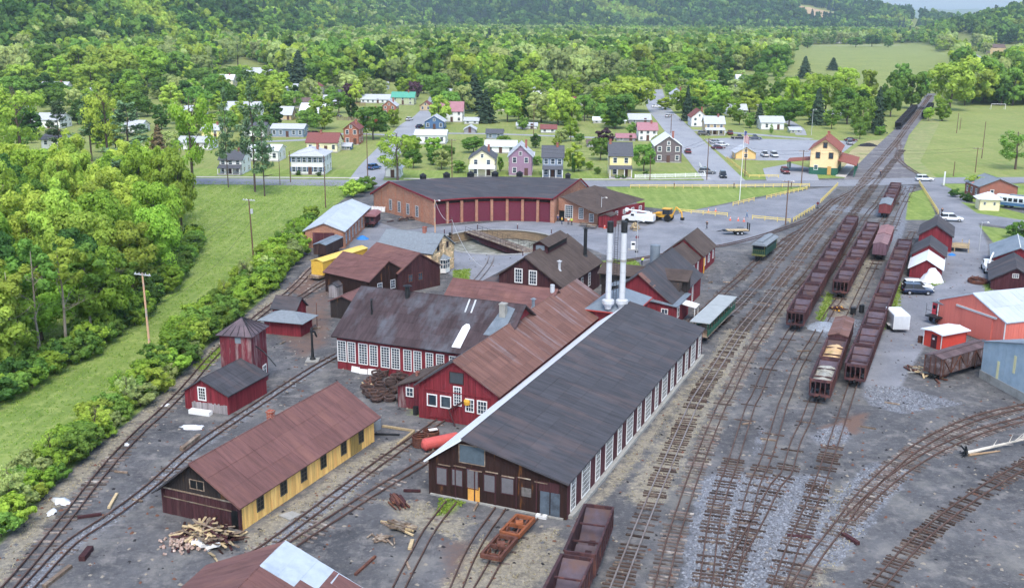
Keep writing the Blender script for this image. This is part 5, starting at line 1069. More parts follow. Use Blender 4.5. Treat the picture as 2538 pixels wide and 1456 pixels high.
# old boxcar body and yellow van body beside the brick car house
ob = make_boxcar('short boxcar with weathered grey roof beside the white-roofed brick building', boards('barn_brown', '#3c2c2b', '#6a5648'), ROOFSLT, 7.5, 2.7); ob.location = (*(Vector(G(802, 640)) + Vector(dirv(15)) * 2.2), .1); ob.rotation_euler = (0, 0, -R(15))
yv_ = thing('yellow_reefer', 'long yellow boxcar body beside the front brown barn', 'boxcar', (*(Vector(G(800, 688)) + Vector(dirv(28)) * 4.8), .1), 28); YP = mat('yellow_car_paint', '#dcb24a', .7, .08, 2, None, '#c79a3e', (.55, .7), .7)
MB().b2((-1.2, -6.2, .7), (1.2, 6.2, 3.0)).build('body', YP, yv_)
for s in (-1, 1): slope(yv_, (s * 1.3, -6.3, 2.98), (s * 1.3, 6.3, 2.98), (0, 6.3, 3.35), (0, -6.3, 3.35), mat('yellow_roof', '#e3c163', .6, .06, 2), 8, 1, .06)
MB().b2((-1.1, -7.2, .35), (1.1, 6.2, .7)).build('underframe', WOODOLD, yv_); trucks(yv_, (-4.3, 4.3))
# maroon bobber caboose by the white-roofed building
mc = thing('bobber_caboose', 'small maroon car with arched roof between brick building and roundhouse', 'railway car', (*(Vector(G(922, 562)) + Vector((0, 1))), .1), 5); MB().b2((-1.1, -2.6, .8), (1.1, 2.6, 2.4)).build('body', MAROON, mc)
MB().extr([(x, -2.9, z) for x, z in [(-1.3, 2.35), (-1.0, 2.65), (-.5, 2.85), (.5, 2.85), (1.0, 2.65), (1.3, 2.35)]], (0, 5.8, 0)).build('roof', mat('dusty_pink_roof', '#8a5f60', .8, .1, 1), mc); MB().b2((-.8, -2.64, 1.0), (-.1, -2.58, 2.2)).build('doorway', GLASSD, mc); MB().b2((.2, -2.64, 1.4), (.8, -2.58, 2.1)).build('window', GLASSV, mc); trucks(mc, (-1.5, 1.5))
# ------------------------------------------------------------------ town houses
TAZ = 2.0
PAINT = {}
def paint(nm, c, v=.05): return mat('siding_' + nm, c, .8, v, 1.2, None, None, objvar=.0, bump=.012, bscale=9, bmp=(.05, .05, 1))
SW_ = paint('white', '#e4e4e2'); SCREAM = paint('cream', '#e8dfba'); SYEL = paint('yellow', '#eadd9c'); SBLUE = paint('blue', '#4f6b90'); SGREY = paint('grey', '#8f8f93'); SPUR = paint('mauve', '#95798f'); SSLATE = paint('slate_blue', '#8593a5'); SBRN = paint('grey_brown', '#6f6568'); SRED = paint('barn_red', '#97343c'); STAN = paint('tan', '#c4ad86'); SPEACH = paint('peach', '#e9bf83'); SGRN = paint('sage', '#b3ba9c'); SPINK = paint('pale_pink', '#cfa68e')
RFG = mat('shingle_light_grey', '#b3b7bd', .9, .06, 1.5); RFD = mat('shingle_charcoal', '#55575d', .95, .1, 1.5); RFR = mat('shingle_red_brown', '#7e4f4c', .95, .1, 1.5); RFGRN = mat('shingle_green', '#6f9a83', .9, .08, 1.5); RFW = mat('roof_white', '#d6dade', .6, .05, 1); RFB = mat('shingle_brown', '#6a5a56', .95, .1, 1.5); RFPK = mat('roof_dusty_pink', '#a2757c', .8, .08, 1)
BRK3 = brick_mat('house_brick', '#ad5f44', '#9c523c', '#a89080')
HOUSES = []
def house(label, fl, frx, ey, ry, depth, axis, wm, rm, name='house', cat='house', az=TAZ, nw=3, st=2, porch=None, chim=None, oh=.4, door=True, pm=None, hipr=False, shut=None, tr=.1):
    F = G(*fl); lo, hi = .5, 60.0; dx, dy = dirv(az + 90)
    for _ in range(30):
        m = (lo + hi) / 2
        if PX(F[0] + dx * m, F[1] + dy * m, 0)[0] < frx: lo = m
        else: hi = m
    W_ = lo; he = HZ(F, ey); ux, uy = dirv(az)
    if hipr:
        mid = (F[0] + dx * W_ / 2 + ux * depth / 2, F[1] + dy * W_ / 2 + uy * depth / 2); hr = max(he + .5, HZ(mid, ry)); root, S = hip(name, label, cat, F, az, W_, depth, he, hr, wm, rm, .6)
    elif axis == 'y':
        mid = (F[0] + dx * W_ / 2, F[1] + dy * W_ / 2); hr = max(he + .6, HZ(mid, ry)); root, S = gable(name, label, cat, F, az, W_, depth, he, he, hr, None, wm, rm, oh, oh)
    else:
        mid = (F[0] + dx * W_ / 2 + ux * depth / 2, F[1] + dy * W_ / 2 + uy * depth / 2); hr = min(max(he + .6, HZ(mid, ry)), he + depth * .55); root, S0 = across(name, label, cat, F, az, W_, depth, he, he, hr, None, wm=wm, rm=rm, ov=oh, oe=oh)
        S = dict(front=S0['left'], right=S0['front'], left=S0['back'], back=S0['right'])
    sh = he / st
    for k in range(st):
        for side, n_, LL in (('front', nw, W_), ('right', max(1, int(depth / 3.2)), depth), ('left', max(1, int(depth / 3.2)), depth)):
            for i in range(n_):
                s = LL * (i + .5) / n_
                if side == 'front' and k == 0 and door and i == n_ // 2: panel(root, *S['front'], s - .5, .15, s + .5, 2.2, pm or mat('house_door', '#5a4038', .7, .1, 2), 'door', .06); continue
                wh = min(1.35, sh * .5); window(root, *S[side], s, k * sh + sh * .34, .95, wh, 1, 2, WHITE, GLASS, tr)
                if shut and side == 'front':
                    for q in (-.72, .72): panel(root, *S['front'], s + q - .2, k * sh + sh * .34, s + q + .2, k * sh + sh * .34 + wh, shut, 'shutter', .05)
    if axis == 'y' and not hipr and hr - he > 1.6: window(root, *S['front'], W_ / 2, he + .2, .7, .9, 1, 2, WHITE, GLASS, tr)
    def loc(s, y): # along the front, outwards
        (x0, y0), (x1, y1) = S['front']; d = Vector((x1 - x0, y1 - y0)).normalized(); o_ = Vector((d.y, -d.x)); c = Vector((x0, y0)) + d * s + o_ * y; return c.x, c.y
    if porch:
        pr, dp = porch, 2.2; h_ = min(2.6, he * .48); a, b_, c, d_ = loc(-.1, dp), loc(W_ + .1, dp), loc(W_ + .1, .05), loc(-.1, .05)
        slope(root, (*a, h_), (*b_, h_), (*c, h_ + .75), (*d_, h_ + .75), pr, 0, 0, .1, 'porch_roof'); MB().extr([(*q, .0) for q in (a, b_, c, d_)], (0, 0, .35)).build('porch_floor', CONC, root)
        for i in range(4): x, y = loc(.1 + i * (W_ - .2) / 3, dp - .15); MB().b2((-.08, -.08, .3), (.08, .08, h_)).build('porch_post', WHITE, root, (x, y, 0))
    if chim is None and st == 2: chim = .72
    MB().extr([(*loc(0, .05), -.1), (*loc(W_, .05), -.1), (*loc(W_, -.1), -.1), (*loc(0, -.1), -.1)], (0, 0, .45)).build('foundation', CONC, root)
    if chim: 
        x, y = loc(W_ * chim, -depth * .45); chimney(root, x, y, he, hr + .9, BRICK2, .6)
    HOUSES.append((label, PX(F[0] + dx * W_ / 2, F[1] + dy * W_ / 2, 0), name)); return root, S, loc
H = house
H('white hip-roofed colonial house with dark shutters at the street corner', (722, 433), 802, 386, 362, 11, 'x', SW_, RFG, nw=6, hipr=True, shut=SBLUE, cat='house')
H('cream bungalow with brown roof and dormer behind the colonial house', (760, 378), 836, 352, 329, 9, 'x', SCREAM, RFR, nw=4, st=1, chim=.4)
H('tall red brick gabled house with white chimney stack', (852, 359), 889, 319, 305, 9, 'y', BRK3, RFR, nw=2)
H('dark red house with pale green roof and white windows', (894, 320), 936, 285, 269, 8, 'x', SRED, RFGRN, nw=2, chim=.8, door=False)
H('small red brick gabled house behind the dark red house', (946, 282), 982, 262, 248, 8, 'y', BRK3, RFG, nw=2)
H('beige house with bright green roof', (970, 260), 1026, 241, 228, 9, 'x', SGRN, mat('green_metal', '#58a08a', .6, .06, 1), nw=3)
H('long low white house with pale roof left of the green-roofed house', (894, 256), 966, 246, 234, 9, 'x', SW_, RFG, st=1, nw=6)
H('grey garage with wide white roof on the back lane', (742, 300), 800, 280, 256, 12, 'x', SGREY, RFW, name='garage', cat='garage', st=1, nw=2)
H('tan house with grey roof at the back lane corner', (690, 298), 722, 284, 264, 9, 'x', STAN, RFG, st=1, nw=2)
H('long pale grey building left of the cream bungalow', (672, 340), 752, 318, 307, 8, 'x', SSLATE, RFG, st=1, nw=5)
H('low brown-roofed house beyond the tan house', (722, 268), 775, 256, 242, 9, 'x', SGREY, RFB, st=1, nw=3)
H('white cottage with pale roof behind the garage', (800, 262), 838, 250, 236, 8, 'x', SW_, RFG, st=1, nw=2)
H('blue house with pale grey cross roof', (1052, 321), 1100, 301, 287, 9, 'y', SBLUE, RFG, st=1, nw=3)
H('white two-storey house with dusty pink roof', (1092, 303), 1146, 275, 252, 10, 'x', SW_, RFPK, nw=3, chim=.2)
H('long white store with flat pale roof below the blue house', (1028, 357), 1104, 334, 322, 9, 'x', SW_, RFW, st=1, nw=4)
H('cream gabled house with awning porch left of the mauve house', (1163, 437), 1226, 392, 371, 10, 'y', SCREAM, RFD, nw=2, porch=RFW)
H('long white shed behind the cream gabled house', (1202, 380), 1278, 362, 348, 8, 'x', SW_, RFW, name='shed', cat='shed', st=1, nw=3)
H('mauve gabled house with white roof edge', (1260, 436), 1318, 386, 359, 10, 'y', SPUR, RFG, nw=2)
H('slate-blue house with charcoal roof and front porch', (1344, 441), 1394, 389, 361, 9, 'x', SSLATE, RFD, nw=3, porch=RFD)
H('pale yellow house with dark porch roof beside the picket fence', (1509, 440), 1564, 385, 353, 9, 'x', SYEL, RFD, nw=2, porch=RFD, chim=.05)
H('grey-brown gabled house with white trim and white roof at the street corner', (1622, 403), 1688, 360, 337, 12, 'y', SBRN, RFW, nw=3, tr=.16)
H('tall white house with pink roof behind the grey-brown house', (1581, 350), 1628, 322, 304, 9, 'x', SW_, RFPK, nw=3)
H('low shed with dusty pink roof behind the yellow house', (1528, 350), 1574, 341, 331, 7, 'x', SGREY, RFPK, name='shed', cat='shed', st=1, nw=2)
H('grey-roofed garage with white top beside the straight street', (1558, 306), 1612, 296, 282, 9, 'x', SGREY, RFG, name='garage', cat='garage', st=1, nw=2)
H('long white trailer house among trees left of the grey-roofed garage', (1470, 306), 1550, 298, 290, 5, 'x', SW_, RFW, st=1, nw=5)
H('white gabled house with red-brown roof across the straight street', (1712, 315), 1752, 290, 273, 11, 'y', SW_, RFR, nw=2)
H('tan house with pale roof and wide front porch by the car park', (1746, 335), 1794, 306, 288, 8, 'x', STAN, RFG, nw=3, porch=RFG)
H('white gabled cottage beyond the straight street', (1662, 251), 1696, 233, 221, 9, 'y', SW_, RFG, nw=2)
H('pinkish house with pale roof on the rise', (1730, 226), 1772, 210, 200, 9, 'x', SPINK, RFG, nw=2)
H('long white house below the pinkish house', (1768, 248), 1803, 237, 225, 7, 'x', SW_, RFD, st=1, nw=3)
H('tall white house with white roof near the trees', (1824, 218), 1846, 195, 185, 8, 'x', SW_, RFW, nw=2)
H('white garage with ribbed pale roof and maroon lean-to', (1885, 322), 1942, 303, 288, 9, 'x', SW_, RFG, name='garage', cat='garage', st=1, nw=2)
H('white bungalow behind the white gabled house', (1800, 285), 1850, 272, 258, 8, 'x', SW_, RFG, st=1, nw=3)
H('orange shed with gabled roof at the edge of the car park', (1822, 396), 1872, 378, 364, 7, 'y', SPEACH, RFG, name='shed', cat='shed', st=1, nw=1, door=False)
H('tan-sided house with white roof left of the green hill trees', (535, 222), 578, 198, 185, 9, 'x', paint('buff', '#cfc9a8'), RFW, nw=2)
H('long white building with grey roof far behind the pines', (590, 196), 672, 182, 168, 10, 'x', SW_, RFG, st=1, nw=6)
H('red gabled barn beside the long white building', (655, 200), 684, 187, 175, 9, 'y', SRED, RFW, name='barn', cat='barn', st=1, nw=1)
H('white house with grey roof seen through the left trees', (180, 242), 220, 230, 218, 9, 'x', SW_, RFG, st=1, nw=2)
H('white two-storey house behind the tall left pines', (100, 238), 165, 216, 203, 9, 'x', SW_, RFG, nw=3)
H('white house half hidden behind the leftmost pine', (72, 318), 150, 296, 280, 10, 'x', SW_, RFG, nw=4)
H('white house with dark roof low in the left trees', (105, 385), 150, 345, 328, 10, 'x', SW_, RFD, nw=2)
H('white cottage row house behind the middle pines', (300, 330), 350, 312, 298, 9, 'x', SW_, RFG, nw=2, st=1)
H('white long house behind the bright left maple', (430, 290), 500, 274, 262, 9, 'x', SW_, RFG, st=1, nw=4)
H('grey-roofed white house behind the thin pine', (560, 300), 640, 272, 252, 9, 'x', SW_, RFG, nw=3)
H('white house with porch just behind the pavement pines', (545, 432), 600, 395, 372, 9, 'x', SW_, RFD, nw=3, porch=RFD)
H('pale house with white roof right of the porch house', (612, 400), 690, 372, 358, 9, 'x', SW_, RFW, nw=4, st=1)
H('white bungalow at the far left of the main road', (440, 372), 520, 352, 338, 9, 'x', SW_, RFG, st=1, nw=4)
H('white-roofed house beside the two purple maples', (905, 222), 960, 212, 203, 8, 'x', SW_, RFG, st=1, nw=3)
H('little white house with a porch left of the bushy street tree', (955, 441), 990, 418, 404, 7, 'y', SW_, RFG, st=1, nw=1)
H('small white house deep in the central trees', (1305, 240), 1345, 228, 217, 7, 'y', SW_, RFG, st=1, nw=1)
H('low maroon-roofed house in the central trees', (1300, 254), 1340, 246, 237, 8, 'x', SRED, RFR, st=1, nw=2)
H('white house left of the round street tree', (1420, 262), 1455, 250, 240, 8, 'x', SW_, RFR, st=1, nw=2)
H('grey shed among the gardens behind the slate-blue house', (1150, 330), 1178, 320, 312, 6, 'y', SGREY, RFG, name='shed', cat='shed', st=1, nw=1)
H('small white barn in the far orchard', (660, 158), 680, 146, 138, 7, 'y', SW_, RFG, st=1, nw=1)
H('white shed near the dark garden spruce', (1280, 320), 1330, 311, 304, 6, 'x', SW_, RFG, name='shed', cat='shed', st=1, nw=2)
H('white farmhouse far beyond the fields', (2070, 108), 2100, 96, 88, 12, 'x', SW_, RFG, nw=2)
H('brown-roofed house among trees at the far right', (2452, 135), 2490, 118, 110, 12, 'x', STAN, RFB, st=1, nw=2)
H('blue-roofed house at the right edge beyond the highway', (2505, 142), 2537, 132, 124, 12, 'y', SW_, mat('blue_roof', '#4f6b8f', .8, .06, 1), st=1, nw=1)
H('white houses beyond the highway at the far right', (2460, 172), 2490, 160, 152, 10, 'x', SW_, RFW, st=1, nw=2)
H('red farm building below the ridge', (2210, 92), 2250, 84, 80, 14, 'x', SRED, RFR, name='barn', cat='barn', st=1, nw=2)
for lab, fl, frx, ey, ry, dp_, ax_, wm_, rm_, st_ in (('white gabled house with dark roof between the tan house and the hills', (600, 222), 632, 204, 194, 8, 'y', SW_, RFD, 2), ('sage house with brown roof behind the withered conifer', (470, 252), 505, 236, 226, 8, 'x', SGRN, RFB, 2), ('pale blue bungalow beside the dark conifers', (700, 228), 735, 218, 208, 8, 'x', SSLATE, RFG, 1),
    ('little cream house right of the dark conifers', (765, 226), 795, 214, 205, 8, 'y', SCREAM, RFR, 1), ('grey bungalow left of the first purple maple', (800, 240), 842, 231, 222, 8, 'x', SGREY, RFD, 1), ('white bungalow right of the first purple maple', (885, 240), 925, 231, 222, 8, 'x', SW_, RFB, 1), ('tan gabled house left of the upper side street', (1040, 275), 1068, 262, 252, 8, 'y', STAN, RFR, 1),
    ('white house right of the upper side street', (1110, 246), 1150, 232, 221, 8, 'x', SW_, RFG, 2), ('small white garage below the dusty pink roof', (1150, 308), 1185, 299, 291, 7, 'x', SW_, RFG, 1), ('grey-blue house in the back gardens with charcoal roof', (1205, 345), 1245, 330, 320, 7, 'x', SSLATE, RFD, 1), ('white cottage in the back gardens with red roof', (1340, 330), 1378, 319, 309, 7, 'x', SW_, RFR, 1),
    ('cream cottage among round trees with green roof', (1230, 275), 1268, 264, 255, 8, 'x', SCREAM, RFGRN, 1), ('pale grey house deep in the central trees with brown roof', (1390, 240), 1428, 230, 222, 8, 'x', SGREY, RFB, 1), ('white house near the top of the straight street', (1585, 238), 1612, 224, 215, 8, 'y', SW_, RFD, 2), ('tan bungalow right of the straight street top', (1700, 238), 1738, 229, 220, 8, 'x', STAN, RFD, 1),
    ('white bungalow beside the dark garden spruce across the street', (1850, 262), 1895, 251, 243, 8, 'x', SW_, RFR, 1), ('sage shed below the white garage', (1958, 330), 1985, 322, 315, 6, 'x', SGRN, RFG, 1), ('long white farm building behind the station trees', (2028, 290), 2090, 281, 274, 8, 'x', SW_, RFG, 1), ('white house at the left behind the oak-like tree', (20, 290), 62, 272, 260, 9, 'x', SW_, RFG, 2), ('grey house between pines at the left', (240, 300), 285, 284, 273, 9, 'x', SGREY, RFD, 2),
    ('pale yellow house behind the spreading bright tree', (500, 345), 545, 322, 308, 9, 'x', SYEL, RFG, 2), ('white house left of the pale grey building', (600, 340), 655, 318, 303, 9, 'x', SW_, RFD, 2), ('small blue shed beside the cream bungalow', (845, 372), 868, 362, 354, 5, 'x', SBLUE, RFG, 1), ('white garage at the mauve house back garden', (1290, 395), 1322, 385, 376, 6, 'x', SW_, RFG, 1), ('grey garage behind the pale yellow house', (1455, 365), 1490, 355, 346, 6, 'x', SGREY, RFB, 1)): H(lab, fl, frx, ey, ry, dp_, ax_, wm_, rm_, st=st_, nw=2, door=st_ == 2)
# station
sF = fl_from_fr((89.5, 294.2), 20, 7.5); GRNP = mat('station_green', '#2e5f4e', .7, .06, 2)
stn, STW = gable('station', 'cream and green two-storey station with red gabled roof', 'station', sF, 20, 7.5, 15, 7.1, 7.1, 9.9, None, paint('station_cream', '#eed0a0'), mat('station_red_roof', '#8a5348', .9, .1, 2), .7, .7)
for sd, LL in (('front', 7.5), ('right', 15.0), ('left', 15.0)): panel(stn, *STW[sd], 0.0, 0, LL, 2.0, GRNP, 'wainscot', .06)
for s in (2.0, 5.5): window(stn, *STW['front'], s, 4.6, 1.0, 1.5, 1, 2, BROWNW, GLASS, .12)
window(stn, *STW['front'], 3.75, 7.5, .9, 1.3, 1, 2, BROWNW, GLASS, .12); window(stn, *STW['front'], 1.7, 1.4, .9, 1.2, 1, 2, WHITE, GLASS, .12); panel(stn, *STW['front'], 4.8, .1, 5.8, 2.4, mat('oak_door', '#c79a58', .7, .1, 3), 'door', .1)
for s in (3, 7, 11): window(stn, *STW['right'], s, 4.6, 1.0, 1.5, 1, 2, BROWNW, GLASS, .12)
RRF = mat('station_red_roof', '#8a5348')
slope(stn, (12.5, -1.5, 3.2), (12.5, 18, 3.2), (7.4, 18, 4.4), (7.4, -1.5, 4.4), RRF, 0, 0, .14, 'canopy'); slope(stn, (-6.5, 10, 3.0), (-6.5, 1.5, 3.0), (.1, 1.5, 3.8), (.1, 10, 3.8), RRF, 0, 0, .14, 'canopy')
for x, y in ((12.0, -1), (12, 5), (12, 11), (12, 17), (-6.1, 2), (-6.1, 6), (-6.1, 9.5)): MB().b2((x - .12, y - .12, 0), (x + .12, y + .12, 3.1)).build('canopy_post', GRNP, stn)
chimney(stn, 3.75, 11, 9, 11, BRICK2, .7); chimney(stn, 3.75, 4.5, 9, 10.6, BRICK2, .6)
HOUSES.append(('station', PX(sF[0], sF[1], 0), 'station'))
# brick office, kiosk at right
bo, BOW = gable('brick_office', 'red brick office with grey roof at the right edge by the road', 'office', fl_from_fr(G(2497, 497), 2, 7), 2, 9, 9, 3.4, 3.4, 5.2, None, BRICK2, ROOFGRY, .4, .4)
bl = thing('dummy', None, None); bpy.data.objects.remove(bl)
for s in (1.6, 4.4, 7.2): window(bo, *BOW['left'], s, 1.2, .7, 1.3, 1, 2, WHITE, GLASS, .1)
window(bo, *BOW['front'], 3, 1.2, .7, 1.3, 1, 2, WHITE, GLASS, .1)
kq = G(2425, 521)
ki, KIW = hip('ticket_kiosk', 'cream ticket kiosk with white hip roof beside the trolley', 'kiosk', kq, 10, 4.4, 3.8, 2.6, 4.0, CREAMP, ROOFWHT, .6)
for s in (1.1, 3.2): window(ki, *KIW['front'], s, 1.3, .45, .6, 1, 2, WHITE, GLASS, .06)
# blue trolley car
tr_c = thing('trolley_car', 'blue and white streetcar standing by the brick office', 'streetcar', (*G(2545, 520), .15), -50); TBL = mat('trolley_blue', '#4a6f96', .4, .05, 2); TWH = mat('trolley_white', '#cfd6db', .4, .05, 2)
MB().extr([(x, -6.6, z) for x, z in [(-1.2, .55), (1.2, .55), (1.25, 1.5), (-1.25, 1.5)]], (0, 13.2, 0)).build('lower_body', TBL, tr_c); MB().b2((-1.2, -6.5, 1.5), (1.2, 6.5, 2.35)).build('window_band', GLASSV, tr_c)
MB().extr([(x, -6.7, z) for x, z in [(-1.25, 2.3), (1.25, 2.3), (1.2, 2.6), (.8, 2.85), (-.8, 2.85), (-1.2, 2.6)]], (0, 13.4, 0)).build('roof', TWH, tr_c); MB().b2((-.6, -4, 2.85), (.6, 4, 3.05)).build('roof_monitor', ROOFGRY, tr_c)
for s in (-1, 1):
    for i in range(12): MB().b2((s * 1.22 - .03, -6.4 + i * 1.16, 1.5), (s * 1.22 + .03, -6.1 + i * 1.16, 2.32)).build('window_post', TWH, tr_c)
    MB().b2((s * 1.25 - .02, -6.5, 1.3), (s * 1.25 + .02, 6.5, 1.45)).build('stripe', TWH, tr_c)
trucks(tr_c, (-4, 4)); MB().b2((-.25, 6.58, .9), (.25, 6.66, 1.2)).build('headlight', LAMP, tr_c); MB().b2((-.25, -6.68, .9), (.25, -6.58, 1.2)).build('headlight', LAMP, tr_c)

# ------------------------------------------------------------------ road vehicles (y forward)
def loft(prof_list, mi=0):
    """closed cross-sections [(half_width, z) ...] at successive y -> skin"""
    mb = MB(); n = len(prof_list[0][1]) * 2; vs = []
    for y, pr in prof_list: vs += [(w_, y, z) for w_, z in pr] + [(-w_, y, z) for w_, z in reversed(pr)]
    fs = []
    for j in range(len(prof_list) - 1):
        for i in range(n): fs.append((j * n + i, j * n + (i + 1) % n, (j + 1) * n + (i + 1) % n, (j + 1) * n + i))
    fs += [tuple(range(n))[::-1], tuple(range((len(prof_list) - 1) * n, len(prof_list) * n))]; mb.add(vs, fs, mi); return mb
PAINTS = {k: mat('car_' + k, c, .25, .03, 2, spec=.6) for k, c in dict(white='#e3e6e8', black='#1d2024', silver='#a9aeb4', red='#8f2730', navy='#25344e', green='#2f4a3c', blue='#3d5f8f', grey='#5b6066', maroon='#5d1f2c').items()}
_CP = {}
def make_vehicle(kind):
    L_ = dict(suv=4.7, sedan=4.6, pickup=5.4)[kind]; h = L_ / 2; root = thing('parked_car' if kind != 'pickup' else 'pickup_truck', 'x', 'car' if kind != 'pickup' else 'pickup truck')
    zb = .95 if kind != 'sedan' else .85
    def sec(w_, zt, zl=.32): return [(w_ * .9, zl), (w_, zl + .18), (w_, zt - .15), (w_ * .92, zt)]
    body = loft([(-h, sec(.78, zb - .1, .45)), (-h + .12, sec(.9, zb)), (-h * .5, sec(.92, zb + .03)), (h * .35, sec(.92, zb)), (h * .75, sec(.9, zb - .08)), (h - .1, sec(.82, zb - .2)), (h, sec(.7, zb - .28, .42))]).build('body', PAINTS['white'], root, smooth=False)
    y0, y1, rt = dict(suv=(-h + .15, h * .42, 1.72), sedan=(-h * .7, h * .42, 1.45), pickup=(-.55, h * .5, 1.78))[kind]
    cab = [(y0, [(.84, zb), (.84, zb + .02)]), (y0 + (.25 if kind != 'sedan' else .6), [(.84, zb), (.68, rt - .04)]), (y1 - .75, [(.84, zb), (.68, rt - .04)]), (y1, [(.84, zb), (.82, zb + .02)])]
    loft(cab).build('cabin_glass', GLASSV, root); ra, rb = y0 + (.2 if kind != 'sedan' else .55), y1 - .7
    loft([(ra, [(.7, rt - .1), (.66, rt)]), (rb, [(.7, rt - .1), (.66, rt)])]).build('roof', PAINTS['white'], root)
    for s in (-1, 1):
        for y in ((ra + rb) / 2,): MB().hexa([(s * .85, y - .05, zb - .02), (s * .85, y + .05, zb - .02), (s * .8, y + .05, zb - .02), (s * .8, y - .05, zb - .02), (s * .71, y - .05, rt - .06), (s * .71, y + .05, rt - .06), (s * .66, y + .05, rt - .06), (s * .66, y - .05, rt - .06)]).build('door_pillar', PAINTS['white'], root)
        MB().b2((s * .6 - .18, h - .16, .62), (s * .6 + .18, h - .02, .76)).build('headlight', LAMP, root); MB().b2((s * .68 - .12, -h - .01, .66), (s * .68 + .12, -h + .12, .9)).build('taillight', TAIL, root)
        for y in (-h * .6, h * .6):
            w_ = MB().cyl((s * .74, 0, 0), (s * .93, 0, 0), .34, .34, 16).build('wheel', TYRE, root, (0, y, .34)); MB().cyl((s * .9, 0, 0), (s * .945, 0, 0), .2, .2, 10).build('rim', CHROME, w_)
    MB().b2((-.85, h - .1, .38), (.85, h + .04, .52)).build('bumper', IRON, root); MB().b2((-.85, -h - .04, .4), (.85, -h + .1, .54)).build('bumper', IRON, root)
    if kind == 'pickup': MB().b2((-.72, -h + .15, zb - .02), (.72, -.7, zb + .04)).build('bed', IRON, root)
    return root
VEH = []
def vehicle(kind, col, px, az, label, group=None):
    x, y = G(*px); p = PAINTS[col]
    if kind not in _CP: src = _CP[kind] = make_vehicle(kind); o = src; o.location = (x, y, .05); o.rotation_euler = (0, 0, -R(az)); o['label'] = label
    else: o = copy_tree(_CP[kind], (x, y, .05), az, label)
    for ch in o.children:
        if ch.name.split('.')[0] in ('body', 'roof', 'door_pillar'): ch.material_slots[0].link = 'OBJECT'; ch.material_slots[0].material = p
    if group: o['group'] = group
    return o
V = vehicle
V('suv', 'white', (2290, 449), 92, 'white SUV crossing the tracks on the main road')
V('suv', 'black', (1791, 440), 185, 'dark car with lights waiting at the end of the straight street'); V('suv', 'grey', (1752, 431), 95, 'dark grey car beside the picket fence corner')
V('suv', 'navy', (2272, 728), 95, 'dark blue SUV parked before the white-roofed red shed'); V('suv', 'white', (2272, 719), 95, 'white SUV parked tightly behind the dark blue SUV')
V('sedan', 'silver', (1774, 356), 75, 'silver car, upper of three parked by the car park corner'); V('sedan', 'white', (1789, 363), 75, 'white car, middle of three parked by the car park corner'); V('sedan', 'maroon', (1779, 370), 75, 'dark red car, lowest of three parked by the car park corner')
V('pickup', 'white', (1894, 388), 0, 'white pickup facing away beside the orange shed'); V('suv', 'white', (1918, 389), 180, 'white van-like car parked right of the white pickup')
V('suv', 'red', (1945, 430), 180, 'red car parked before the station canopy'); V('pickup', 'navy', (1868, 346), 92, 'dark blue pickup on the lane by the car park'); V('pickup', 'black', (1870 - 40, 345), 92, 'black pickup left of the dark blue pickup')
V('suv', 'blue', (927, 420), 30, 'pale blue car parked at the side street verge'); V('sedan', 'white', (1014, 299), 20, 'white car going up the side street'); V('sedan', 'navy', (1040, 317), 20, 'dark car parked beside the blue house')
V('sedan', 'white', (1626, 267), 92, 'white car crossing the upper straight street'); V('sedan', 'red', (1704, 380), 2, 'red car in front of the grey-brown house'); V('suv', 'red', (1808, 334), 2, 'red car under the tan house carport')
V('suv', 'black', (1744, 336), 92, 'black car at the tan house porch'); V('sedan', 'white', (712, 240), 60, 'white car beside the cottage lawns at left'); V('pickup', 'silver', (2105, 358), 10, 'silver pickup behind the station'); V('sedan', 'maroon', (2108, 351), 80, 'maroon car behind the station roof')
V('sedan', 'white', (1655, 291), 20, 'white car parked at the straight street verge'); V('sedan', 'black', (835, 290), 92, 'black car beside the wooden garden fence'); V('suv', 'white', (762, 315), 92, 'white camper-like car behind the pale grey building')
for i, (x, y) in enumerate(((2405, 143), (2418, 148), (2425, 152), (2432, 168))): V('sedan', ['white', 'black', 'silver', 'navy'][i], (x, y), 150, ['white', 'black', 'silver', 'dark blue'][i] + ' car on the curving highway')
V('suv', 'white', (2357, 548), 100, 'white car half hidden behind the tallest red shed')
# white service truck
ut = thing('service_truck', 'white bucket truck parked beside the roundhouse annex', 'truck', (*G(1582, 551), 0), 290); WH = PAINTS['white']
loft([(1.6, [(.95, .5), (1.0, 1.5), (.95, 1.6)]), (2.8, [(.95, .5), (1.0, 1.25), (.9, 1.35)]), (3.4, [(.9, .5), (.92, 1.15), (.8, 1.2)])]).build('bonnet', WH, ut); loft([(.6, [(1.0, .5), (.95, 2.1)]), (1.5, [(1.0, .5), (.95, 2.1)]), (2.1, [(1.0, .5), (.95, 1.55)])]).build('cab', WH, ut)
MB().b2((-1.02, .8, 1.5), (1.02, 1.5, 1.95)).build('cab_glass', GLASSV, ut); MB().b2((-1.15, -3.4, .6), (1.15, .55, 1.8)).build('service_body', WH, ut); MB().b2((-.35, -2.8, 1.8), (.35, -1.8, 2.3)).build('turret', WH, ut); MB().cyl((0, -2.3, 2.3), (.1, 2.4, 2.6), .2, .14, 8).build('boom', WH, ut); MB().b2((-.4, 2.3, 2.2), (.4, 2.9, 2.9)).build('bucket', WH, ut)
for x in (-.95, .95):
    for y in (-2.2, 2.3): MB().cyl((x - .14, y, .45), (x + .14, y, .45), .45, .45, 14).build('wheel', TYRE, ut)
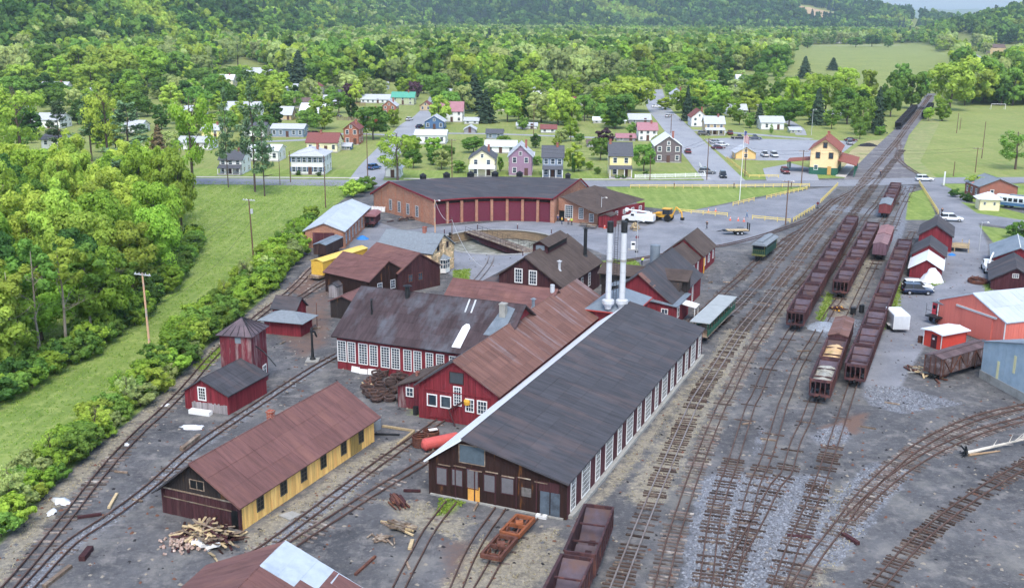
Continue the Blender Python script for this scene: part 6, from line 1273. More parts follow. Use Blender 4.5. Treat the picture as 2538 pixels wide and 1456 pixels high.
# yellow backhoe loader
bh = thing('backhoe_loader', 'yellow backhoe loader beside the white bucket truck', 'backhoe', (*G(1648, 547), 0), 300); YE = mat('machine_yellow', '#d9a43e', .5, .1, 2)
MB().b2((-.6, -1.4, .8), (.6, 2.0, 1.5)).build('chassis', YE, bh); MB().b2((-.75, -1.2, 1.5), (.75, .4, 2.6)).build('cab', GLASSV, bh); MB().b2((-.85, -1.3, 2.6), (.85, .5, 2.75)).build('cab_roof', YE, bh); MB().extr([(-1.1, 2.9, .2), (-1.1, 3.7, .2), (-1.1, 3.2, 1.2), (-1.1, 2.8, 1.2)], (2.2, 0, 0)).build('loader_bucket', YE, bh)
for x in (-.8, .8): MB().tube([(x, .6, 1.7), (x, 2.3, 1.5), (x, 3.0, .8)], .12, 6).build('loader_arm', YE, bh)
MB().tube([(0, -1.5, 1.2), (0, -2.4, 3.2), (0, -3.6, 2.2), (0, -3.8, 1.0)], .16, 6).build('hoe_arm', YE, bh); MB().b2((-.3, -4.2, .5), (.3, -3.5, 1.1)).build('hoe_bucket', IRON, bh)
for x in (-.85, .85):
    MB().cyl((x - .2, -.8, .75), (x + .2, -.8, .75), .75, .75, 16).build('wheel', TYRE, bh); MB().cyl((x - .15, 1.6, .5), (x + .15, 1.6, .5), .5, .5, 14).build('wheel', TYRE, bh)
# flatbed trailer, white box trailer, truck by barn
ft = thing('flatbed_trailer', 'black flatbed trailer with wooden deck and raised ramps', 'trailer', (*G(1826, 580), 0), 85); MB().b2((-.95, -2.8, .7), (.95, 2.2, .85)).build('frame', IRON, ft)
pk = MB().b2((-.93, -.1, .85), (.93, .1, .9)).mesh('deck_board', WOODPALE)
for i in range(20): obj('deck_board', pk, ft, (0, -2.1 + i * .22, 0))
MB().tube([(-.6, -2.8, .75), (0, -4.2, .6), (.6, -2.8, .75)], .06, 5).build('drawbar', IRON, ft)
for x in (-1.08, 1.08):
    for y in (-.2, .65): MB().cyl((x - .12, y, .38), (x + .12, y, .38), .38, .38, 14).build('wheel', TYRE, ft); MB().cyl((x - .14, y, .38), (x + .14, y, .38), .2, .2, 10).build('rim', CHROME, ft)
for x in (-.6, .6): MB().b2((x - .2, 2.2, .8), (x + .2, 2.32, 2.3)).build('ramp', IRON, ft)
MB().b2((-1.15, 0.2, 1.1), (-1.0, 1.6, 1.2)).build('fender', IRON, ft)
bt = thing('box_trailer', 'white enclosed box trailer parked on the gravel drive', 'trailer', (*(Vector(G(2231, 826)) + Vector((.2, 2.2))), 0), 3); MB().b2((-1.1, -2.0, .5), (1.1, 2.2, 2.5)).build('body', WH, bt)
MB().extr([(x, -2.0, z) for x, z in [(-1.1, 2.5), (-1.0, 2.62), (1.0, 2.62), (1.1, 2.5)]], (0, 4.2, 0)).build('roof', WH, bt)
for s in (-1, 1): MB().b2((min(0.02 * s, s * 1.0), -2.05, .6), (max(.02 * s, s * 1.0), -2.0, 2.4)).build('rear_door', mat('trailer_grey', '#c5c9cd', .5, .04, 2), bt); MB().cyl((s * 1.12, -.2, .38), (s * 1.32, -.2, .38), .38, .38, 14).build('wheel', TYRE, bt); MB().b2((s * 1.23 - .15, -.75, .7), (s * 1.23 + .15, .35, .8)).build('fender', WH, bt)
tk_ = thing('utility_truck', 'white truck with raised crane arm beside the maroon plank barn', 'truck', (*G(2450, 672), 0), 15); MB().b2((-1.0, -2.6, .5), (1.0, -.2, 1.3)).build('bed', WH, tk_); loft([(-.2, [(1.0, .5), (.95, 2.0)]), (.9, [(1.0, .5), (.95, 2.0)]), (1.5, [(1.0, .5), (.95, 1.3)]), (2.5, [(.95, .5), (.9, 1.2)])]).build('cab', WH, tk_); MB().b2((-1.02, .1, 1.35), (1.02, .9, 1.85)).build('cab_glass', GLASSV, tk_); MB().tube([(-.4, -1.6, 1.3), (-.1, -.8, 2.4), (.6, 1.4, 3.0)], .16, 8).build('crane_arm', WH, tk_); MB().b2((-.8, -2.65, .7), (.8, -2.58, 1.0)).build('tailgate', TAIL, tk_)
for x in (-.95, .95):
    for y in (-1.7, 1.6): MB().cyl((x - .13, y, .42), (x + .13, y, .42), .42, .42, 14).build('wheel', TYRE, tk_)

# ------------------------------------------------------------------ poles, wires, fences
def sag(a, b, s, n=12):
    a, b = Vector(a), Vector(b); return [a.lerp(b, i / n) - Vector((0, 0, s * 4 * (i / n) * (1 - i / n))) for i in range(n + 1)]
def pole(label, base, ty, arm=0, m_=POLEW, r=.14, lamp=False, trans=False, az=22, name='utility_pole', cat='utility pole', armm=None, lean=(0, 0)):
    x, y = G(*base); h = HZ((x, y), ty); root = thing(name, label, cat, (x, y, -.05), az); tx, ty_ = lean[0], lean[1]
    MB().cyl((0, 0, 0), (tx, ty_, h), r, r * .7, 8).build('shaft', m_, root)
    for i in range(arm):
        z = h - .25 - i * .9; MB().b2((-1.25 + tx, -.06 + ty_, z - .07), (1.25 + tx, .06 + ty_, z + .07)).build('crossarm', armm or WOODOLD, root)
        for q in (-1.1, -.5, .5, 1.1): MB().cyl((q + tx, ty_, z + .07), (q + tx, ty_, z + .25), .05, .04, 6).build('insulator', WHITE, root)
    if lamp: MB().tube([(tx, ty_, h - .3), (tx + .9, ty_, h)], .04, 5).build('lamp_arm', GALV, root); MB().cyl((tx + .9, ty_, h - .1), (tx + 1.2, ty_, h - .15), .14, .1, 8).build('lamp_head', LAMP, root)
    if trans: MB().cyl((tx + .45, ty_, h - 2.6), (tx + .45, ty_, h - 1.8), .24, .24, 10).build('transformer', GALV, root)
    return (x + tx, y + ty_, h)
p1_ = pole('tall pale utility pole with white crossarm beside the mown lane', (373, 880), 675, 1, POLEP, .16, armm=GALV, lean=(-.25, 0))
p2_ = pole('dark utility pole with transformer in the grassy lane', (628, 640), 492, 1, POLEW, .15, trans=True, armm=GALV, lean=(-.3, 0))
p3_ = pole('utility pole at the lane end near the white-roofed brick building', (807, 515), 385, 0)
pR = [pole('roadside pole before the white colonial house', (911, 437), 330, 1), pole('roadside pole behind the roundhouse left end', (720, 452), 375, 0), pole('roadside pole left of the cream gabled house', (1120, 440), 345, 1), pole('pole behind the picket fence', (1610, 446), 385, 0), pole('dark pole at the foot of the straight street', (1751, 446), 343, 1), pole('dark pole by the orange shed fence', (1845, 438), 365, 0), pole('dark pole beside the station forecourt', (1985, 458), 372, 1), pole('pole on the grass right of the crossing', (2416, 427), 366, 1), pole('pale pole right of the white SUV', (2362, 436), 400, 0)]
pole('tall dark pole alone on the right-hand field', (2432, 393), 301, 0); pole('brown pole beside the yellow guard rails', (1946, 557), 447, 1, lamp=True); pole('lamp pole at the roundhouse corner', (1078, 581), 494, 0, POLEP, lamp=True); pole('short wooden pole by the stone office', (1120, 597), 537, 0, r=.1)
pole('grey lamp post before the roundhouse annex', (1489, 556), 487, 0, GALV, .07, lamp=True, name='lamp_post', cat='lamp post'); pole('brick-footed lamp post near the power house', (1577, 640), 545, 0, GALV, .07, lamp=True, name='lamp_post', cat='lamp post'); pole('street lamp in the trees behind the station', (2010, 335), 270, 0, GALV, .08, lamp=True, name='lamp_post', cat='lamp post')
pole('pole on the straight street beside the white gabled house', (1662, 330), 283, 1); pole('pole in the back gardens', (1322, 345), 258, 1); pole('pole on the field edge beyond the crossing', (2370, 330), 280, 0); pole('second pole on the field edge beyond the crossing', (2378, 322), 292, 0)
pole('thin pole left of the pine trunks', (694, 458), 395, 0, r=.1); pole('lamp post on the right-hand lawn by the drive', (2530 - 105, 566 + 56), 548, 0, GALV, .06, lamp=True, name='lamp_post', cat='lamp post')
def wire(label, pts, s, r=.02, m_=IRON):
    a = Vector(pts[0]); k = MB()
    for p, q in zip(pts[:-1], pts[1:]): k.tube([v - a for v in sag(p, q, s)], r, 4)
    o = k.build('overhead_wire', m_, None, a); tag(o, label, 'cable', 'overhead wires'); return o
for i, q in enumerate((-1.0, .2, 1.0)):
    ax_, ay_ = dirv(112); w0 = (p1_[0] + ax_ * q, p1_[1] + ay_ * q, p1_[2]); w1 = (p2_[0] + ax_ * q, p2_[1] + ay_ * q, p2_[2]); back = (w0[0] - 26 - 2 * i, w0[1] - 60, 11.0)
    wire(['left', 'middle', 'right'][i] + ' power line between the pale pole and the dark lane pole', [back, w0, w1], 1.2, .014)
wire('telephone cable drooping low over the mown lane', [(p1_[0], p1_[1], 6), (p2_[0], p2_[1], 6.5)], 2.2, .02)
for i, z in enumerate((0, -.9)): wire(['upper', 'lower'][i] + ' road-side cable in front of the houses', [(q[0], q[1], q[2] + z) for q in (pR[1], pR[0], pR[2], pR[3], pR[4], pR[5], pR[6], pR[7])], .6, .025)
# flagpole
fx, fy = G(1832, 497); fh = HZ((fx, fy), 322); fp = thing('flagpole', 'white flagpole with hanging stars and stripes on the lawn', 'flagpole', (fx, fy, 0)); MB().cyl((0, 0, 0), (.2, 0, fh), .09, .05, 8).build('shaft', WHITE, fp); MB().lathe([(.001, fh + .2), (.1, fh + .1), (.001, fh)], n=8).build('finial', GALV, fp)
k = MB(); FL = mat('flag_red', '#a83a48', .8, .05, 3); FB = mat('flag_blue', '#39457c', .8, .05, 3)
for i in range(9):
    x0 = .2 + i * .13; yy = .12 * math.sin(i * 1.3)
    k.hexa([(x0, yy, fh - 2.9 - i * .05), (x0 + .13, yy + .05, fh - 2.95 - i * .05), (x0 + .13, yy + .07, fh - 2.95 - i * .05), (x0, yy + .03, fh - 2.9 - i * .05), (x0, yy, fh - .3 - i * .16), (x0 + .13, yy + .05, fh - .4 - i * .16), (x0 + .13, yy + .07, fh - .4 - i * .16), (x0, yy + .03, fh - .3 - i * .16)], 2 if i < 4 and False else i % 2)
k.build('flag', [FL, WHITE], fp); MB().b2((.2, -.06, fh - 1.3), (.75, .2, fh - .35)).build('flag_canton', FB, fp)
def fence(label, pts, m_, post=2.2, hs=(.45, .8), name='guard_rail', cat='fence', rh=.16, ph=.95, pickets=0, z0=0):
    P = [Vector(G(*q)) for q in pts]; root = thing(name, label, cat, (P[0].x, P[0].y, z0)); o0 = P[0]; pm = MB().b2((-.08, -.08, 0), (.08, .08, ph)).mesh('post', m_); km = MB().b2((-.06, -.015, .1), (.06, .015, ph - .05)).mesh('picket', m_) if pickets else None; cnt = 0
    for a, b in zip(P[:-1], P[1:]):
        d = b - a; L_ = d.length; yaw = math.atan2(d.y, d.x); n_ = max(1, int(L_ / post)); c = (a + b) / 2 - o0
        for i in range(n_ + 1): q = a + d * (i / n_) - o0; obj('post', pm, root, (q.x, q.y, 0), (0, 0, yaw))
        for h_ in hs: MB().box((0, 0, h_), (L_, .07, rh)).build('rail', m_, root, (c.x, c.y, 0), (0, 0, yaw))
        if pickets:
            n2 = int(L_ / pickets)
            for i in range(n2):
                if cnt >= 300: break
                q = a + d * ((i + .5) / n2) - o0; obj('picket', km, root, (q.x - .06 * math.sin(yaw), q.y + .06 * math.cos(yaw) - .08, 0), (0, 0, yaw)); cnt += 1
    return root
fence('white picket fence before the grey-brown house lawn', [(1573, 442), (1747, 438), (1733, 412)], WHITE, 2.6, (.3, .8), 'picket_fence', 'fence', .1, 1.15, .28)
FY = [([(1562, 466), (1780, 466), (2005, 463)], 'long low yellow rail along the main road lawn'), ([(1899, 493), (1999, 470)], 'yellow guard rail on the lawn edge near the crossing'), ([(1816, 510), (1868, 498)], 'short yellow guard rail by the flagpole lawn'), ([(1864, 543), (1957, 552)], 'yellow guard rail at the foot of the brown pole'), ([(1966, 549), (2018, 517)], 'yellow guard rail slanting beside the curved track'), ([(2033, 503), (2075, 461)], 'yellow guard rail leading up to the crossing'), ([(1683, 527), (1802, 537)], 'yellow guard rail behind the traffic cones'), ([(2277, 455), (2324, 530)], 'long yellow guard rail right of the sidings'), ([(1800, 395), (1856, 440), (1929, 441)], 'yellow guard rail round the orange shed plot')]
for pts, lab in FY: fence(lab, pts, YELRAIL)
fence('tall brown board fence behind the dark red house', [(820, 262), (905, 263)], mat('fence_brown', '#8a6a52', .9, .15, 2), 2.4, (.4, 1.3), 'board_fence', 'fence', .1, 1.8, .3); fence('grey board fence by the garage yard', [(835, 298), (893, 300)], WOODOLD, 2.4, (.4, 1.2), 'board_fence', 'fence', .1, 1.6, .3)
# soccer goal, signs, cones, signal stands
sg = thing('soccer_goal', 'white soccer goal frame on the right-hand field', 'soccer goal', (*G(2455, 271), 0), 2); k = MB(); k.tube([(0, 0, 0), (0, 0, 2.5), (6.8, 0, 2.5), (6.8, 0, 0)], .1, 6); k.build('front_frame', WHITE, sg); k = MB()
for x in (0, 6.8): k.tube([(x, 0, 2.5), (x, 2, 0), (x, 0, 0)], .06, 5)
k.build('back_stay', WHITE, sg)
def cone(px, lab):
    x, y = G(*px); root = thing('traffic_cone', lab, 'traffic cone', (x, y, .03), 0, 'traffic cones on the yard'); MB().b2((-.25, -.25, 0), (.25, .25, .05)).build('base', ORANGE, root); MB().cyl((0, 0, .05), (0, 0, .8), .17, .04, 10).build('body', ORANGE, root); MB().cyl((0, 0, .42), (0, 0, .58), .115, .085, 10).build('stripe', WHITE, root)
for i, px in enumerate(((1809, 546), (1829, 547), (1843, 549), (1773, 524), (1755, 526), (1498, 566))): cone(px, ['leftmost of three orange cones in a row on the yard', 'middle of three orange cones in a row on the yard', 'rightmost of three orange cones in a row on the yard', 'right cone of the two before the lawn', 'left cone of the two before the lawn', 'orange cone beside the red plank booth'][i])
bsn = thing('notice_board', 'tall white sign board by the road right of the white SUV', 'sign', (*G(2338, 462), 0), 30); MB().b2((-.12, -.5, .4), (.12, .5, 3.8)).build('board', WHITE, bsn); MB().b2((-.2, -.6, 0), (.2, .6, .4)).build('plinth', CONC, bsn)
os_ = thing('kiosk_sign', 'cream pillar with round orange sign beside the kiosk', 'sign', (*G(2409, 488), 0)); MB().b2((-.3, -.3, 0), (.3, .3, 2.6)).build('pillar', CREAMP, os_); MB().cyl((0, -.1, 3.1), (0, .1, 3.1), .6, .6, 12).build('disc', ORANGE, os_)
# ------------------------------------------------------------------ people
def body_mesh(joints, edges, radii, name):
    me = bpy.data.meshes.new('skeleton'); me.from_pydata([tuple(q) for q in joints], edges, [])
    o = bpy.data.objects.new('tmp', me); COL.objects.link(o); sk = o.modifiers.new('s', 'SKIN'); 
    for i, r in enumerate(radii): me.skin_vertices[0].data[i].radius = (r, r)
    me.skin_vertices[0].data[0].use_root = True; ss = o.modifiers.new('d', 'SUBSURF'); ss.levels = 1; ss.render_levels = 1
    dg = bpy.context.evaluated_depsgraph_get(); ev = bpy.data.meshes.new_from_object(o.evaluated_get(dg)); bpy.data.objects.remove(o); ev.name = name; return ev
def figure(pose):
    st_ = dict(stand=(.0, .0, 0), walk=(.28, -.28, .05), bend=(.1, -.05, .55))[pose]; f, b_, lean = st_
    def L(z, y=0): return y + lean * max(0, z - .95) * 1.1, z - (lean * max(0, z - .95)) * .45
    J = [(0, 0, .95), (0, *L(1.2)), (0, *L(1.42)), (0, *L(1.52)), (0, L(1.68)[0] + lean * .1, L(1.68)[1]), (-.1, 0, .9), (-.11, f * .6, .5), (-.11, f, .06), (-.11, f + .14, .03), (.1, 0, .9), (.11, b_ * .4, .5), (.11, b_, .06), (.11, b_ + .14, .03), (-.2, *L(1.42)), (-.26, L(1.15)[0] + b_ * .3, L(1.15)[1]), (-.25, L(.92)[0] + .1, L(.92)[1]), (.2, *L(1.42)), (.26, L(1.15)[0] + f * .3, L(1.15)[1]), (.25, L(.92)[0] + .12, L(.92)[1])]
    E = [(0, 1), (1, 2), (2, 3), (3, 4), (0, 5), (5, 6), (6, 7), (7, 8), (0, 9), (9, 10), (10, 11), (11, 12), (2, 13), (13, 14), (14, 15), (2, 16), (16, 17), (17, 18)]
    Rd = [.13, .14, .13, .06, .11, .09, .07, .05, .045, .09, .07, .05, .045, .065, .05, .04, .065, .05, .04]
    return body_mesh(J, E, Rd, 'person')
SKIN = mat('skin', '#c79a80', .7, .05, 5)
def person(px, pose, az, shirt, trs, label, hat='#3a2f2a'):
    x, y = G(*px); base = FIG[pose]; me = base.copy(); me.materials.clear()
    for c in (mat('shirt' + shirt, shirt, .9, .05, 4), mat('trousers' + trs, trs, .9, .05, 4), SKIN, mat('hair' + hat, hat, .9, .05, 4)): me.materials.append(c)
    zc = np.zeros(len(me.polygons) * 3); me.polygons.foreach_get('center', zc); zc = zc.reshape(-1, 3); top = zc[:, 2].max(); mi = np.where(zc[:, 2] < .95, 1, 0); hd = zc[:, 2] > top - .26; mi[hd] = 2; mi[zc[:, 2] > top - .09] = 3; mi[(np.abs(zc[:, 0]) > .2) & (zc[:, 2] < 1.05)] = 2; mi[zc[:, 2] < .08] = 3
    me.polygons.foreach_set('material_index', mi.astype(np.int32)); me.polygons.foreach_set('use_smooth', [True] * len(me.polygons)); o = obj('person', me, None, (x, y, .03), (0, 0, -R(az))); tag(o, label, 'person', 'people in the yard'); return o
FIG = {p: figure(p) for p in ('stand', 'walk', 'bend')}
person((1382, 551), 'stand', 180, '#33507c', '#2c3345', 'person in blue at the open roundhouse doorway', '#d8d8d8'); person((1392, 556), 'stand', 120, '#d8b64a', '#3b4660', 'person in a yellow top outside the roundhouse doorway'); person((1408, 557), 'stand', 200, '#d8ddd0', '#4a4a50', 'person in a pale top beside another in a lime vest')
person((1416, 558), 'stand', 150, '#c9e04c', '#30323a', 'person in a lime vest standing before the annex windows'); person((1751, 564 + 3), 'walk', 240, '#22242a', '#2a2c34', 'person in black walking past the lumber pile') if False else person((1751, 567), 'walk', 240, '#22242a', '#2a2c34', 'person in black walking across the yard by the lumber pile')
person((1590, 658), 'bend', 60, '#cbe84e', '#2f3550', 'person in a bright lime vest bending near the power house'); person((1850, 540), 'walk', 90, '#8aa0b4', '#4a6a8f', 'person in pale blue walking by the orange cones'); person((2181, 437), 'stand', 180, '#24304a', '#23283a', 'person in dark blue standing on the tracks beyond the crossing'); person((2333, 533), 'stand', 180, '#23252c', '#1f2026', 'person in black beside the tallest red shed')
for i, (x, y, lb) in enumerate(((1670, 468, 'dark figure by the road lawn left of the others'), (1818, 468, 'dark figure standing midway along the road lawn'), (1960, 466, 'dark figure on the road lawn near the pole'))): person((x, y), 'stand', 90, '#3a2a2c', '#2a2c34', lb)
# ------------------------------------------------------------------ vegetation
rng = np.random.default_rng(5)
def leafmat(name, dark, light, trans=.48, hue=.012, val=.3):
    m = bpy.data.materials.new(name); m.use_nodes = True; n = m.node_tree; n.nodes.clear()
    yl = (.98, 1.0, .9) if 'leaves' in name and 'purple' not in name else (1, 1, 1)
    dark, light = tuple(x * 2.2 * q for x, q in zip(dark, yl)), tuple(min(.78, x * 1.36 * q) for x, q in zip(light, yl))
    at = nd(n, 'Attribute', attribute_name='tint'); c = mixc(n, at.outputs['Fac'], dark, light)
    oi = nd(n, 'ObjectInfo'); h = nd(n, 'HueSaturation'); n.links.new(c, h.inputs['Color'])
    n.links.new(mathn(n, 'MULTIPLY_ADD', oi.outputs['Random'], hue * 2, .5 - hue), h.inputs['Hue'])
    r2 = mathn(n, 'FRACT', mathn(n, 'MULTIPLY', oi.outputs['Random'], 7.31)); n.links.new(mathn(n, 'MULTIPLY_ADD', r2, val * 2, 1 - val), h.inputs['Value'])
    d = nd(n, 'BsdfDiffuse'); t = nd(n, 'BsdfTranslucent'); n.links.new(h.outputs[0], d.inputs[0]); n.links.new(h.outputs[0], t.inputs[0]); mx_ = nd(n, 'MixShader'); mx_.inputs[0].default_value = trans
    n.links.new(d.outputs[0], mx_.inputs[1]); n.links.new(t.outputs[0], mx_.inputs[2]); o_ = nd(n, 'OutputMaterial'); n.links.new(mx_.outputs[0], o_.inputs[0]); return m
LF = dict(b=leafmat('leaves_bright', (0.108, 0.158, 0.027), (0.3, 0.44, 0.075)), y=leafmat('leaves_yellow_green', (0.14, 0.18, 0.036), (0.39, 0.5, 0.1)), m=leafmat('leaves_mid', (0.068, 0.115, 0.027), (0.19, 0.32, 0.075)), d=leafmat('leaves_dark', (0.031, 0.061, 0.018), (0.085, 0.17, 0.05)), p=leafmat('leaves_pale', (0.145, 0.175, 0.07), (0.41, 0.48, 0.2)), u=leafmat('leaves_purple', (0.031, 0.018, 0.023), (0.085, 0.05, 0.065), .2, .01), c=leafmat('needles_dark', (0.022, 0.036, 0.022), (0.06, 0.1, 0.06), .1, .01), w=leafmat('needles_pine', (0.054, 0.086, 0.043), (0.15, 0.24, 0.12), .15, .012), k=leafmat('leaves_cream', (0.245, 0.234, 0.144), (0.46, 0.47, 0.25), .35, .008, .12), n=leafmat('needles_brown', (0.054, 0.043, 0.023), (0.15, 0.12, 0.065), .1, .01))
BARK = mat('bark', '#5a4e46', .95, .25, 4, (1, 1, .2)); BARKP = mat('pale_bark', '#93897c', .95, .2, 4, (1, 1, .2))
def leafquads(C, N, S, asp=.75):
    n_ = len(C); N = N / np.linalg.norm(N, axis=1, keepdims=True); a = rng.normal(size=(n_, 3)); U = np.cross(N, a); U /= np.linalg.norm(U, axis=1, keepdims=True) + 1e-9; Vv = np.cross(N, U); S = S[:, None]
    k = lambda f, g: C + U * S * f + Vv * S * asp * g + N * S * rng.uniform(-.18, .18, (n_, 1))
    v = np.stack([k(-1, rng.uniform(-.3, .3, (n_, 1))), k(rng.uniform(-.4, .2, (n_, 1)), -1), k(1, rng.uniform(-.3, .3, (n_, 1))), k(rng.uniform(-.2, .4, (n_, 1)), 1)], 1).reshape(-1, 3); return v, np.arange(n_ * 4).reshape(-1, 4)
def crown_mesh(name, n_, leaf, Rx=4.5, z0=2.5, z1=12.0, lobes=26, seed=1, low=.5, m_='m', jag=.28, top=.0):
    r_ = np.random.default_rng(seed); cz, hz = (z0 + z1) / 2, (z1 - z0) / 2; L_ = []
    while len(L_) < lobes:
        q = r_.normal(size=3); q /= np.linalg.norm(q); f = r_.uniform(.5, .95); zz = q[2] * f
        rad = r_.uniform(.17, .3); L_.append((q[0] * f * Rx * (1 - .25 * top * max(0, zz)), q[1] * f * Rx * (1 - .25 * top * max(0, zz)), cz + zz * hz, rad * Rx * r_.uniform(.8, 1.15)))
    L_ = np.array(L_); wts = L_[:, 3] ** 2; idx = r_.choice(len(L_), n_, p=wts / wts.sum()); D = r_.normal(size=(n_, 3)); D[:, 2] += .35; D /= np.linalg.norm(D, axis=1, keepdims=True)
    rr = L_[idx, 3] * r_.uniform(1 - jag, 1.06, n_); C = L_[idx, :3] + D * rr[:, None] * np.array([1, 1, .85]); C[:, 2] = np.maximum(C[:, 2], z0 * low)
    ce = np.array([0, 0, cz]); outv = (C - ce) / np.array([Rx, Rx, hz]); N = D + .5 * outv + r_.normal(size=(n_, 3)) * .45
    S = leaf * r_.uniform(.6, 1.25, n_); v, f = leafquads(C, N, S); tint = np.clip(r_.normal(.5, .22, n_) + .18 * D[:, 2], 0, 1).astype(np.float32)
    return np_mesh(name, v, f, [LF[m_]], None, {'tint': ('FACE', 'FLOAT', tint)})
def conifer_mesh(name, n_, leaf, H_=14.0, Rb=3.0, seed=1, m_='c', pine=False):
    r_ = np.random.default_rng(seed); C, N, S = [], [], []
    if not pine:
        t = r_.uniform(.04, 1, n_) ** 1.0; t = 1 - np.sqrt(1 - t * .995); z = 1.0 + t * (H_ - 1.0); ang = r_.uniform(0, 2 * math.pi, n_); tier = (np.sin(t * 55) * .18 + 1); rad = Rb * (1 - t) ** .85 * tier * np.sqrt(r_.uniform(.15, 1, n_)) * (1 + .18 * np.sin(ang * 5 + t * 40))
        C = np.stack([rad * np.cos(ang), rad * np.sin(ang), z - rad * .28], 1); N = np.stack([np.cos(ang) * .6, np.sin(ang) * .6, np.full(n_, .9)], 1) + r_.normal(size=(n_, 3)) * .35
    else:
        br = []
        for i in range(46):
            t = r_.uniform(.3, 1); ln = Rb * (1.15 - t) * r_.uniform(.6, 1.25) + .5; br.append((t * H_, r_.uniform(0, 2 * math.pi), ln))
        br = np.array(br); i = r_.choice(len(br), n_, p=br[:, 2] / br[:, 2].sum()); s = np.sqrt(r_.uniform(.12, 1, n_)); a = br[i, 1] + r_.normal(size=n_) * .22; rad = br[i, 2] * s
        C = np.stack([rad * np.cos(a), rad * np.sin(a), br[i, 0] + rad * .12 + r_.normal(size=n_) * .22], 1); N = np.stack([r_.normal(size=n_) * .4, r_.normal(size=n_) * .4, np.ones(n_)], 1)
    S = leaf * r_.uniform(.6, 1.3, n_); v, f = leafquads(C, N, S, .5); tint = np.clip(r_.normal(.45, .25, n_), 0, 1).astype(np.float32)
    return np_mesh(name, v, f, [LF[m_]], None, {'tint': ('FACE', 'FLOAT', tint)})
def trunk_mesh(name, H_, r0, limbs, seed, m_=BARK, up=.55, spread=3.0, sub=False):
    r_ = random.Random(seed); mb = MB(); pts = [Vector((0, 0, -.2))]; k = 5
    for i in range(1, k + 1): pts.append(Vector((r_.uniform(-.15, .15) * i / 2, r_.uniform(-.15, .15) * i / 2, H_ * i / k)))
    for i in range(k): mb.cyl(pts[i], pts[i + 1], r0 * (1 - .8 * i / k), r0 * (1 - .8 * (i + 1) / k), 7)
    for i in range(limbs):
        t = r_.uniform(.28, .85); b = pts[0].lerp(pts[-1], t); a = r_.uniform(0, 6.28); ln = spread * (1.1 - t) * r_.uniform(.7, 1.2) + .6; e = b + Vector((math.cos(a) * ln, math.sin(a) * ln, ln * up * r_.uniform(.6, 1.4))); mb.cyl(b, e, r0 * .38 * (1.1 - t), r0 * .08, 5)
        if sub:
            for j in range(3): q = b.lerp(e, r_.uniform(.4, .9)); mb.cyl(q, q + Vector((r_.uniform(-1, 1), r_.uniform(-1, 1), r_.uniform(.1, 1.0))) * ln * .4, r0 * .1, .012, 4)
    return mb.mesh(name, m_)
CM = {}
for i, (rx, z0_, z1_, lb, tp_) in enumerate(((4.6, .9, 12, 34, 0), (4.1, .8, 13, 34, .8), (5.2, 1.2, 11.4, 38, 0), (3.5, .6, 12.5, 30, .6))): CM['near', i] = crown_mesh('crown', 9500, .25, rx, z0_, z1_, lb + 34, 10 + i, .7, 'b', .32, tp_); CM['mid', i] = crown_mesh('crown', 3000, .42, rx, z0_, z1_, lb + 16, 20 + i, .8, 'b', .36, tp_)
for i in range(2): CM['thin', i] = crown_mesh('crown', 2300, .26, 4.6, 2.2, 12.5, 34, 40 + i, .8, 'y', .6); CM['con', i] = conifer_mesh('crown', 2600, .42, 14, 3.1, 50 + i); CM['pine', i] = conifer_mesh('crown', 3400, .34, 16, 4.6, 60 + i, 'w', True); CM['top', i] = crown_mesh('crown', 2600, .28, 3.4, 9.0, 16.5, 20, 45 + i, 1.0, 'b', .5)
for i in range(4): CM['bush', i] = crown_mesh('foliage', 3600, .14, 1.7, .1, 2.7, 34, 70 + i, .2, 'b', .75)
TM = {'near': trunk_mesh('trunk', 10, .28, 12, 1), 'mid': trunk_mesh('trunk', 10, .26, 8, 2), 'thin': trunk_mesh('trunk', 11.5, .3, 16, 3, BARK, .9, 4.2, True), 'con': trunk_mesh('trunk', 13, .24, 0, 4), 'pine': trunk_mesh('trunk', 15.5, .26, 16, 5, BARK, .1, 4.0), 'top': trunk_mesh('trunk', 15, .24, 14, 6, BARKP, .6, 3.4, True), 'bush': trunk_mesh('stem', 1.6, .06, 8, 7, BARK, .8, 1.2)}
HT = dict(near=12.4, mid=12.4, thin=12.6, con=14, pine=16.2, top=16.6, bush=2.9); RT = dict(near=4.6, mid=4.6, thin=4.6, con=2.9, pine=4.2, top=3.6, bush=1.8)
KW_ = dict(b='bright green leafy tree', y='yellow-green leafy tree', m='mid-green leafy tree', d='dark green rounded tree', p='pale sparsely leafed tree', u='dark purple-leaved tree', c='dark pointed conifer', w='open-branched pine', k='cream-blossomed tree', n='brown withered conifer')
def tree(xy, h, rad, kind, model, label, group, name=None, z=0.0):
    nm = name or {'c': 'conifer', 'n': 'conifer', 'w': 'pine_tree'}.get(kind, 'tree'); base = 'mid' if model == 'mid' else model
    root = thing(nm, label, 'shrub' if model == 'bush' else 'tree', (xy[0], xy[1], z), random.uniform(0, 360), group); keys = [k for k in CM if k[0] == model]; me = CM[random.choice(keys)]; s = rad / RT[model]; sz = h / HT[model]; root.scale = (s, s, sz)
    obj('foliage' if model == 'bush' else 'crown', me, root, mat=LF[kind]); obj('stem' if model == 'bush' else 'trunk', TM[model], root); return root
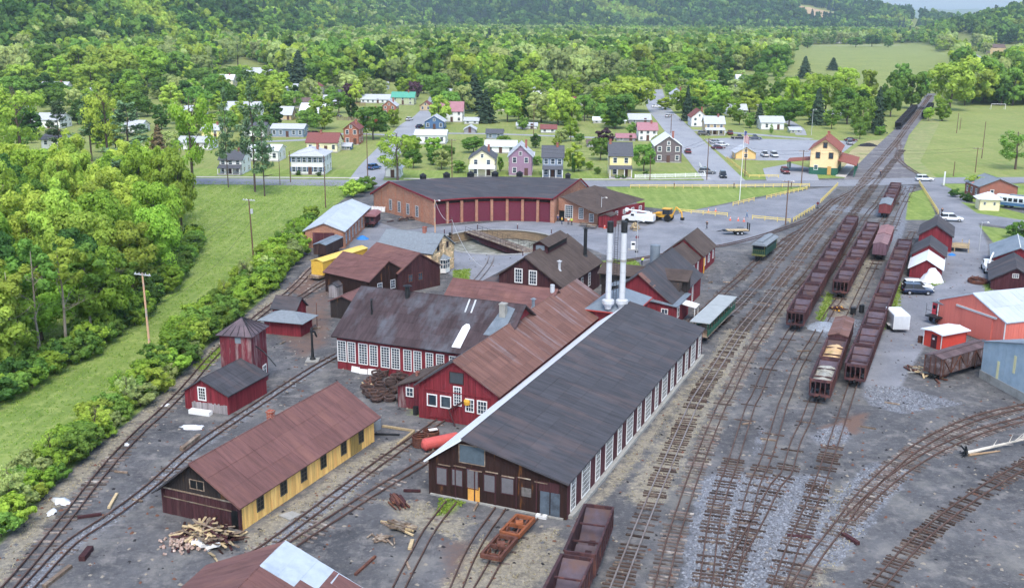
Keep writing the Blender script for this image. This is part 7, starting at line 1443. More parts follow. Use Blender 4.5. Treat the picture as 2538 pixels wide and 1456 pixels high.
def scatter(poly, n_, mind, soft=0.0, tries=9000, seed=3):
    P = np.array([G(*q) for q in poly]); r_ = random.Random(seed); out = []
    lo, hi = P.min(0), P.max(0)
    def ins(x, y):
        c = False
        for (x0, y0), (x1, y1) in zip(P, np.roll(P, -1, 0)):
            if (y0 > y) != (y1 > y) and x < (x1 - x0) * (y - y0) / (y1 - y0) + x0: c = not c
        return c
    for _ in range(tries):
        if len(out) >= n_: break
        x, y = r_.uniform(lo[0], hi[0]), r_.uniform(lo[1], hi[1])
        if ins(x, y) and all((x - a) ** 2 + (y - b) ** 2 > mind * mind for a, b in out): out.append((x, y))
    return out
# town trees: x, base row, top row, width, kind
TT_ = '985 447 318 105 y thin|976 316 266 36 b|804 322 262 30 y|870 253 202 46 u|1026 247 197 40 u|742 222 118 60 c|718 222 148 45 c|836 218 132 90 b|1087 262 192 62 m|1175 275 175 60 c|1204 305 215 50 c|1257 302 222 66 b|1173 379 335 54 m|1073 409 362 50 m|680 262 198 60 y|1308 300 225 42 d|1382 310 212 75 y|1448 300 228 50 m|1488 285 208 70 b|1498 292 228 66 y|1560 278 180 115 y|1523 318 270 75 b|1414 350 290 45 b|1295 322 287 34 m|1498 372 318 58 u|1423 425 355 60 y|1420 428 375 14 d|1595 425 350 55 m|1570 335 303 40 m|1648 272 238 60 y|1660 245 204 35 b|1620 222 152 38 b|1654 210 150 35 p thin|1663 200 122 90 b|1729 200 120 70 b|1797 220 168 55 d|1747 262 228 50 p|1702 300 205 30 c|1872 272 188 65 m|1881 310 250 32 c|1832 310 268 36 m|1857 318 275 36 m|1915 270 200 45 m|1910 335 308 12 m|1922 190 103 82 m|1993 195 135 38 c|2063 175 140 30 c|1960 300 185 70 b|2024 310 210 45 c|2044 280 175 75 b|2097 300 210 70 m|2172 330 205 40 c|2134 335 230 60 m|2206 290 180 70 m|2256 270 170 70 m|2353 275 142 105 y|2334 300 240 60 b|2515 420 318 100 m thin|2424 484 432 70 y|2437 250 165 60 m|2471 255 170 60 m|2509 262 160 80 m|620 236 172 45 b|760 400 372 16 d|800 428 415 16 d|1240 425 385 22 m|1135 428 395 40 m|1330 410 385 30 m|1460 420 398 30 b|1480 432 412 26 m|1700 255 215 40 m|1350 285 235 40 b|1220 260 205 50 m|1140 250 200 45 b|940 235 195 40 y|1000 228 178 55 m|1050 232 180 50 m|1110 225 165 60 p|900 215 165 55 m|1430 235 180 60 p|1340 225 170 60 b|1270 230 175 60 m|1530 228 165 60 p|1600 205 150 55 m|1850 230 180 50 m|1960 240 185 50 b|2010 245 175 60 y|2090 240 160 60 b|2150 260 165 60 y|2230 235 150 60 m|2290 240 170 40 m|2060 320 268 40 m|2130 345 300 30 m|1760 300 262 30 d|830 372 352 22 u|775 352 322 40 u|660 330 280 55 m|600 300 240 40 b|640 280 225 45 y|560 250 200 50 m|480 250 195 50 b|400 245 185 60 m|330 240 165 80 m|230 235 150 90 y|150 225 140 80 b|60 235 150 90 y|20 240 170 70 m|280 225 110 120 y|200 215 90 110 y|360 215 80 110 b|120 212 100 90 m|440 205 120 80 m|500 190 130 60 p|590 170 85 50 p thin|700 165 80 50 p|640 150 95 45 b|780 190 115 60 m|2300 300 262 26 b|2390 262 200 50 m|2410 255 190 45 b|2480 262 195 50 d|1950 150 108 40 b|2000 120 88 40 m|2120 118 90 36 m|2160 116 84 40 d|2200 118 88 36 m'
used = {}
def short(lab):
    import re as _re
    s = _re.split(r' (?:with|beside|behind|at|of|below|left|right|across|by|on|and|seen|half|low|just|deep|near|far|among|beyond|in|before) ', lab)[0]; return ' '.join(s.split()[-4:])
for row in TT_.split('|'):
    f = row.split(); x, by, ty, wd, kd = float(f[0]), float(f[1]), float(f[2]), float(f[3]), f[4]; model = f[5] if len(f) > 5 else ('con' if kd in 'cn' else 'mid')
    X, Y = G(x, by); h = HZ((X, Y), ty); rad = wd / 2 / max(1e-6, (PX(X + 1, Y, h / 2)[0] - PX(X, Y, h / 2)[0])); h = min(h, 26); z = float(terr(X, Y)) if Y > 430 else 0
    lb, (hx, hy), hn = min(HOUSES, key=lambda q: ((q[1][0] - x) / 1.2) ** 2 + (2.4 * (q[1][1] - by)) ** 2); dx_, dy_ = x - hx, by - hy
    rel = ('left of' if dx_ < 0 else 'right of') if abs(dx_) > 1.6 * abs(dy_) + 12 else ('behind' if dy_ < 0 else 'in front of')
    size = 'tall ' if h > 14 else ('small ' if h < 5 else ''); lab = f'{size}{KW_[kd]} {rel} the {short(lb)}'
    k = used[lab] = used.get(lab, 0) + 1
    if k > 1: lab = f'{ORD[k - 1]} {lab}'
    tree((X, Y), h, max(rad, .8), kd, model, lab, 'trees in the town', None, z)
ROADPX = [[(905, 448), (935, 405), (985, 350), (1020, 310), (1050, 290), (1085, 240)], [(1800, 452), (1770, 420), (1710, 355), (1660, 300), (1632, 268), (1618, 222)], [(470, 449), (2600, 448)], [(1745, 345), (2125, 350)], [(1775, 375), (2060, 395)], [(2143, 443), (2214, 360), (2264, 293), (2291, 256)], [(640, 352), (850, 332), (1560, 340)], [(1690, 322), (2010, 345)]]
HW = [tuple(o.matrix_basis.translation.xy) for o in COL.objects if o.parent is None and o.get('category') in ('house', 'garage', 'shed', 'barn', 'station')]
def rdist(x, y):
    b_ = 1e9
    for P in ROADPX:
        Q = [Vector(G(*q)) for q in P]
        for a_, c_ in zip(Q[:-1], Q[1:]):
            d_ = c_ - a_; t = max(0, min(1, (Vector((x, y)) - a_).dot(d_) / d_.length_squared)); b_ = min(b_, (Vector((x, y)) - a_ - d_ * t).length)
    return b_
GT = []
for (x, y) in scatter([(-40, 415), (600, 415), (900, 420), (1500, 425), (1700, 400), (1750, 330), (2130, 330), (2200, 290), (2250, 250), (2250, 205), (1900, 196), (1500, 220), (1100, 236), (800, 214), (600, 190), (-40, 214)], 900, 7.0, seed=31, tries=16000):
    if len(GT) >= 330: break
    if rdist(x, y) < 8 or any((x - a) ** 2 + (y - b) ** 2 < 100 for a, b in HW): continue
    if any(abs((a + 5) - x) < 9 and -22 < y - b < 3 for a, b in HW): continue
    gp = PX(x, y, 0)
    if gp[0] > 1930 and gp[1] < 262: continue
    GT.append((x, y))
# pines and wood at the left
for x, by, ty, wd, kd, md, lab in ((478, 465, 215, 125, 'b', 'thin', 'big spreading bright tree at the road end of the wood'), (566, 464, 225, 50, 'w', 'pine', 'slender dark pine nearest the pavement gap'), (632, 476, 178, 95, 'w', 'pine', 'tallest layered pine beside the road'), (656, 486, 300, 60, 'w', 'pine', 'smaller pine right of the tallest layered pine'), (228, 400, 238, 90, 'w', 'pine', 'dark pine left of the withered conifer'), (150, 395, 250, 70, 'w', 'pine', 'thin pine left of the dark pine'), (325, 420, 255, 120, 'w', 'pine', 'broad grey-green pine beside the withered conifer'), (397, 425, 300, 62, 'n', 'con', 'brown withered conifer among the pines'), (54, 400, 195, 150, 'y', 'thin', 'large yellow-green oak-like tree at the far left'), (150, 470, 350, 110, 'p', 'thin', 'pale budding tree at the back of the wood'), (268, 400, 200, 110, 'y', 'thin', 'yellow-green crown rising between the pines'), (430, 470, 390, 70, 'y', 'thin', 'drooping yellow-green tree below the pines'), (360, 520, 385, 130, 'w', 'pine', 'wide dull green pine in front of the withered conifer'), (300, 560, 400, 90, 'w', 'pine', 'dull green pine nearer the lane')):
    X, Y = G(x, by); h = HZ((X, Y), ty); rad = wd / 2 / (PX(X + 1, Y, h / 2)[0] - PX(X, Y, h / 2)[0]); tree((X, Y), h, rad, kd, md, lab, 'pines and oaks by the road')
WOOD = [(-330, 1080), (60, 930), (140, 900), (200, 868), (262, 830), (330, 792), (372, 748), (415, 690), (445, 640), (462, 590), (440, 530), (330, 510), (-50, 480), (-700, 520)]
kinds = 'bbbymybyybbydbbbymybyyybkdbb'
for i, (x, y) in enumerate(scatter(WOOD, 125, 5.0)):
    sx = PX(x, y, 5)[0]
    if sx < -160: continue
    kd = kinds[i % len(kinds)]; h = random.uniform(10.5, 14.5) if y < 160 else random.uniform(12, 17); tree((x, y), h, random.uniform(3.6, 5.2), kd, 'near', {'b': 'bright green', 'y': 'yellow-green', 'm': 'mid-green', 'k': 'creamy blossoming', 'd': 'dark green'}[kd] + ' tree in the dense wood left of the mown lane', 'trees of the wood beside the mown lane')
for i, (x, y) in enumerate(((100, 895), (168, 872), (228, 836), (44, 930), (300, 800))): tree(G(x, y), [15.5, 15, 13, 14, 11][i], 3.4, 'y' if i % 2 else 'm', 'top', ['pale-trunked tall tree at the wood edge, middle of five', 'pale-trunked tree with bare lower limbs opposite the pale pole', 'slim bare-limbed tree at the wood edge', 'leaning pale-trunked tree at the picture edge of the wood', 'short bare-limbed tree nearest the pole'][i], 'pale-trunked edge trees')
BAND = [(-200, 1510), (-60, 1335), (60, 1200), (200, 1080), (335, 970), (435, 875), (485, 805), (560, 750), (620, 690), (665, 640), (710, 600), (745, 570), (775, 530), (770, 585), (735, 640), (690, 692), (615, 755), (525, 838), (425, 938), (340, 1022), (240, 1102), (118, 1215), (0, 1335), (-120, 1450)]
for i, (x, y) in enumerate(scatter(BAND, 160, 1.7, seed=8)):
    if PX(x, y, 1)[0] < -60: continue
    kd = 'bmbybmpbm'[i % 9]; s = random.uniform(.6, 1.45) * (1.2 if y > 120 else 1); tree((x, y), 2.3 * s, 1.7 * s, kd, 'bush', {'b': 'bright green', 'y': 'yellow-green', 'm': 'mid-green', 'p': 'pale grey-green'}[kd] + ' bush in the thicket along the leftmost siding', 'bushes along the leftmost siding', 'bush')
EDGE = [(-300, 1150), (-20, 1010), (60, 975), (150, 918), (215, 885), (275, 845), (345, 802), (390, 755), (440, 690), (470, 640), (500, 600), (470, 590), (400, 690), (330, 785), (250, 830), (130, 895), (40, 930)]
for i, (x, y) in enumerate(scatter(EDGE, 75, 1.9, seed=18)):
    if PX(x, y, 1)[0] < -60: continue
    s = random.uniform(.8, 1.5); kd = 'bmdm'[i % 4]; tree((x, y), 2.5 * s, 1.8 * s, kd, 'bush', {'b': 'bright green', 'm': 'mid-green', 'd': 'dark green'}[kd] + ' undergrowth bush at the foot of the wood', 'bushes at the foot of the wood', 'bush')
for i, (x, y) in enumerate(((240, 1085), (318, 1015), (405, 925), (455, 868), (520, 800), (610, 720), (680, 655), (300, 990), (130, 1170), (30, 1270), (560, 770), (730, 600))): tree(G(x, y), random.uniform(3.2, 5.5), random.uniform(1.0, 1.7), 'ypyb'[i % 4], 'thin', 'thin young sapling rising out of the thicket along the leftmost siding', 'saplings in the siding thicket', 'sapling')
for x, y, s, kd, lab in ((2522, 590, 1.6, 'm', 'rounded green bush on the right-hand lawn by the drive'), (2366, 488, .9, 'd', 'dark bush beside the white sign board'), (2392, 496, .8, 'd', 'first small dark bush by the kiosk pillar'), (2402, 500, .7, 'd', 'second small dark bush by the kiosk pillar'), (895, 478, 1.6, 'm', 'bush against the roundhouse left end'), (875, 488, 1.8, 'y', 'yellowish bush behind the white-roofed brick building'), (910, 470, 1.5, 'm', 'bush between road and roundhouse'), (2180, 335, 1.5, 'm', 'bush beside the distant hopper string'), (1600, 435, .5, 'd', 'low hedge clump by the picket fence'), (1545, 443, .5, 'd', 'clipped hedge before the yellow house'), (1530, 443, .5, 'm', 'hedge left of the clipped yellow house hedge'), (1748, 425, .6, 'd', 'hedge bush at the picket fence corner'), (740, 434, .5, 'd', 'shrub left of the colonial house door'), (790, 436, .5, 'd', 'shrub right of the colonial house door')):
    X, Y = G(x, y); tree((X, Y), 2.4 * s, 1.8 * s, kd, 'bush', lab, 'garden bushes', 'bush')

# ------------------------------------------------------------------ forest masses
fcol = bpy.data.collections.new('forest_trees'); FP = []
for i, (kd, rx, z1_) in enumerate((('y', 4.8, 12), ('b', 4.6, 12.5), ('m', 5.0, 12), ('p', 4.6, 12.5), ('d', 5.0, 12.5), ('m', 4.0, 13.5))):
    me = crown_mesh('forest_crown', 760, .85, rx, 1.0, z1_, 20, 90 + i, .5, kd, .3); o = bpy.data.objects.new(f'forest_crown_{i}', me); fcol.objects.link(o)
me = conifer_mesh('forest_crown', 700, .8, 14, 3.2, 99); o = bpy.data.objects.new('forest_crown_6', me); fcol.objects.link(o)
def pxv(X, Y, Z):
    v = np.stack([X, Y, Z - CAMH], -1); d = v @ FWD; return PW / 2 + FPX * (v @ RGT) / d, PH / 2 - FPX * (v @ UPV) / d
def jgrid(y0, y1, step):
    ys_ = np.arange(y0, y1, step); pts = []
    for y in ys_: xs = np.arange(-(y * .53 + 90), y * .53 + 90, step); pts.append(np.stack([xs + rng.uniform(-.45, .45, len(xs)) * step, y + rng.uniform(-.45, .45, len(xs)) * step], 1))
    return np.concatenate(pts)
def inpoly_px(sx, sy, poly):
    P = np.array(poly, float); c = np.zeros(sx.shape, bool)
    for a, b in zip(P, np.roll(P, -1, 0)):
        if a[1] == b[1]: continue
        c ^= ((a[1] > sy) != (b[1] > sy)) & (sx < (b[0] - a[0]) * (sy - a[1]) / (b[1] - a[1]) + a[0])
    return c
P2 = np.concatenate([jgrid(430, 1200, 8.0), jgrid(1200, 2700, 11.5), jgrid(2700, 4300, 15.0)])
Zt = terr(P2[:, 0], P2[:, 1]); sx, sy = pxv(P2[:, 0], P2[:, 1], np.zeros(len(P2)))
front = np.interp(sx, [-200, 0, 300, 520, 600, 720, 850, 1000, 1150, 1300, 1420, 1500, 1600, 1700, 1850, 1960, 2080, 2200, 2300, 2360, 2390, 2480, 2700], [212, 212, 208, 175, 140, 190, 205, 205, 225, 205, 215, 205, 185, 180, 175, 185, 170, 190, 205, 150, 262, 262, 262])
ok = (sy < front)
for poly in ([(1935, 215), (1960, 125), (1985, 112), (2250, 108), (2330, 122), (2345, 215)], [(2355, 112), (2390, 108), (2430, 130), (2490, 160), (2520, 236), (2400, 236), (2395, 160)], [(2445, 122), (2545, 122), (2545, 150), (2492, 182), (2445, 182)], [(2236, 96), (2290, 58), (2302, 62), (2264, 98)]): ok &= ~inpoly_px(sx, sy, poly)
zx, zy = pxv(P2[:, 0], P2[:, 1], Zt); ok &= ~(inpoly_px(zx, zy, [(1960, 8), (2010, 16), (2122, 42), (2110, 56), (1998, 56)]) & (P2[:, 1] > 2000))
ok &= ~((P2[:, 1] > 3000) & (Zt < 8))
ok &= ~((np.abs(P2[:, 0] - np.interp(P2[:, 1], [300, 700, 2000], [112, 275, 800])) < 9) & (P2[:, 1] < 1500))
P2, Zt = P2[ok], Zt[ok]; N_ = len(P2); u = rng.random(N_)
hillL = (Zt > 6) & (P2[:, 1] < 2700); ridge = (P2[:, 1] >= 2700)
def pick(u, w_): return np.searchsorted(np.cumsum(w_) / np.sum(w_), u)
idx = pick(u, [3.4, 2.4, 1.6, 4.2, .3, 1.0, .15]); idx = np.where(hillL, pick(u, [.8, 1.6, 3, .5, 3.6, 2, .5]), idx); idx = np.where(ridge, pick(u, [.25, .6, 2, .1, 6, 1.8, 1.2]), idx)
patch = wav(P2[:, 0], P2[:, 1], 70, .7); idx = np.where((~hillL) & (~ridge) & (patch > .75), 3, idx); idx = np.where((~hillL) & (~ridge) & (patch < -.85), 2, idx); p3 = wav(P2[:, 0], P2[:, 1], 120, 2.1); idx = np.where((hillL | ridge) & (p3 > 1.05), np.where(u > .5, 1, 0), idx); idx = np.where((hillL | ridge) & (p3 < -.7), np.where(u > .3, 4, 6), idx)
sc = (rng.uniform(.8, 1.7, N_) * np.where(ridge, 1.6, np.where(hillL, 1.3, 1.08))).astype(np.float32); scl = np.stack([sc * rng.uniform(.85, 1.2, N_), sc * rng.uniform(.85, 1.2, N_), sc * rng.uniform(.9, 1.25, N_)], 1).astype(np.float32)
rot = np.stack([np.zeros(N_), np.zeros(N_), rng.uniform(0, 6.28, N_)], 1).astype(np.float32)
ng = bpy.data.node_groups.new('forest_scatter', 'GeometryNodeTree'); ng.interface.new_socket('Geometry', in_out='INPUT', socket_type='NodeSocketGeometry'); ng.interface.new_socket('Geometry', in_out='OUTPUT', socket_type='NodeSocketGeometry')
gi, go = ng.nodes.new('NodeGroupInput'), ng.nodes.new('NodeGroupOutput'); ip = ng.nodes.new('GeometryNodeInstanceOnPoints'); ci = ng.nodes.new('GeometryNodeCollectionInfo'); ci.inputs[0].default_value = fcol; ci.inputs[1].default_value = True; ci.inputs[2].default_value = True
def nattr(nm, t): q = ng.nodes.new('GeometryNodeInputNamedAttribute'); q.data_type = t; q.inputs[0].default_value = nm; return [o_ for o_ in q.outputs if o_.enabled and o_.name == 'Attribute'][0]
L_ = ng.links; L_.new(gi.outputs[0], ip.inputs['Points']); L_.new(ci.outputs[0], ip.inputs['Instance']); ip.inputs['Pick Instance'].default_value = True; L_.new(nattr('idx', 'INT'), ip.inputs['Instance Index']); L_.new(nattr('rotv', 'FLOAT_VECTOR'), ip.inputs['Rotation']); L_.new(nattr('scl', 'FLOAT_VECTOR'), ip.inputs['Scale']); L_.new(ip.outputs[0], go.inputs[0])
def forest(name, label, sel):
    me = bpy.data.meshes.new(name); P = np.stack([P2[sel, 0], P2[sel, 1], Zt[sel] - .5], 1).astype(np.float32); me.vertices.add(len(P)); me.vertices.foreach_set('co', P.ravel())
    for nm, t, a, fld in (('idx', 'INT', idx[sel].astype(np.int32), 'value'), ('rotv', 'FLOAT_VECTOR', rot[sel], 'vector'), ('scl', 'FLOAT_VECTOR', scl[sel], 'vector')): me.attributes.new(nm, t, 'POINT').data.foreach_set(fld, np.ascontiguousarray(a).ravel())
    me.update(); o = obj(name, me); md = o.modifiers.new('scatter', 'NODES'); md.node_group = ng; tag(o, label, 'forest', None, 'stuff'); return o
forest('forest', 'pale spring woodland filling the valley floor behind the town', (~hillL) & (~ridge)); forest('forest', 'dark wooded hillsides at left and right', hillL); forest('forest', 'bluish wooded ridge along the top of the picture', ridge)
print('FOREST', N_)
# garden trees of the town that nobody could tell apart
gcol = bpy.data.collections.new('garden_trees'); import bmesh
for i, kd in enumerate('bymdpbm'):
    bm = bmesh.new(); bm.from_mesh(CM['mid', i % 4]); k = len(bm.faces); bm.from_mesh(TM['mid']); bm.faces.ensure_lookup_table()
    for f in bm.faces[k:]: f.material_index = 1
    me = bpy.data.meshes.new('garden_tree'); bm.to_mesh(me); bm.free(); me.materials.append(LF[kd]); me.materials.append(BARK); gcol.objects.link(bpy.data.objects.new(f'garden_tree_{i}', me))
ng2 = ng.copy(); [q for q in ng2.nodes if q.bl_idname == 'GeometryNodeCollectionInfo'][0].inputs[0].default_value = gcol
me = bpy.data.meshes.new('garden_trees'); GA = np.array(GT); n_ = len(GA); zg = np.where(GA[:, 1] > 430, terr(GA[:, 0], GA[:, 1]), 0); me.vertices.add(n_); me.vertices.foreach_set('co', np.stack([GA[:, 0], GA[:, 1], zg], 1).astype(np.float32).ravel())
_, gsy = pxv(GA[:, 0], GA[:, 1], np.zeros(n_)); hg = np.where((gsy > 350) | (rng.random(n_) < .2), rng.uniform(3.5, 7.5, n_), rng.uniform(8, 14, n_)); rg = hg * rng.uniform(.4, .52, n_) / 4.6
for nm, t, a, fld in (('idx', 'INT', rng.integers(0, 7, n_).astype(np.int32), 'value'), ('rotv', 'FLOAT_VECTOR', np.stack([np.zeros(n_), np.zeros(n_), rng.uniform(0, 6.28, n_)], 1).astype(np.float32), 'vector'), ('scl', 'FLOAT_VECTOR', np.stack([rg, rg, hg / 12.4], 1).astype(np.float32), 'vector')): me.attributes.new(nm, t, 'POINT').data.foreach_set(fld, np.ascontiguousarray(a).ravel())
me.update(); o = obj('garden_trees', me); o.modifiers.new('scatter', 'NODES').node_group = ng2; tag(o, 'mass of smaller garden trees between the houses of the town', 'trees', None, 'stuff')
# tan field on the slope of the ridge
def hit(px):
    d = ray(*px); t = 1200.0
    while t < 9000:
        q = CAM + d * t
        if q[2] < float(terr(q[0], q[1])) + 2.5: break
        t += 12
    return (float(q[0]), float(q[1]), float(terr(q[0], q[1])) + 3.0)
qd = [Vector((1968, 14)), Vector((2004, 20)), Vector((2115, 43)), Vector((2006, 50))]; fv, ff = [], []
for j in range(7):
    for i in range(10): a, b = i / 9, j / 6; v = (qd[0] * (1 - b) + qd[3] * b).lerp(qd[1] * (1 - b) + qd[2] * b, a); fv.append(hit((v.x, v.y)))
ff = [(j * 10 + i, j * 10 + i + 1, j * 10 + i + 11, j * 10 + i + 10) for j in range(6) for i in range(9)]
tag(MB().add(fv, ff).build('field', mat('tan_field', '#b49a76', .95, .12, .02)), 'tan ploughed field on the ridge flank', None, None, 'structure')
# ------------------------------------------------------------------ haze
hz = MB().b2((-12500, -300, -8), (12500, 20300, 330)).mesh('haze', [])
hm = bpy.data.materials.new('haze_air'); hm.use_nodes = True; hn = hm.node_tree; hn.nodes.clear(); pv = hn.nodes.new('ShaderNodeVolumePrincipled'); pv.inputs['Color'].default_value = (.7, .87, 1, 1); pv.inputs['Density'].default_value = 1.0e-4; pv.inputs['Anisotropy'].default_value = .2; hm.cycles.homogeneous_volume = True; ho = hn.nodes.new('ShaderNodeOutputMaterial'); hn.links.new(pv.outputs[0], ho.inputs['Volume'])
hz.materials.append(hm); tag(obj('haze', hz), 'thin blue haze hanging in the valley air', 'haze', None, 'stuff')
# ------------------------------------------------------------------ yard clutter
def at(x, y, z=0.0): q = G(x, y); return (q[0], q[1], z)
TYR = MB().lathe([(.62, 0), (.7, .03), (.7, .24), (.62, .27), (.55, .24), (.55, .03), (.62, 0)], n=18).mesh('steel_tyre', mat('tyre_rust', '#4d3f3c', .85, .25, 3, None, '#6e4e40', (.55, .7), 1.2, objvar=.25))
cols = scatter([(905, 965), (940, 928), (1003, 925), (1010, 985), (985, 1002), (915, 990)], 18, 1.35, seed=5)
for i, (x, y) in enumerate(cols):
    for k in range(random.choice((2, 3, 3, 4))):
        o = obj('steel_tyre', TYR, None, (x + random.uniform(-.12, .12), y + random.uniform(-.12, .12), .02 + k * .28), (random.uniform(-.06, .06), random.uniform(-.06, .06), 0)); s = random.uniform(.85, 1.1); o.scale = (s, s, 1); tag(o, 'rusty steel wheel tyre in the heap beside the red gabled shop', 'wheel tyre', 'heap of steel tyres')
for i, (x, y) in enumerate(((1042, 1103), (1068, 1090))):
    t = thing('rusty_tub', ['lower rusty hoop tub beside the red tank', 'upper rusty hoop tub holding a white lid'][i], 'tub', at(x, y))
    for k in range(5): MB().lathe([(.8, 0), (.86, .05), (.86, .2), (.78, .2)], n=18).build('hoop', RUST, t, (0, 0, k * .22))
    if i: MB().box((.2, .1, 1.15), (.9, .5, .06), 0, .4).build('lid', WHITE, t)
def planks(name, label, cat, px, n, ln, wd, th, az, spread, m_, hgt=.8, part='plank', tilt=.25, jit=1.0, group=None):
    root = thing(name, label, cat, at(*px), az, group)
    for i in range(n):
        f = random.random(); x, y = random.gauss(0, spread[0] / 2.4), random.gauss(0, spread[1] / 2.4); z = hgt * max(0, 1 - (x / spread[0]) ** 2 * .9 - (y / spread[1]) ** 2 * .9) * random.uniform(.3, 1) + th
        MB().box((0, 0, 0), (ln * random.uniform(.5, 1.1), wd * random.uniform(.7, 1.3), th)).build(part, random.choice(m_), root, (x, y, z), (random.uniform(-.3, .3) * tilt * 2, random.uniform(-1, 1) * tilt, random.uniform(-1, 1) * jit))
    return root
BRKS = [mat('loose_brick', '#a58e82', .95, .2, 4, None, '#d8c8bc', (.5, .7), 3, objvar=.25)]
dp = planks('debris_pile', 'heap of broken boards and bricks in front of the dark gable', 'debris pile', (515, 1338), 150, 2.3, .18, .07, 20, (3.0, 1.9), [WOODPALE, WOODOLD, BROWNW, WOODPALE, DARKW, WOODOLD], 1.4, 'plank', .35, 1.4)
bm_ = MB().box((0, 0, 0), (.3, .18, .14)).mesh('brick', BRKS[0])
for i in range(170): x, y = random.gauss(-1.3, 1.0), random.gauss(-1.0, .7); obj('brick', bm_, dp, (x, y, .07 + max(0, .55 - .25 * ((x + 1.3) ** 2 + (y + 1.0) ** 2)) * random.random()), (random.uniform(-1, 1), random.uniform(-1, 1), random.uniform(0, 6)))
for i in range(9): MB().box((0, 0, 0), (.9, .3, .25)).build('white_block', WHITE, dp, (random.gauss(.7, .5), random.gauss(-1.1, .3), random.uniform(.2, .5)), (random.uniform(-.4, .4), random.uniform(-.5, .5), random.uniform(0, 3)))
planks('bar_stack', 'neat stack of short rusty bars before the long dark shop', 'bar stack', (985, 1248), 22, 1.9, .13, .13, 65, (1.1, .9), [RUST, BROWNW], .35, 'bar', .04, .12)
planks('timber_stack', 'untidy stack of grey timbers on the open yard', 'timber stack', (993, 1312), 24, 2.0, .17, .15, 35, (1.2, .8), [WOODOLD, WOODPALE, WOODOLD], .5, 'timber', .12, .35); planks('branch_heap', 'scatter of rotten sticks below the grey timber stack', 'stick heap', (955, 1340), 14, 1.1, .12, .1, 20, (1.8, 1.0), [WOODOLD], .1, 'stick', .1, 1.5)
planks('plank_heap', 'slanting rust-brown planks beside the heap of steel tyres', 'plank heap', (915, 958), 12, 3.2, .2, .07, 70, (.9, .6), [RUST, WOODOLD, WOODPALE], .7, 'plank', .16, .2)
planks('firewood_pile', 'long pile of split firewood behind the white truck', 'woodpile', (1572, 566), 130, .5, .2, .18, 100, (2.6, .8), [WOODPALE, WOODOLD, WOODPALE], 1.0, 'log', .4, 1.5)
planks('scrap_heap', 'scrap iron lying along the roundhouse end wall', 'scrap heap', (1010, 545), 46, 1.1, .16, .14, 143, (4.5, .8), [RUST, IRON, BROWNW, WOODOLD], .5, 'scrap', .3, 1.5); planks('scrap_heap', 'small rusty scrap heap between the hopper rows', 'scrap heap', (2078, 768), 30, .8, .2, .14, 10, (1.2, .8), [RUST, BROWNW, mat('yellow_paint', '#d8a23c')], .4, 'scrap', .3, 1.5)
planks('lumber_litter', 'litter of old ties and pale sticks below the derelict boxcar', 'debris', (2290, 925), 50, 1.6, .18, .12, 60, (2.6, 1.5), [RUST, WOODOLD, CONC, WOODPALE], .35, 'timber', .15, 1.2)
rr_ = thing('scrap_ring', 'round rusty ring filled with scrap beside the maroon plank barn', 'scrap bin', at(2423, 700)); MB().lathe([(1.5, 0), (1.65, .1), (1.65, .55), (1.5, .6), (1.45, .1)], n=22).build('ring', RUST, rr_)
for i in range(24): MB().box((0, 0, 0), (random.uniform(.3, .9), .15, .12)).build('scrap', RUST, rr_, (random.gauss(0, .6), random.gauss(0, .6), .5 + random.uniform(0, .3)), (random.uniform(-.5, .5), random.uniform(-.5, .5), random.uniform(0, 6)))
def mound(name, label, cat, px, rx, ry, h, m_, seed=1, az=0, jag=.12, n=18):
    r_ = random.Random(seed); mb = MB(); vs, fs = [(0, 0, h)], []; rings = 6
    for k in range(1, rings + 1):
        for i in range(n):
            t = 2 * math.pi * i / n; f = k / rings; e = 1 + r_.uniform(-jag, jag); vs.append((rx * f * math.cos(t) * e, ry * f * math.sin(t) * e, max(-.05, h * (1 - f ** 1.5) + (r_.uniform(-jag, jag) * h * .6 if k < rings else -.05))))
    for i in range(n): fs.append((0, 1 + i, 1 + (i + 1) % n))
    for k in range(rings - 1):
        for i in range(n): a, b = 1 + k * n + i, 1 + k * n + (i + 1) % n; fs.append((a, a + n, b + n, b))
    o = mb.add(vs, fs).build(name, m_, None, at(*px), (0, 0, -R(az)), smooth=True); tag(o, label, cat); return o
TARP = mat('white_tarp', '#dfe2e6', .6, .05, 2)
mound('tarp_mound', 'white tarpaulin-covered mound behind the parked SUVs', 'tarpaulin', (2309, 697), 2.0, 1.6, 2.3, TARP, 3); mound('gravel_heap', 'blue-grey gravel heap left of the corrugated-roof boxcar', 'gravel heap', (2040, 812), 2.4, 2.2, .9, mat('heap_gravel', '#8f98a4', .95, .2, 5, None, '#73777e', (.5, .7), 4, bump=.06), 4); mound('coal_heap', 'black coal heap beyond the station platform', 'coal heap', (2150, 362), 3.6, 2, 1.1, mat('coal', '#2a2b2f', .9, .2, 2), 5)
mound('gravel_heap', 'pale ash heap at the shed corner below the ochre barn', 'gravel heap', (905, 752) if False else (893, 758), 1.8, 1.2, .6, CONC, 7)
mound('tarp_mound', 'white wrapped bales behind the salmon shed roof', 'tarpaulin', (2440, 752), 3.0, 1.2, 1.3, TARP, 8)
for i, (x, y, s) in enumerate(((475, 1058, 1.0), (150, 1242, .8), (128, 1268, .5), (410, 1003, .4), (12, 1313, .35), (232, 1090, .3), (315, 1100, .35))):
    mound('torn_sheet', ['large torn white sheet on the ground near the red sand house', 'white plastic scrap beside the thicket', 'small white scrap left of the pale ties', 'white scrap beside the leftmost siding', 'tiny white scrap at the left edge', 'tiny white scrap beside the bushes', 'white scrap between bushes and siding'][i], 'plastic sheet', (x, y), 1.5 * s, .8 * s, .22 * s, TARP, 20 + i, i * 40, .4, 10)
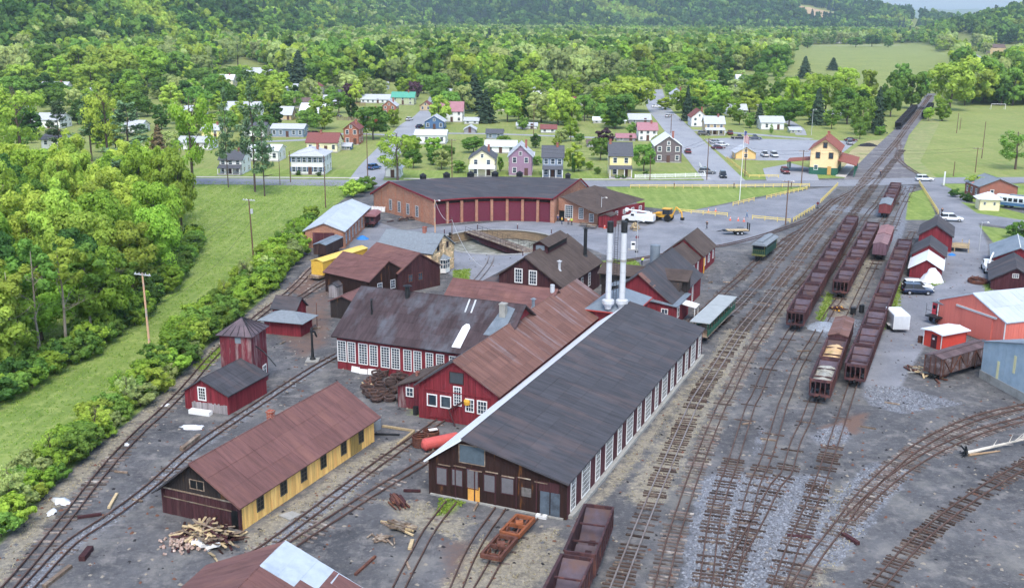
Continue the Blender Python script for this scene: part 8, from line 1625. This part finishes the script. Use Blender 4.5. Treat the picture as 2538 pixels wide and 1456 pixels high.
# water column
wc = thing('water_column', 'black cast-iron water column on a concrete base by the siding', 'water column', at(775, 893)); MB().box((0, 0, .08), (1.6, 1.6, .2)).build('base_slab', CONC, wc); MB().lathe([(.38, .15), (.38, .3), (.22, .5), (.17, 1.4), (.2, 1.5), (.15, 1.6), (.14, 3.7), (.2, 3.75), (.2, 4.0), (.1, 4.3), (.01, 4.4)], n=14).build('column', IRON, wc); MB().tube([(0, 0, 3.8), (.3, .3, 3.7), (.5, .5, 3.0)], .12, 8).build('spout', IRON, wc)
sd_ = thing('signal_mast', 'thin rusty post standing beyond the water column', 'post', at(786, 812)); MB().cyl((0, 0, 0), (0, 0, 3.6), .06, .05, 6).build('mast', RUST, sd_); MB().b2((-.5, -.4, 0), (.5, .4, .2)).build('foot', WOODOLD, sd_)
# sashes leaning on the windowed red wall
ux, uy = dirv(112.5)
for i, (x, y, w_, h_, m_, lab) in enumerate(((852, 914, .9, 1.5, WOODOLD, 'old wooden frame leaning first on the windowed red wall'), (868, 916, .6, 1.8, WHITE, 'white sash leaning second on the windowed red wall'), (882, 917, .7, 2.1, WOODPALE, 'tan screen door leaning on the windowed red wall'), (880, 922, 1.2, .7, WHITE, 'low white board leaning before the tan screen door'), (905, 920, .8, 2.0, GALV, 'tall grey door leaning on the windowed red wall'), (925, 922, .8, 1.6, WOODPALE, 'pale door leaning right of the tall grey door'), (900, 926, 1.0, .6, WHITE, 'low white slab before the tall grey door'), (922, 928, 1.1, .7, WHITE, 'white slab before the pale door'), (945, 924, .9, 1.0, WOODOLD, 'small frame leaning rightmost on the windowed red wall'))):
    X, Y, _ = at(x, y); o = MB().b2((-w_ / 2, -.04, 0), (w_ / 2, .04, h_)).build('leaning_panel', m_, None, (X, Y, 0), (-.25, 0, -R(22.5) + random.uniform(-.2, .2))); tag(o, lab, 'door')
# hoist, tank, drums
hs = thing('yard_hoist', 'yellow hoist with brown boom beside the red gabled shop', 'hoist', at(1158, 1052), 22); YH = mat('yellow_paint', '#d8a23c'); MB().tube([(-.6, .2, 0), (-.6, .2, 2.2), (.8, .2, 2.2), (.8, .2, 0)], .1, 6).build('frame', YH, hs); MB().lathe([(.1, 2.2), (.35, 2.3), (.4, 2.7), (.3, 2.9), (.05, 2.95)], n=12).build('motor', YH, hs); MB().tube([(-1.9, -.6, 1.6), (.2, .2, 3.0)], .1, 6).build('boom', BROWNW, hs); MB().tube([(-1.9, -.6, 1.6), (-1.0, -.9, 0)], .08, 6).build('strut', BROWNW, hs)
rt = thing('red_tank', 'faded red horizontal tank against the white roof edge', 'tank', at(1092, 1110, .0), 60); TK = mat('tank_red', '#c05a55', .6, .08, 1.5); MB().cyl((0, -1.8, .75), (0, 1.8, .75), .62, .62, 18).build('shell', TK, rt, smooth=False)
for y in (-1.8, 1.8): MB().cyl((0, y, .75), (0, y + math.copysign(.25, y), .75), .62, .3, 18).build('end_cap', TK, rt); MB().b2((-.5, y * .6 - .1, 0), (.5, y * .6 + .1, .4)).build('cradle', WOODOLD, rt)
def drum(px, m_, label, r=.3, h=.9): t = thing('drum', label, 'drum', at(*px)); MB().lathe([(.01, 0), (r, 0), (r, h * .33), (r * 1.05, h * .35), (r, h * .37), (r, h * .66), (r * 1.05, h * .68), (r, h * .7), (r, h), (.01, h - .03)], n=14).build('barrel', m_, t); MB().cyl((r * .5, 0, h - .02), (r * .5, 0, h + .03), .04, .04, 6).build('bung', IRON, t)
drum((1030, 1026), IRON, 'black drum at the corner of the bright red shop'); drum((935, 1062), ROOFSLT, 'grey drum behind the yellow shop', .4, 1.1); drum((927, 1050), RUST, 'rusty drum leaning near the yellow shop corner', .35, 1.0); drum((2113, 778), IRON, 'left black drum between the hopper rows', .42, 1.0); drum((2134, 774), IRON, 'right black drum between the hopper rows', .38, 1.2); drum((2279, 848), RUST, 'brown drum left of the orange-red shed', .3, .9); drum((2290, 850), RUST, 'brown drum nearest the orange-red shed', .3, .9); drum((866, 585), RUST, 'rusty drum beside the white-roofed brick building', .3, .9)
def beam(p, q, w_, h_, m_, label, name='timber', z=.0):
    a, b = Vector(G(*p)), Vector(G(*q)); d = b - a; o = MB().box((0, 0, h_ / 2), (d.length, w_, h_)).build(name, m_, None, ((a.x + b.x) / 2, (a.y + b.y) / 2, z + .02), (0, 0, math.atan2(d.y, d.x))); tag(o, label, 'timber'); return o
beam((948, 1057), (1026, 1069), .25, .2, WOODPALE, 'upper pale beam of the timber corner behind the yellow shop'); beam((1026, 1070), (986, 1102), .25, .2, WOODPALE, 'slanting pale beam of the timber corner behind the yellow shop'); beam((925, 1076), (990, 1078), .18, .15, IRON, 'black pipe lying inside the timber corner', 'pipe'); beam((450, 1117), (494, 1082), .4, .35, WOODOLD, 'heavy grey timber beside the gravelled siding'); beam((203, 1390), (225, 1362), .5, .4, BROWNW, 'dark log beside the gravelled siding', 'log'); beam((192, 1284), (252, 1275), .3, .2, BROWNW, 'dark plank lying across near the pale ties'); beam((880, 1425), (930, 1380), .2, .18, RUST, 'pair of rusty rails near the lower edge', 'loose_rail'); beam((1000, 1217), (1042, 1218), .25, .2, BROWNW, 'dark beam before the shop front doors'); beam((110, 1456), (175, 1405), .35, .25, WOODOLD, 'weathered beam at the lower left'); beam((270, 1260), (290, 1225), .25, .2, WOODPALE, 'pale splintered board by the gravelled siding'); beam((1015, 1362), (1022, 1340), .3, .2, WOODPALE, 'short pale board beside the overgrown spur')
beam((2088, 1326), (2126, 1350), .35, .3, BROWNW, 'dark switch timber jutting from the curved track'); beam((1950, 1327), (2010, 1333), .3, .15, BROWNW, 'long dark tie under the gravel tracks')
sl_ = sheet('concrete_slab', [(690, 1278), (723, 1268), (746, 1276), (718, 1290)], .05, CONC, 'pale concrete slab beside the yellow shop', thick=.08)
LTM = MB().box((0, 0, .08), (1.6, .18, .14)).mesh('loose_tie', WOODOLD)
for i, (x, y) in enumerate(((1180, 1255), (1010, 1400), (2040, 900), (1990, 870), (560, 1330), (640, 1240), (300, 1170), (340, 1240), (1290, 1300), (1850, 1050), (1905, 1090), (2150, 1060), (2210, 1000), (1760, 760), (1800, 700), (1690, 770), (1760, 700), (880, 770), (700, 850), (1770, 640))): o = obj('loose_tie', LTM, None, at(x, y), (0, 0, random.uniform(0, 3)), (random.uniform(.6, 1.2), 1, 1)); tag(o, 'loose grey timber lying about the yard', 'timber', 'loose timbers scattered over the yard')
# rusty flat frames
for i, (a, b, lab) in enumerate((((1215, 1402), (1258, 1352), 'nearer rusty truck frame with axles on the overgrown spur'), ((1262, 1345), (1302, 1302), 'farther orange-rusted truck frame with axles on the overgrown spur'))):
    A_, B_ = Vector(G(*a)), Vector(G(*b)); d = B_ - A_; az = math.degrees(math.atan2(d.x, d.y)); t = thing('truck_frame', lab, 'rail truck', (*((A_ + B_) / 2), RZ), az); L_ = d.length / 2; OR = RUST if i == 0 else mat('orange_rust', '#8a5236', .85, .25, 3, objvar=.1)
    for x in (-.8, .8): MB().b2((x - .1, -L_, .35), (x + .1, L_, .75)).build('side_beam', OR, t)
    for y in (-L_, 0, L_): MB().b2((-.8, y - .12, .4), (.8, y + .12, .72)).build('cross_beam', OR, t)
    for y in (-L_ * .55, L_ * .55):
        MB().cyl((-.6, y, .4), (.6, y, .4), .09, .09, 8).build('axle', RUST, t)
        for x in (-.48, .48): MB().cyl((x - .06, y, .4), (x + .06, y, .4), .4, .4, 14).build('wheel', RUST, t)
    MB().cyl((-.2, 0, .75), (.35, .3, .75), .3, .3, 10).build('motor_case', OR, t)
# fallen tree, ties by it
ft_ = thing('fallen_tree', 'uprooted pale fallen tree trunk lying between the curved tracks', 'fallen tree', at(2395, 1128)); e = Vector(G(2560, 1095)) - Vector(G(2395, 1128)); k = MB(); k.cyl((0, 0, .3), (e.x * .5, e.y * .5, .45), .2, .13, 8); k.cyl((e.x * .5, e.y * .5, .45), (e.x, e.y, .6), .13, .05, 7); k.build('trunk', mat('pale_dead_wood', '#c3bcb0', .95, .15, 3), ft_)
k = MB(); k.cyl((.1, -.2, .15), (e.x * .45, e.y * .45 - .6, .1), .14, .06, 7); k.build('second_trunk', mat('tan_dead_wood', '#9d8468', .95, .2, 3), ft_)
k = MB()
for i in range(16): f = random.uniform(.35, 1); k.cyl((e.x * f, e.y * f, .45), (e.x * f + random.uniform(.3, 1.6), e.y * f + random.uniform(-.9, 1.0), .4 + random.uniform(0, 1.1)), .05, .01, 5)
k.build('branch', mat('pale_dead_wood', '#c3bcb0'), ft_)
k = MB()
for i in range(22): a = random.uniform(0, 6.28); k.cyl((0, 0, .35), (-.2 + random.uniform(-.6, .1), .75 * math.cos(a), .45 + .6 * math.sin(a)), .12, .03, 5)
k.build('root_plate', IRON, ft_)
# picnic tables, totes, pumps, switch stands, crates
for i, (x, y) in enumerate(((1447, 561), (1467, 566))):
    t = thing('picnic_table', ['left of two picnic tables before the roundhouse annex', 'right of two picnic tables before the roundhouse annex'][i], 'picnic table', at(x, y), 110); MB().b2((-.4, -.95, .7), (.4, .95, .76)).build('top', WOODOLD, t)
    for x_ in (-.75, .75): MB().b2((x_ - .13, -.95, .42), (x_ + .13, .95, .46)).build('bench', WOODOLD, t)
    for y_ in (-.7, .7): MB().tube([(-.75, y_, 0), (-.25, y_, .7)], .05, 4).build('leg', WOODOLD, t); MB().tube([(.75, y_, 0), (.25, y_, .7)], .05, 4).build('leg', WOODOLD, t)
for i in range(4): 
    t = thing('water_tote', ['first', 'second', 'third', 'fourth'][i] + ' white cube tank from the left beside the roundhouse end', 'tank', at(925 + i * 8.5, 524 + i * .6), 3); MB().b2((-.35, -.35, .15), (.35, .35, 1.15)).build('tank', WHITE, t); MB().cyl((0, 0, 1.15), (0, 0, 1.22), .1, .1, 8).build('lid', TAIL, t); MB().b2((-.38, -.38, 0), (.38, .38, .14)).build('pallet', WOODOLD, t)
def swstand(px, label, col=TAIL, h=2.2): t = thing('switch_stand', label, 'switch stand', at(*px)); MB().cyl((0, 0, 0), (0, 0, h), .05, .05, 6).build('mast', IRON, t); MB().cyl((0, -.03, h - .35), (0, .03, h - .35), .3, .3, 10).build('target', col, t); MB().b2((-.3, -.15, 0), (.3, .15, .25)).build('base', IRON, t)
swstand((2025, 517), 'red switch stand beside the slanting yellow rail', RED, 1.6); swstand((1577, 625), 'tall red switch stand in the paved yard', RED, 3.2); swstand((1115, 590), 'short switch stand behind the stone office', IRON, 1.2)
fpn = thing('fuel_box', 'white machine cabinet on a slab in the paved yard', 'cabinet', at(1568, 618)); MB().b2((-.4, -.3, .1), (.4, .3, 1.5)).build('cabinet', WHITE, fpn); MB().b2((-.9, -.7, 0), (.9, .7, .1)).build('slab', CONC, fpn); MB().b2((-.3, -.32, .9), (.3, -.3, 1.3)).build('panel', GLASSV, fpn)
for i, (x, y, lab) in enumerate(((1336, 1281, 'low white crate left of the shop doors'), (1347, 1283, 'white slatted crate at the shop doors'))):
    t = thing('crate', lab, 'crate', at(x, y), 20); MB().b2((-.28, -.2, 0), (.28, .2, .3)).build('box', WHITE, t); MB().b2((-.29, -.21, .1), (.29, .21, .14)).build('band', GALV, t)
bt2 = mound('blue_tarp', 'bright blue tarpaulin beside the white-roofed brick building', 'tarpaulin', (898, 592), 1.3, .9, .7, mat('blue_tarp', '#2f78c0', .6, .08, 2), 31); mound('blue_tarp', 'blue tarpaulin under the timber deck of the tallest shed', 'tarpaulin', (2358, 632), .8, .6, .4, mat('blue_tarp', '#2f78c0'), 32)
for i in range(9):
    a = R(-70 + i * 36); x, y = TT[0] + (TTR + 1.6) * math.cos(a), TT[1] + (TTR + 1.6) * math.sin(a); t = thing('guard_post', ['guard post ' + w_ + ' around the turntable pit' for w_ in ('nearest right', 'at the right', 'far right', 'behind right', 'behind', 'behind left', 'far left', 'at the left', 'nearest left')][i], 'post', (x, y, 0)); MB().cyl((0, 0, 0), (0, 0, 1.0), .09, .09, 7).build('post', MAROON, t); MB().cyl((0, 0, .9), (0, 0, 1.05), .1, .06, 7).build('cap', WHITE, t)
# cable from the lamp pole to the stone office
wire('sagging cable from the roundhouse lamp pole to the turntable', [(*G(1078, 581), 7.0), (*G(1120, 597), 4.2), (*G(1195, 690), 2.0)], 1.6, .03, GALV); wire('long cable over the dark-roofed shops towards the smokestacks', [(*G(1060, 700), 6.5), (*G(1290, 700), 8.5), (*G(1500, 640), 5)], .8, .015); wire('thin cable crossing the sidings above the hoppers', [(*G(1990, 800), 4.2), (*G(2200, 860), 4.0)], .4, .015)
# ------------------------------------------------------------------ small loose stuff
def sample_mask(mk, n_, lo=.55):
    w_ = np.where(mk > lo, mk, 0).ravel(); vis = ((GY < 190) & (np.abs(GX) < GY * .53 + 3)).ravel(); w_ = w_ * vis / (GY.ravel() ** 1.3); i = rng.choice(len(w_), n_, p=w_ / w_.sum()); return np.stack([GX.ravel()[i] + rng.uniform(-.35, .35, n_), GY.ravel()[i] + rng.uniform(-.35, .35, n_)], 1)
def pebbles(name, label, P, s0, s1, mats, asp=1.0):
    n_ = len(P); S = rng.uniform(s0, s1, n_); an = rng.uniform(0, 6.28, n_); base = np.array([[-1, -.7, -.3], [1, -.8, -.3], [.9, .8, -.3], [-.8, .9, -.3], [.1, .05, .75]]); V_ = base[None] * S[:, None, None] * rng.uniform(.7, 1.3, (n_, 1, 3)); V_[:, :, 0] *= asp; c, s = np.cos(an)[:, None], np.sin(an)[:, None]; X_, Y_ = V_[:, :, 0] * c - V_[:, :, 1] * s, V_[:, :, 0] * s + V_[:, :, 1] * c
    vs_ = np.stack([X_ + P[:, None, 0], Y_ + P[:, None, 1], V_[:, :, 2] + .03], -1).reshape(-1, 3); b = np.arange(n_)[:, None, None] * 5; F_ = (np.array([[0, 1, 4], [1, 2, 4], [2, 3, 4], [3, 0, 4]])[None] + b).reshape(-1, 3)
    o = obj(name, np_mesh(name, vs_, F_, mats, np.repeat(rng.integers(0, len(mats), n_), 4))); tag(o, label, name, None, 'stuff'); return o
away = np.ones_like(grass) - np.clip(grass * 2, 0, 1)
pebbles('gravel', 'loose pale ballast stones strewn over the gravel patches', sample_mask(gravel, 9000), .05, .12, [mat('stone_pale', '#8c9097', .95, .1, 3), mat('stone_mid', '#74777d', .95, .1, 3), mat('stone_dark', '#5f6064', .95, .1, 3)])
pebbles('rubble', 'chips of stone and wood littering the cindery yard', sample_mask(away, 5000, .9), .05, .15, [mat('stone_dark', '#5f6064'), mat('chip_pale', '#8e877c', .95, .1, 3), mat('chip_black', '#2e2d30', .95, .1, 3), mat('chip_rust', '#6b4a3c', .95, .1, 3)], 1.4)
def tufts(name, label, P, h0, h1, lm):
    n_ = len(P); k = 3; C = np.repeat(np.concatenate([P, np.zeros((n_, 1))], 1), k, 0); C[:, :2] += rng.normal(size=(n_ * k, 2)) * .12; S = rng.uniform(h0, h1, n_ * k); C[:, 2] = S * .55; N = rng.normal(size=(n_ * k, 3)); N[:, 2] = np.abs(N[:, 2]) * .5; v, f = leafquads(C, N, S, .55); o = obj(name, np_mesh(name, v, f, [lm], None, {'tint': ('FACE', 'FLOAT', rng.random(n_ * k).astype(np.float32))})); tag(o, label, name, None, 'stuff'); return o
tufts('dry_grass', 'dry straw-coloured grass tufts between the tracks', sample_mask(straw, 1600, .5), .05, .12, leafmat('straw_blades', (.17, .15, .1), (.34, .31, .21), .2, .01, .1)); tufts('weeds', 'green weeds growing in the yard', sample_mask(weed, 2200, .5), .07, .17, leafmat('weed_blades', (.07, .12, .02), (.2, .27, .05), .3, .02, .2))
vis_l = np.clip(polymask(LANE, .8), 0, 1); w_ = (vis_l > .6) & (GY < 275) & (np.abs(GX) < GY * .52); ii = rng.choice(w_.size, 26000, p=w_.ravel() / w_.sum()); PL = np.stack([GX.ravel()[ii] + rng.uniform(-.35, .35, 26000), GY.ravel()[ii] + rng.uniform(-.35, .35, 26000)], 1)
tufts('grass', 'mown grass of the lane beside the wood', PL, .05, .14, leafmat('grass_blades', (.10, .17, .03), (.30, .37, .09), .4, .01, .1))
